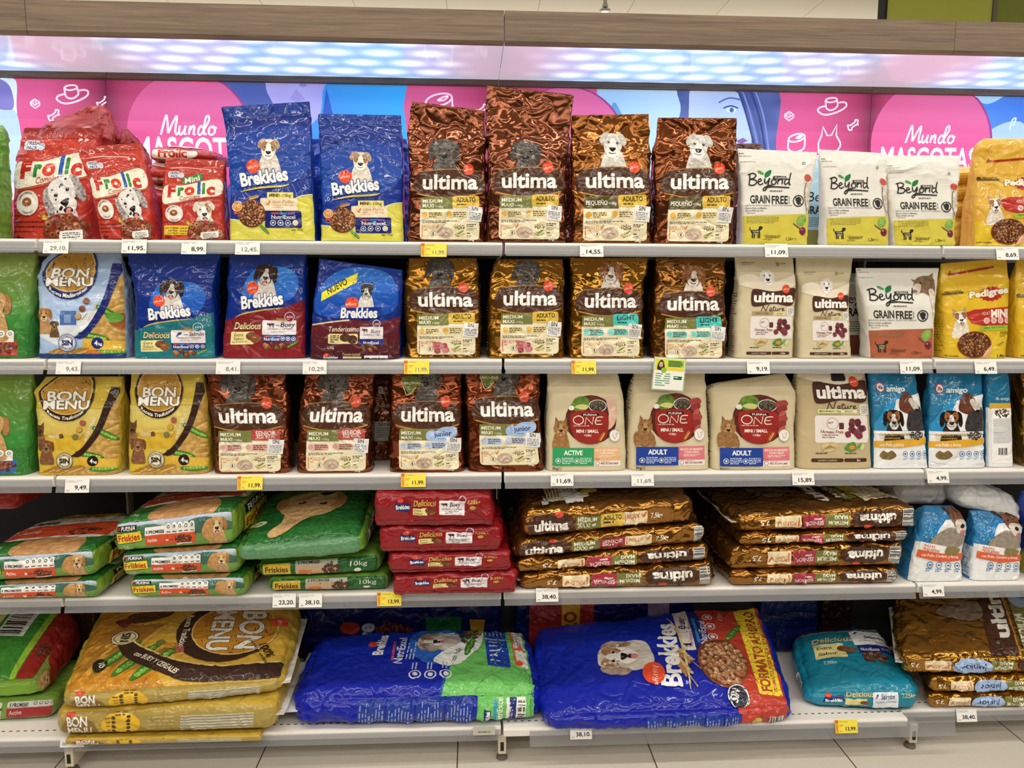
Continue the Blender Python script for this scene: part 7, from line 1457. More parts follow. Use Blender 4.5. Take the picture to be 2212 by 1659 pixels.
PUPC = box8((511, 1180, 1215), (782, 1156, 1199), Y4-0.012, 0.36, dzb=0.06)
sack('food_sack', 'grass green sack with upside down golden puppy face on the fourth shelf', 'dog food bag', PUPC, PU, arts={'top': t_puppy, 'front': f_puppy, 'right': e_puppy}, crum=0.003, seed=111.0, r=0.03, puff=0.02)
def f_frisk2(A):
    D, H = F100(A); D.part('front_print'); D.rect(-1, -1, 101, H+1, mix('2f6f34', '1f4f26', 40)); D.part('brand_lettering'); D.rect(4, H*0.2, 27, H*0.78, 'd8b83a', r=1); D.text('Friskies', 6, H*0.66, H*0.32, '6a2a14', w=19, bold=0.03); D.part('recipe_label'); D.rect(31, H*0.3, 66, H*0.85, 'c8a888'); D.rect(31, H*0.1, 66, H*0.34, 'b8bab0'); D.text('5 PROMISES', 33, H*0.3, H*0.14, '1c1c1c', w=18, bold=0.03); D.bits(60, H*0.55, 7, H*0.22, 20, ['4a2c1c', '5c3a26'], 3, seed=3); D.rect(34, H*0.6, 44, H*0.76, 'd07a3a')
    D.part('front_print'); D.text('10kg', 76, H*0.52, H*0.24, 'e6ecdc', w=14, shear=0.1); D.ell(82, H*0.72, 3, H*0.08, 'e6e2d4')
ROW = (((557, 1214, 1250), (819, 1196, 1238), None, 'dark green sack directly under the puppy face sack'), ((579, 1251, 1282), (838, 1240, 1277), Z4, 'dark green sack lowest under the puppy face sack, on the white shelf'))
CS = settle([box8(fl, fr, Y4+0.03, 0.34, z0=z0) for fl, fr, z0, lab in ROW])
for k, (fl, fr, z0, lab) in enumerate(ROW):
    sack('food_sack', lab, 'dog food bag', CS[k], PU, arts={'front': f_frisk2}, puff=0.012 if k == 0 else 0.003, crum=0.003, seed=112.0+k, r=0.02, group='dark green sacks under the puppy sack')
# red beef sacks
def f_redbeef(A):
    D, H = F100(A); D.part('brand_lettering'); D.poly([(16, H*0.5), (16.5, H*0.24), (28, H*0.3), (29.5, H*0.36), (28, H*0.56)], '18286e'); D.text('Brekkies', 17, H*0.47, H*0.13, 'f4f4f4', w=11.5, bold=0.05, rot=0.05); D.ell(21, H*0.2, 2.6, H*0.07, 'e04a2c')
    D.text('Delicious', 32, H*0.38, H*0.2, 'd9b85a', w=19, bold=0.02, shear=0.2, rot=0.04); D.part('recipe_label'); D.rect(31.5, H*0.44, 44, H*0.64, 'e6d890', r=0.5); D.text('Extra', 32.5, H*0.53, H*0.07, '6a4a24', w=6, shear=0.2); D.text('Sabor', 32.5, H*0.62, H*0.07, '6a4a24', w=7, shear=0.2); D.ell(45, H*0.5, 3, H*0.08, mix('7a4630', '5c3220', 30)); D.ell(48, H*0.56, 3, H*0.08, mix('8a5438', '6a3c26', 30))
    D.rect(54, H*0.2, 76, H*0.64, 'f0e8ea', r=0.8); cow(D, 59, H*0.32, 4.6, '3a1420'); D.text('Buey', 63, H*0.38, H*0.14, '34243a', w=9, shear=0.2, bold=0.02); D.text('Verduras y Cereales', 56, H*0.49, H*0.07, '54445e', w=18, shear=0.2); D.words(59, H*0.55, 13, 2, '9a8aa0', 0.6, 1.4); D.part('front_print'); D.ring(74, H*0.18, 3.2, 0.7, 'c8b8cc'); D.text('7,25kg', 78, H*0.28, H*0.1, 'd9b85a', w=11, bold=0.03, shear=0.15); D.ell(83, H*0.4, 2.6, H*0.06, 'c89a4a')
    D.rect(-1, H*0.8, 101, H+2, mix('7a1c22', '8c2a2c', 8))
RD = mix('94181f', '8a161d', 6)
ROW = (((812, 1066, 1136), (1064, 1068, 1141), None, 'topmost dark red beef sack of the red pile'), ((822, 1141, 1195), (1082, 1138, 1193), None, 'second dark red beef sack from the top of the red pile'), ((842, 1197, 1244), (1102, 1193, 1237), None, 'third dark red beef sack from the top of the red pile'), ((852, 1243, 1291), (1116, 1236, 1295), Z4, 'lowest dark red beef sack overhanging the fourth shelf edge'))
CS = settle([box8(fl, fr, Y4-0.006, 0.30, z0=z0, shift=0.0) for fl, fr, z0, lab in ROW])
for k, (fl, fr, z0, lab) in enumerate(ROW):
    sack('food_sack', lab, 'dog food bag', CS[k], RD, arts={'front': f_redbeef}, crum=0.0045, seed=121.0+k, r=0.012, puff=0.006, loose=0.9, group='dark red beef sacks')
# bronze sacks of the fourth shelf
def f_foilsack(age=('SENIOR', 'a8344a', 'f0d8d4'), meat='POLLO', flip=False, kg='7,5kg', bar=True, agew=11):
    def f(A):
        D, H = F100(A)
        if flip: A.place(1.0, A.Hh, -1.0)
        D.part('brand_lettering'); D.blob([(4, H*0.85), (3, H*0.3), (14, H*0.16), (27, H*0.28), (28, H*0.8), (15, H*0.95)], '4a2b1a'); D.text('ultima', 5.5, H*0.74, H*0.36, 'faf6ee', w=20, bold=0.055); D.ell(20, H*0.2, 2.2, H*0.09, 'd84a34')
        D.part('recipe_label'); D.rect(30, H*0.32, 44.5, H*0.8, '7a7c3c', r=0.6); D.text('MEDIUM', 31, H*0.53, H*0.17, 'f2eedc', w=11, bold=0.03); D.text('MAXI', 31, H*0.74, H*0.17, 'f2eedc', w=7, bold=0.03); D.words(39, H*0.72, 4, 1, 'f2eedc', H*0.1, 2)
        D.rect(44.5, H*0.3, 44.5+agew+2.5, H*0.8, age[1]); D.text(age[0], 45.8, H*0.56, H*0.19, age[2], w=agew, bold=0.03); D.words(46, H*0.68, agew, 1, age[2], H*0.08, 2)
        D.rect(47+agew, H*0.3, 61+agew, H*0.78, 'efe0b8', r=0.8); D.text(meat, 49+agew, H*0.56, H*0.17, 'd8704a', w=7.5, bold=0.02); hen(D, 59+agew, H*0.46, H*0.22, 'd8704a'); D.rect(47.6+agew, H*0.36, 48.2+agew, H*0.7, 'd8704a')
        D.part('front_print'); D.text(kg, 63+agew, H*0.62, H*0.22, 'f2ecdc', w=7, bold=0.03)
        if bar: D.rect(94.2, H*0.12, 99, H*0.86, 'e8e8e4'); D.bars(94.4, H*0.16, 98.8, H*0.82, 12, '4a4a48', vert=False)
        A.place()
    return f
def f_foilflip(age=('SENIOR', 'a8344a', 'f0d8d4'), junior=False):
    """the same strip seen upside down, bar code at the far right"""
    def f(A):
        D, H = F100(A); A.place(1.0, A.Hh, -1.0, -1.0)
        D.part('front_print'); D.rect(2, H*0.14, 8, H*0.9, 'e8e8e4'); D.bars(2.2, H*0.18, 7.8, H*0.86, 12, '4a4a48', vert=False)
        D.part('brand_lettering'); D.blob([(10, H*0.85), (9.5, H*0.3), (20, H*0.14), (34, H*0.28), (35, H*0.8), (22, H*0.95)], '4a2b1a'); D.text('ultima', 11.5, H*0.72, H*0.38, 'faf6ee', w=21, bold=0.055); D.ell(27, H*0.2, 2.4, H*0.09, 'd84a34')
        D.part('recipe_label'); D.rect(38, H*0.26, 51, H*0.8, '7a7c3c', r=0.6); D.text('MEDIUM', 39, H*0.5, H*0.18, 'f2eedc', w=10.5, bold=0.03); D.text('MAXI', 39, H*0.74, H*0.18, 'f2eedc', w=7, bold=0.03)
        if junior: D.blob([(51, H*0.6), (52, H*0.26), (60, H*0.16), (70, H*0.2), (72, H*0.6), (66, H*0.86), (55, H*0.82)], 'a9c4ee'); D.text('junior', 54, H*0.6, H*0.3, '2f3f6a', w=14, bold=0.02); x = 73
        else: D.rect(51, H*0.26, 64, H*0.8, age[1]); D.text(age[0], 52, H*0.52, H*0.2, age[2], w=11, bold=0.03); D.words(53, H*0.66, 9, 1, age[2], H*0.08, 2); x = 65
        D.rect(x, H*0.26, x+14, H*0.8, 'efe0b8', r=0.8); D.rect(x+1, H*0.32, x+1.7, H*0.72, 'd8704a'); D.text('POLLO', x+2.4, H*0.54, H*0.2, 'd8704a', w=7, bold=0.02); hen(D, x+11.5, H*0.46, H*0.24, 'd8704a'); D.part('front_print'); D.text('7,5', x+17, H*0.62, H*0.24, 'f2ecdc', w=5, bold=0.03); A.place()
    return f
def t_foil_a(A):
    D, H = F100(A); D.part('recipe_label'); D.poly([(14, H*0.35), (15, H*0.86), (28, H*0.84), (40, H*0.8), (40, H*0.35)], 'e6dcba'); D.rect(34, H*0.3, 46, H*0.72, 'e3c04e', r=2); D.text('ADULTO', 44, H*0.34, 3.4, '4a3a14', w=H*0.32, rot=-1.57, bold=0.03); D.rect(24, H*0.5, 35, H*0.92, 'efefee', rot=0.04); D.text('SIN', 33.5, H*0.6, 3.6, '3a3a3a', w=H*0.12, rot=-1.57, bold=0.03); [D.words(26+2.4*k, H*0.56, 8, 1, '6a6a6c', 0.5, 1, rot=-1.57, seed=k) for k in range(3)]; [D.path([(16+2*k, H*0.5), (16+2*k, H*0.74)], 0.7, '6a644c', smooth=False) for k in range(4)]
    D.part('brand_lettering'); D.poly([(48, H*0.2), (60, H*0.2), (60, H*0.5), (48, H*0.5)], '4a2b1a'); D.text('ultima', 50, H*0.5, 9, 'faf6ee', w=H*0.9, rot=1.57, bold=0.055); D.part('top_print'); D.text('7,5kg', 12, H*0.7, 3, 'f0ead8', w=9, rot=-1.57, bold=0.03); D.rect(11, H*0.82, 15, H*0.9, 'ecebe4')
def t_foil_b(A):
    D, H = F100(A); D.part('brand_lettering'); D.poly([(47, H*0.05), (58, H*0.05), (59, H*0.82), (49, H*0.82)], '4a2b1a'); D.text('ultima', 57, H*0.84, 8.5, 'faf6ee', w=H*0.85, rot=1.57, bold=0.055); D.part('recipe_label'); D.poly([(61, H*0.15), (70, H*0.12), (74, H*0.78), (66, H*0.82)], '7a7c3c'); D.text('MEDIUM', 65.5, H*0.76, 3.2, 'f2eedc', w=H*0.4, rot=1.57, bold=0.03); D.text('MAXI', 70, H*0.76, 3.2, 'f2eedc', w=H*0.25, rot=1.57, bold=0.03); D.poly([(70, H*0.3), (92, H*0.25), (97, H*0.8), (76, H*0.86)], 'e6dcba'); D.path([(80, H*0.8), (94, H*0.76)], 1, 'c0503a', smooth=False); D.rect(72, H*0.4, 79, H*0.7, 'd8c84a', r=1); [D.words(80, H*(0.4+0.09*k), 12, 1, '7a7060', 1, 2, seed=k) for k in range(4)]
    D.part('dog_picture'); D.blob([(16, H*0.3), (30, H*0.2), (42, H*0.3), (40, H*0.6), (26, H*0.66)], mix('6e5c48', '54442f', 20))
BZ = foil('98682a'); BG = 'bronze sacks on the fourth shelf'
ROW = (((1134, 1105, 1145), (1500, 1078, 1112), None, 'adult label bronze sack on top of the middle bronze pile', {'front': f_foilsack(('ADULTO', 'e3c04e', '4a3a14'), 'BUEY', bar=False), 'top': t_foil_a}),
        ((1112, 1168, 1216), (1522, 1130, 1177), None, 'bronze sack with upright name, second from the top of the middle pile', {'front': f_foilsack()}),
        ((1118, 1212, 1242), (1530, 1176, 1210), None, 'bronze sack with upside down name, third of the middle pile', {'front': f_foilflip()}),
        ((1126, 1243, 1268), (1544, 1216, 1258), Z4, 'bronze sack with upside down name, lowest of the middle pile', {'front': f_foilflip()}))
CS = settle([box8(fl, fr, Y4+0.014, 0.38, z0=z0) for fl, fr, z0, lab, ar in ROW])
for k, (fl, fr, z0, lab, ar) in enumerate(ROW):
    sack('food_sack', lab, 'dog food bag', CS[k], BZ, 'crumpled_foil', arts=ar, puff=0.012 if k == 0 else 0.003, crum=0.0055, seed=131.0+k, r=0.022, loose=0.9, group=BG, seal=('left', 0.012, 'd8d2c6') if k == 3 else None)
ROW = (((1592, 1112, 1150), (1981, 1094, 1140), None, 'wide bronze sack on top of the right bronze pile, upside down strip', {'front': f_foilflip(), 'top': t_foil_b}),
        ((1597, 1154, 1182), (1962, 1146, 1170), None, 'thin bronze sack squeezed second in the right bronze pile', {'front': f_foilflip()}),
        ((1578, 1184, 1234), (1952, 1174, 1224), None, 'bronze sack with upside down senior strip, third of the right pile', {'front': f_foilflip()}),
        ((1580, 1236, 1262), (1946, 1227, 1257), Z4, 'bronze sack lowest of the right bronze pile', {'front': f_foilflip()}))
CS = settle([box8(fl, fr, Y4+0.014, 0.38, z0=z0) for fl, fr, z0, lab, ar in ROW])
for k, (fl, fr, z0, lab, ar) in enumerate(ROW):
    sack('food_sack', lab, 'dog food bag', CS[k], BZ, 'crumpled_foil', arts=ar, puff=0.012 if k == 0 else 0.003, crum=0.0055, seed=135.0+k, r=0.022, loose=0.9, group=BG, seal=('left', 0.012, 'e4e0d8') if k == 0 else None)
# small breed bags, right end of the fourth shelf
bag('food_bag', 'pale blue small breed bag with brown and white terrier on the fourth shelf', 'dog food bag', 4, [(1253, 1957, 2078), (1200, 1966, 2075), (1130, 1986, 2084, 0.75), (1108, 1992, 2074, 0.4), (1094, 1997, 2060, 0.12)], d_razas, mix('2a7ab4', '3a8cc4', 7), seed=141.0, gusset=True, crum=0.003, depth=0.1, group='pale blue small breed bags')
bag('food_bag', 'pale blue small breed bag under the slumped white bag on the fourth shelf', 'dog food bag', 4, [(1256, 2090, 2200), (1200, 2096, 2203), (1150, 2103, 2205, 0.75), (1122, 2100, 2198, 0.4), (1104, 2094, 2176, 0.12)], d_razas, mix('2a7ab4', '3a8cc4', 7), seed=142.0, crum=0.003, depth=0.1, side=(-1, lambda A: (A.rect(0.05, 0.05, 0.95, 0.62, 'e6e8ea'), [A.words(0.1, 0.1+0.05*k, 0.8, 1, '6a7a84', 0.015, 0.03, seed=k) for k in range(6)])), group='pale blue small breed bags')
WP = mix('dfe1e2', 'd2d5d8', 6)
sack('food_bag', 'white bag bottom lying above the terrier bag on the fourth shelf', 'dog food bag', box8((1945, 1046, 1092), (2056, 1048, 1096), 0.12, 0.22), WP, crum=0.005, seed=143.0, r=0.03, loose=1.0, group='white bags lying on the small breed bags')
c8 = box8((2072, 1048, 1094), (2214, 1082, 1136), 0.055, 0.24)
sack('food_bag', 'white bag slumped slantwise on the right small breed bag', 'dog food bag', c8, WP, crum=0.006, seed=144.0, r=0.035, loose=1.0, group='white bags lying on the small breed bags')
bag('food_bag', 'dark blue and yellow bag at the right edge of the fourth shelf', 'dog food bag', 4, [(1256, 2214, 2380), (1150, 2212, 2380), (1090, 2206, 2376, 0.5), (1060, 2206, 2370)], None, grad('d8c84a', '1c3a9a', 0.3, 0.36), seed=145.0, crum=0.004, depth=0.1)

# ------------------------------------------------------------------ bottom shelf
Z5 = SZ[5]+0.0015
def t_left(A):
    D, H = F100(A); D.part('top_print'); D.rect(-1, -1, 101, H+1, mix('4a9a34', '2f7a2a', 40)); D.poly([(78, H+1), (83, H+1), (86, -1), (80, -1)], '9ac83c'); D.poly([(84, H+1), (86, -1), (101, -1), (101, H+1)], '9a2420'); D.bits(93, H*0.62, 6, 8, 30, ['5a2c1c', '6e3a26'], 3, seed=2)
    D.rect(46, H*0.05, 70, H*0.5, 'eef0f0'); D.bars(47.5, H*0.06, 66, H*0.48, 16, '17171a', vert=False); D.rect(30, H*0.02, 43, H*0.62, 'e4e08a'); [D.words(32+2.6*k, H*0.55, H*0.5, 1, '9a9a4a', 0.7, 1, rot=1.57, seed=k) for k in range(4)]; D.ell(12, H*0.2, 16, H*0.14, 'b82a24'); D.rect(36, H*0.45, 43, H*0.6, 'c84a2a')
def f_left(A):
    D, H = F100(A); D.part('front_print'); D.blob([(20, H*0.1), (62, H*0.12), (66, H*0.5), (40, H*0.66), (20, H*0.6)], 'b82a2c'); D.words(30, H*0.55, 34, 2, 'eef0ea', H*0.06, H*0.12); D.text('10kg', 60, H*0.1, H*0.12, 'e8ecd8', w=8)
def r_left(A):
    D, H = F100(A); D.part('end_print'); W = 100*A.W; D.rect(-1, -1, W+1, H+1, mix('8a9a4a', '6f8a3c', 6)); dog(D, W*0.12, H*0.4, H*0.4, **GOLD); D.part('end_print'); D.blob([(W*0.2, H*0.9), (W*0.3, H*0.1), (W*0.95, H*0.05), (W*0.9, H*0.8)], '8e2420')
LC = settle([pick8((-190, 1530), (92, 1512), (-200, 1480), (75, 1468), (-60, 1300), (168, 1318), Z5+0.062, 0.06), pick8((-280, 1577), (112, 1553), (-290, 1527), (124, 1506), (-150, 1420), (200, 1420), Z5)])
sack('food_sack', 'green sack with bar code lying on top at the left end of the bottom shelf', 'dog food bag', LC[0], mix('86b43c', '74a434', 6), arts={'top': t_left, 'front': f_left, 'right': r_left}, crum=0.003, seed=151.0, r=0.035, puff=0.02, group='green sacks on the bottom shelf')
def f_left2(A):
    D, H = F100(A); D.part('front_print'); D.rect(-1, -1, 101, H+1, mix('6f9a3c', '86a848', 6)); D.rect(58, H*0.12, 71, H*0.94, 'dfe2c4', r=1); D.bars(59, H*0.2, 68, H*0.86, 14, '2a3038', vert=False); D.text('15kg', 70.5, H*0.75, 2.6, '2a2a2a', w=H*0.4, rot=1.57, bold=0.04); D.part('recipe_label'); D.rect(74, H*0.34, 101, H*0.82, 'a82428', r=1); D.rect(74, H*0.1, 101, H*0.36, 'd8dad0', r=1); D.text('5 PROMISES', 75.5, H*0.32, H*0.15, '1c1c1c', w=10, bold=0.03); D.text('Active', 75.5, H*0.66, H*0.2, 'e8d0ca', w=7, bold=0.02); [D.ring(89+3*k, H*0.2, 1, 0.3, '2a3a34') for k in range(4)]
sack('food_sack', 'green sack with 15kg bar code strip lying under the left bottom sack', 'dog food bag', LC[1], mix('6f9a3c', '86a848', 6), arts={'front': f_left2}, crum=0.0025, puff=0.003, seed=152.0, r=0.025, group='green sacks on the bottom shelf')
# big gold sacks
def t_gold(A):
    D, H = F100(A); A.place(0, 0, 1, 0.8); D.part('top_print'); D.rect(-1, -1, 101, H+1, mix('d2a636', 'dcb44a', 60))
    D.poly([(-1, H+1), (-1, -1), (16, -1), (26, H*0.4), (46, H+1)], mix('d89a2c', 'b87420', 26))
    for k in range(6): wheat(D, 3+5.5*k, H*(0.92-0.02*k), 32, 1.2-0.12*k, 'e0b04a', 'b07c2c'); wheat(D, 2+4*k, H*0.6, 30, 1.0, 'dfae4c', 'a8742a')
    for k in range(3): peas(D, 12+9*k, H*(0.78+0.06*k), 26, 0.9, 8)
    D.blob([(18, H*0.05), (38, H*0.0), (36, H*0.12), (22, H*0.2)], mix('7a4a24', '4a2a16', 14)); D.blob([(12, H*0.14), (20, H*0.14), (18, H*0.26)], '6a2c24')
    D.poly(np.vstack([smooth_path([(18, H*0.5), (24, H*0.66), (40, H*0.84), (60, H*0.96), (101, H*0.97)], 8), smooth_path([(101, H*0.76), (70, H*0.83), (48, H*0.74), (32, H*0.58), (24, H*0.45)], 8)]).tolist(), '3a241c'); D.path([(24, H*0.44), (32, H*0.57), (48, H*0.73), (70, H*0.82), (101, H*0.75)], 0.9, 'e6d28a')
    D.text('con BUEY Y CEREALES', 27, H*0.635, 3.2, 'f4ecd4', w=27, bold=0.03, rot=-0.62)
    D.part('sticker'); D.ell(20, H*0.4, 6.6, 6.6, 'efe2b4'); D.ring(20, H*0.4, 6.6, 0.5, '2a2018'); D.ring(20, H*0.4, 5.2, 0.4, '2a2018'); D.text('SIN', 18.4, H*0.4-4, 4, '2a2018', w=8, rot=-1.57, bold=0.06)
    D.part('brand_lettering'); D.ell(68, H*0.35, 24, 28, '3a241c'); D.ell(72, H*0.33, 21, 24, mix('cf9434', 'c08626', 20)); D.ring(72, H*0.33, 21, 0.8, 'ecc878', ry=24)
    D.text('BON', 74, H*0.33-18, 12, 'f6f4ee', w=37, rot=-1.57, bold=0.035, out=('7a5a2a', 0.5)); D.text('MENU', 60.5, H*0.33-18, 10.5, 'f6f4ee', w=38, rot=-1.57, bold=0.035, out=('7a5a2a', 0.5))
    D.text('Receta Tradicional', 47, H*0.35-15, 3.2, 'f6f0dc', w=33, rot=-1.57, bold=0.03); affinity(D, 92, H*0.2, 4.4, -1.3)
    D.part('top_print'); [D.ell(38+5*k, H*(0.5+0.05*k), 2.2, 2.8, ('6f7a34', 'c8882c', 'b05a50')[k]) for k in range(3)]; D.words(34, H*0.64, 14, 1, '5a4418', 0.7, 1.4, rot=-0.3); D.text('100%', 85, H*0.56, 4, '2f2410', w=12, rot=-1.1, bold=0.03); D.text('Completo y equilibrado', 80, H*0.5, 1.9, '3f3014', w=24, rot=-1.1, bold=0.02); D.ell(13, H*0.72, 3.4, 5, '2a2018', rot=0.2); D.text('10', 12, H*0.7, 2.6, 'f2ecd8', w=4, rot=-1.2, bold=0.04)
def f_gold(A):
    D, H = F100(A); D.part('front_print'); D.rect(-1, -1, 101, H+1, mix('a8924a', 'b49c50', 8)); D.part('brand_lettering'); D.blob([(5, H*0.9), (4, H*0.5), (10, H*0.2), (18, H*0.5), (19, H*0.95)], '8a6a34'); D.text('BON', 6, H*0.58, H*0.36, 'f6f4ee', w=9, bold=0.04); D.text('MENU', 6, H*0.88, H*0.26, 'f2eee2', w=11, bold=0.04); D.ell(8, H*0.1, 2.2, H*0.12, 'd84a34'); D.part('front_print'); D.ell(30, H*0.55, 9, H*0.42, 'e6b82c')
    [D.rect(23+0.3*k, H*(0.3+0.15*k), 25.5, H*(0.33+0.15*k), '6a5418') for k in range(4)]; [D.ell(27, H*(0.3+0.16*k), 1, H*0.06, '4a3818') for k in range(4)]; [D.ell(33.5, H*(0.28+0.13*k), 0.9, H*0.05, '4a3414') for k in range(5)]; D.words(28, H*0.14, 5, 2, '6a5418', H*0.05, H*0.1); D.words(42, H*0.35, 12, 4, 'c4b27a', H*0.05, H*0.13)
    D.rect(57, H*0.3, 90, H*0.86, 'cfc7ac'); [D.rect(57, H*(0.34+0.1*k), 90, H*(0.37+0.1*k), '8a8470') for k in range(5)]
GC = settle([pick8((140, 1546), (606, 1514), (131, 1500), (612, 1470), (222, 1296), (650, 1292), Z5+0.088, 0.05), pick8((119, 1598), (592, 1586), (114, 1538), (600, 1518), (215, 1400), (650, 1400), Z5+0.012), pick8((140, 1609), (566, 1601), (140, 1598), (562, 1590), (240, 1450), (600, 1450), Z5-0.0005)])
GD = mix('c8a83e', 'b8983a', 6); GG = 'big gold sacks on the bottom shelf'
sack('food_sack', 'big gold sack with sideways white name, topmost of the gold pile', 'dog food bag', GC[0], GD, arts={'top': t_gold, 'front': f_gold}, crum=0.0042, seed=153.0, r=0.035, puff=0.022, group=GG, seal=('right', 0.022, 'e4e2e0'))
sack('food_sack', 'gold sack second in the gold pile with torn white seam', 'dog food bag', GC[1], GD, arts={'front': f_gold}, crum=0.004, seed=154.0, puff=0.003, r=0.03, group=GG, seal=('right', 0.02, 'e0dedc'))
sack('food_sack', 'gold sack lowest in the gold pile, mostly hidden', 'dog food bag', GC[2], GD, arts={'front': f_gold}, crum=0.001, puff=0.001, seed=155.0, r=0.006, group=GG)
# blue and green sack
def t_bg(A):
    D, H = F100(A); D.part('top_print'); D.poly([(58, H+1), (72, -1), (101, -1), (101, H+1)], mix('6ac060', '7acc6c', 5)); D.path([(58, H+1), (72, -1)], 1.2, '1c4fb0', smooth=False)
    D.rect(79, -1, 89, H*0.7, '1d3fae', r=0.8); D.rect(79, H*0.26, 89, H*0.29, '8ac0e8'); [D.words(80.5, H*(0.34+0.07*k), 7, 1, 'dfe6f6', 1, 2, seed=k) for k in range(5)]; [D.words(80+1.8*k, H*0.22, H*0.2, 1, 'aebce6', 0.6, 1, rot=1.57, seed=k) for k in range(5)]
    D.rect(91, H*0.06, 97, H*0.66, 'f0ece4', r=0.6); D.rect(91, H*0.06, 92, H*0.66, 'd8703a'); D.rect(91, H*0.4, 97, H*0.44, 'd8703a'); [D.words(92.6+1.3*k, H*0.38, H*0.28, 1, '8a8a84', 0.4, 1, rot=1.57, seed=k) for k in range(3)]; D.ell(93, H*0.62, 1.6, 1.6, 'e04a2c'); D.ell(94.5, H*0.4, 1.2, 1.2, 'e04a2c')
    D.part('dog_picture'); D.ell(57, H*0.36, 13, 15, '2f66c8'); D.blob([(55, H*0.2), (66, H*0.18), (68, H*0.32), (65, H*0.46), (55, H*0.44)], mix('ece4da', 'c4b4a4', 24)); dog(D, 54, H*0.33, 11, body=False, tilt=-1.5, tongue=True, **{**JACK, 'ears': 'down', 'earc': '7a563a'})
    D.part('recipe_label'); D.blob([(56, H*0.64), (60, H*0.5), (72, H*0.3), (78, H*0.2), (76, H*0.44), (66, H*0.68)], 'f0f2ee'); D.text('con Pollo', 65, H*0.64, 2.4, '2f6a3a', w=9, rot=1.2, bold=0.03); D.bits(72, H*0.22, 4, 9, 12, KIB, 3.6, seed=3); peas(D, 70, H*0.56, 14, 1.3)
    D.part('brand_lettering'); D.text('Brekkies', 33, H*0.5, 4.6, 'f4f4f8', w=17, rot=1.5, bold=0.05); D.ell(28, H*0.34, 2, 2.2, 'e04a2c'); D.text('NutriExcel', 42, H*0.64, 4, 'f0f2fa', w=20, rot=1.5, bold=0.02); D.rect(37.2, H*0.3, 38.4, H*0.6, 'c05060'); [D.words(44+1.5*k, H*0.6, 15, 1, 'c4cdf0', 0.6, 1, rot=1.5, seed=k) for k in range(3)]
    [(D.ring(48+6.5*k, H*0.78, 2.6, 0.6, 'e6e8f6'), D.ell(48+6.5*k, H*0.78, 1.1, 1.2, 'e6e8f6'), D.words(47+6.5*k, H*0.72, 7, 1, 'b4c0ec', 0.6, 1, rot=1.5), D.words(48.5+6.5*k, H*0.72, 7, 1, 'b4c0ec', 0.6, 1, rot=1.5)) for k in range(3)]
def f_bg(A):
    D, H = F100(A); D.part('front_print'); D.rect(74, -1, 101, H+1, mix('6ac060', '7acc6c', 5))
    for k in range(4): D.rect(26+11.8*k, H*0.06, 37+11.8*k, H*0.98, '1c3a9c', r=0.8); [D.words(27.2+1.3*q+11.8*k, H*0.94, H*0.84, 1, '8aa0dc', 0.5, 1, rot=1.57, seed=q+7*k) for q in range(8)]
    D.part('brand_lettering'); D.poly([(77, H*0.9), (77, H*0.45), (79.5, H*0.48), (80, H*0.92)], '18286e'); D.text('Brekkies', 79.2, H*0.88, 1.7, 'f4f4f4', w=H*0.38, rot=1.57, bold=0.05); D.text('NutriExcel', 84.4, H*0.94, 2.6, 'eef8e8', w=H*0.82, rot=1.57, bold=0.02); D.rect(80.8, H*0.2, 82, H*0.9, '3a9ac8'); D.part('recipe_label'); D.rect(86, H*0.1, 94, H*0.94, 'f0f2ee', r=0.6); D.rect(87.2, H*0.1, 90, H*0.94, '1d2b78'); [D.words(87.6+0.9*q, H*0.88, H*0.7, 1, 'dfe6f6', 0.4, 1, rot=1.57, seed=q) for q in range(2)]; D.bars(90.6, H*0.2, 93.6, H*0.9, 10, '2a2a2a', vert=False)
sack('food_sack', 'large blue and green sack lying at the middle left of the bottom shelf', 'dog food bag', pick8((628, 1574), (1166, 1562), (634, 1512), (1170, 1498), (688, 1366), (1136, 1352), Z5, 0.045), grad('0f20a4', '1230b4', -1, 1, axis=1), arts={'top': t_bg, 'front': f_bg}, crum=0.006, seed=156.0, r=0.05, puff=0.025, loose=0.8, seal=('left', 0.03, 'd8d8e0'))
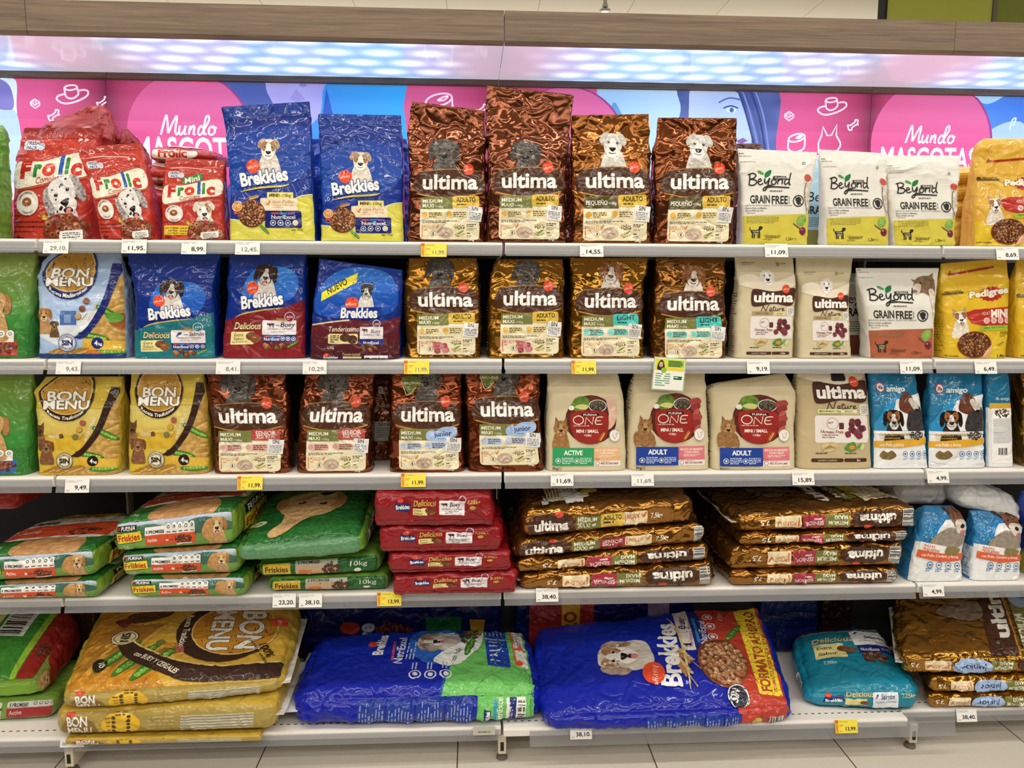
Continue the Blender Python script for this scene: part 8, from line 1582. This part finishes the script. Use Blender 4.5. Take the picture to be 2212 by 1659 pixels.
def t_br(A):
    D, H = F100(A); A.place(0, 0.0, 1, 0.94); D.part('top_print'); D.poly([(78, H+1), (70, -1), (101, -1), (101, H+1)], mix('b83a2c', 'c44434', 6)); D.poly([(62, H*0.5), (60, -1), (70, -1), (74, H*0.5)], '1f2f86'); D.rect(60, -1, 66, H*0.5, 'f0e4e6'); D.text('Buey', 63.6, H*0.26, 3, '34243a', w=9, rot=1.5, bold=0.03, shear=0.2); D.text('Verduras y Cereales', 65.3, H*0.46, 1.6, '54445e', w=18, rot=1.5, shear=0.2); cow(D, 63, H*0.44, 3.4, '2a1018')
    D.text('NutriExcel', 71.6, H*0.44, 3.2, 'eef0fa', w=15, rot=1.5, bold=0.02); D.rect(67.4, H*0.12, 68.6, H*0.42, '3a8ad0'); [(D.ring(74.5, H*(0.12+0.12*k), 2.2, 0.5, 'e6e8f6'), D.ell(74.5, H*(0.12+0.12*k), 1, 1, 'e6e8f6')) for k in range(3)]; D.text('15kg', 81, H*0.16, 2.2, 'e8b8a8', w=7, rot=1.5, bold=0.03)
    D.part('saver_label'); D.poly([(88, H*0.9), (87, H*0.02), (97, -1), (97.5, H*0.92)], 'f4d838'); D.text('FORMATO AHORRO', 93.6, H*0.88, 4.4, 'a84a2c', w=H*0.84, rot=1.53, bold=0.05); D.text('FORMATO POUPANÇA / FORMATO RISPARMIO', 96, H*0.88, 1.5, 'a84a2c', w=H*0.84, rot=1.53, bold=0.02)
    D.part('top_print'); D.ell(76, H*0.62, 10.5, 13, '8a4c2c'); D.ell(76, H*0.62, 9.6, 12, '6a3c24'); D.bits(76, H*0.62, 9, 11.2, 130, ['c09068', 'a87a50', 'b86a4a', 'cfa27a'], 2.6, seed=9); wheat(D, 66, H*0.7, 18, 2.2, 'e0b888', 'b88a58'); wheat(D, 63, H*0.84, 20, 2.0, 'e0b888', 'b88a58'); peas(D, 80, H*0.4, 12, 0.9); D.ell(79, H*0.92, 4.4, 5, '2a2c3c'); D.ring(79, H*0.92, 4.4, 0.6, 'f0f0f0', ry=5); D.text('SIN', 78, H*0.96, 3, 'f0f0f0', w=5, rot=1.2, bold=0.05)
    D.part('dog_picture'); D.blob([(33, H*0.38), (44, H*0.36), (47, H*0.5), (46, H*0.64), (34, H*0.66)], mix('ece6dc', 'c8bcae', 24), h=0.02); dog(D, 32, H*0.52, 15, body=False, tilt=-1.45, tongue=True, **{**JACK, 'ears': 'down', 'earc': '8a6444'})
    D.part('brand_lettering'); D.text('Brekkies', 56.5, H*0.84, 8.4, 'f7f7f7', w=H*0.66, rot=1.5, bold=0.055); D.path([(60, H*0.86), (60.5, H*0.6), (60, H*0.3), (57, H*0.08)], 1.1, 'e4cc7a', taper=True); D.ell(46, H*0.72, 4.6, 5.4, 'e8502e'); D.text('affinity', 47, H*0.82, 2.2, 'f8d8cc', w=9, rot=1.5)
def f_br(A):
    D, H = F100(A); D.part('front_print'); D.rect(78, -1, 101, H+1, mix('b83a2c', 'c44434', 6))
    for k in range(5): D.rect(40+8*k, H*0.25, 47.4+8*k, H*0.95, '1c3a9c', r=0.5); [D.words(41+1.2*q+8*k, H*0.9, H*0.6, 1, '8aa0dc', 0.5, 1, rot=1.57, seed=q+5*k) for q in range(5)]
    D.ell(86, H*0.7, 2.2, H*0.2, 'e0c84a'); D.rect(91, H*0.5, 97, H*0.85, 'e8e8e4'); D.bars(91.3, H*0.52, 96.7, H*0.83, 10, '2a2a2a')
sack('food_sack', 'large blue and red saver sack with kibble bowl on the bottom shelf', 'dog food bag', pick8((1186, 1580), (1702, 1560), (1176, 1546), (1710, 1526), (1156, 1352), (1640, 1302), Z5, 0.05, 0.08), grad('0f20a4', '1230b4', -1, 1, axis=1), arts={'top': t_br, 'front': f_br}, crum=0.0055, seed=157.0, r=0.03, puff=0.034, loose=0.7)
def t_teal(A):
    D, H = F100(A); D.part('brand_lettering'); D.rect(-1, -1, 101, H*0.12, '16306e'); D.path([(4, H*0.12), (40, H*0.15), (96, H*0.11)], 1.2, 'cdb25c'); D.text('Delicious', 14, H*0.34, 9, 'e6cf8a', w=44, bold=0.03, shear=0.2); D.part('recipe_label'); D.rect(14, H*0.37, 46, H*0.6, 'efe6a0', r=1, rot=-0.02); D.text('Extra', 17, H*0.46, 5, '5a4424', w=16, shear=0.2, bold=0.02); D.text('Sabor', 17, H*0.55, 5, '5a4424', w=20, shear=0.2, bold=0.02); D.ell(44, H*0.46, 6, 5, mix('8a5638', '6a3c26', 30)); D.ell(51, H*0.49, 7, 5.4, mix('9a6444', '7a4a30', 30)); D.rect(58, H*0.16, 98, H*0.42, 'eef0f4', r=1); fish(D, 66, H*0.2, 6, '1c2a5a'); D.text('Salmón', 72, H*0.3, 6, '2c3a6a', w=22, shear=0.2, bold=0.03); D.text('Verduras y Cereales', 64, H*0.36, 2.8, '54547e', w=30, shear=0.2); D.rect(60, H*0.42, 100, H*0.54, '1d2b78'); D.text('NutriExcel', 62, H*0.51, 4.6, 'eef0fa', w=19, bold=0.02); [D.ring(86+5*k, H*0.48, 2, 0.5, 'e6e8f6') for k in range(3)]
    D.part('top_print'); D.text('7,25kg', 20, H*0.68, 4, 'cfe4e8', w=13, bold=0.03); D.bits(74, H*0.6, 14, 5, 9, KIB, 8, seed=5)
def f_teal(A):
    D, H = F100(A); D.part('brand_lettering'); D.poly([(14, H*0.6), (15, H*0.28), (32, H*0.2), (32, H*0.46)], '18286e'); D.text('Brekkies', 16, H*0.54, H*0.17, 'f4f4f4', w=15, bold=0.05, rot=0.1); D.ell(18, H*0.2, 2.6, H*0.1, 'e04a2c'); D.text('Delicious', 34, H*0.28, H*0.2, 'd9c27a', w=24, bold=0.02, shear=0.2); D.part('recipe_label'); D.rect(33, H*0.34, 52, H*0.66, 'e6d890', r=0.6); D.ell(50, H*0.54, 4, H*0.1, mix('8a5638', '6a3c26', 30)); D.rect(57, H*0.14, 80, H*0.74, 'e6ecf4', r=0.8); D.text('Salmón', 64, H*0.36, H*0.16, '2c3a6a', w=12, shear=0.2, bold=0.02); D.text('Verduras y Cereales', 59, H*0.52, H*0.1, '54547e', w=19, shear=0.2); fish(D, 61, H*0.26, 3.4, '1c2a5a'); D.part('front_print'); D.text('7,25kg', 83, H*0.34, H*0.15, 'd8d09a', w=13, bold=0.03); D.rect(-1, H*0.82, 101, H+1, mix('156a84', '2488a0', 14))
def l_teal(A):
    D, H = F100(A); W = 100*A.W; D.part('end_print'); D.rect(W*0.62, H*0.3, W*0.8, H*0.75, 'eef0f0'); D.bars(W*0.63, H*0.33, W*0.79, H*0.7, 10, '2a2a2a', vert=False); D.text('7,25kg', W*0.4, H*0.6, H*0.16, '7ab0b8', w=W*0.18)
TE = mix('16809e', '1c8caa', 6)
sack('food_sack', 'teal fish flavour sack lying slantwise on the bottom shelf', 'dog food bag', pick8((1738, 1524), (1984, 1538), (1746, 1496), (1988, 1488), (1716, 1362), (1896, 1352), Z5, 0.05), TE, arts={'top': t_teal, 'front': f_teal, 'left': l_teal}, crum=0.0045, seed=158.0, r=0.03, puff=0.024, loose=0.7)
def t_jr(A):
    D, H = F100(A); D.part('brand_lettering'); D.poly([(50, H+1), (46, -1), (60, -1), (66, H+1)], '4a2b1a'); D.text('ultima', 62, H*0.82, 8.5, 'faf6ee', w=H*0.85, rot=1.63, bold=0.055); D.ell(40, H*0.1, 3, 3.6, '8a1c14'); D.path([(66, H+1), (60, -1)], 1, 'b98a3c', smooth=False); D.part('recipe_label'); D.poly([(68, H*0.94), (63, -1), (101, -1), (101, H*0.94)], '7a7c3c'); D.text('MEDIUM', 73, H*0.92, 5, 'f2eedc', w=H*0.4, rot=1.63, bold=0.03); D.blob([(66, H*0.36), (64, H*0.05), (76, 0), (86, H*0.1), (84, H*0.34), (74, H*0.42)], 'a9c4ee'); D.text('junior', 76, H*0.3, 5, '2f3f6a', w=H*0.2, rot=1.63); D.part('dog_picture'); D.blob([(22, H*0.5), (30, H*0.36), (46, H*0.36), (48, H*0.56), (36, H*0.6)], mix('9a8878', '6e5c4e', 30))
ROW = ((pick8((1950, 1449), (2330, 1449), (1946, 1420), (2335, 1416), (1934, 1262), (2290, 1262), Z5+0.118, 0.03), 'large bronze sack with puppy and sideways name, top of the right bottom pile', {'top': t_jr, 'front': f_foilflip(junior=True)}, ('left', 0.02, 'ece8e2')), (pick8((2012, 1497), (2335, 1492), (2008, 1466), (2340, 1460), (1960, 1380), (2330, 1360), Z5+0.056), 'bronze puppy sack, middle of the right bottom pile', {'front': f_foilflip(junior=True)}, None), (pick8((2006, 1533), (2335, 1528), (2004, 1502), (2335, 1497), (1975, 1400), (2330, 1400), Z5), 'bronze puppy sack, lowest of the right bottom pile above the 38,40 tag', {'front': f_foilflip(junior=True)}, None))
CS = settle([q[0] for q in ROW])
for k, (c, lab, ar, sl) in enumerate(ROW):
    sack('food_sack', lab, 'dog food bag', CS[k], foil('a8782c'), 'crumpled_foil', arts=ar, crum=0.0055, seed=159.0+k, r=0.024, loose=0.9, puff=0.02 if k == 0 else 0.003, group='bronze sacks on the bottom shelf', seal=sl)
# second row of the bottom shelf, its shade put into the dim colours
def f_dim(A):
    D, H = F100(A); D.part('front_print'); D.rect(62, H*0.3, 80, H, '1f6a3a'); D.bits(44, H*0.6, 12, H*0.2, 60, ['5a2420', '6a3028'], 3, seed=4); D.poly([(84, H*0.35), (92, H*0.35), (90, H*0.8), (86, H*0.8)], 'c8952c'); D.part('brand_lettering'); D.text('Bre', 50-14, H*0.8, 9, 'b8c0d8', w=H*0.42, rot=1.57, bold=0.05); D.ell(24, H*0.45, 5, H*0.1, 'a83a2c')
def f_dim2(A):
    D, H = F100(A); D.part('front_print'); D.rect(8, -1, 44, H*0.9, '9a2a24'); D.rect(26, -1, 36, H*0.6, 'd8a82c'); D.text('RO', 34, H*0.55, 7, '9a3a24', w=H*0.3, rot=1.57, bold=0.06); D.part('brand_lettering'); D.text('s', 92, H*0.8, 8, 'c4cce0', rot=1.57, bold=0.05, w=8); D.rect(74, H*0.1, 86, H*0.5, '8a7a9c')
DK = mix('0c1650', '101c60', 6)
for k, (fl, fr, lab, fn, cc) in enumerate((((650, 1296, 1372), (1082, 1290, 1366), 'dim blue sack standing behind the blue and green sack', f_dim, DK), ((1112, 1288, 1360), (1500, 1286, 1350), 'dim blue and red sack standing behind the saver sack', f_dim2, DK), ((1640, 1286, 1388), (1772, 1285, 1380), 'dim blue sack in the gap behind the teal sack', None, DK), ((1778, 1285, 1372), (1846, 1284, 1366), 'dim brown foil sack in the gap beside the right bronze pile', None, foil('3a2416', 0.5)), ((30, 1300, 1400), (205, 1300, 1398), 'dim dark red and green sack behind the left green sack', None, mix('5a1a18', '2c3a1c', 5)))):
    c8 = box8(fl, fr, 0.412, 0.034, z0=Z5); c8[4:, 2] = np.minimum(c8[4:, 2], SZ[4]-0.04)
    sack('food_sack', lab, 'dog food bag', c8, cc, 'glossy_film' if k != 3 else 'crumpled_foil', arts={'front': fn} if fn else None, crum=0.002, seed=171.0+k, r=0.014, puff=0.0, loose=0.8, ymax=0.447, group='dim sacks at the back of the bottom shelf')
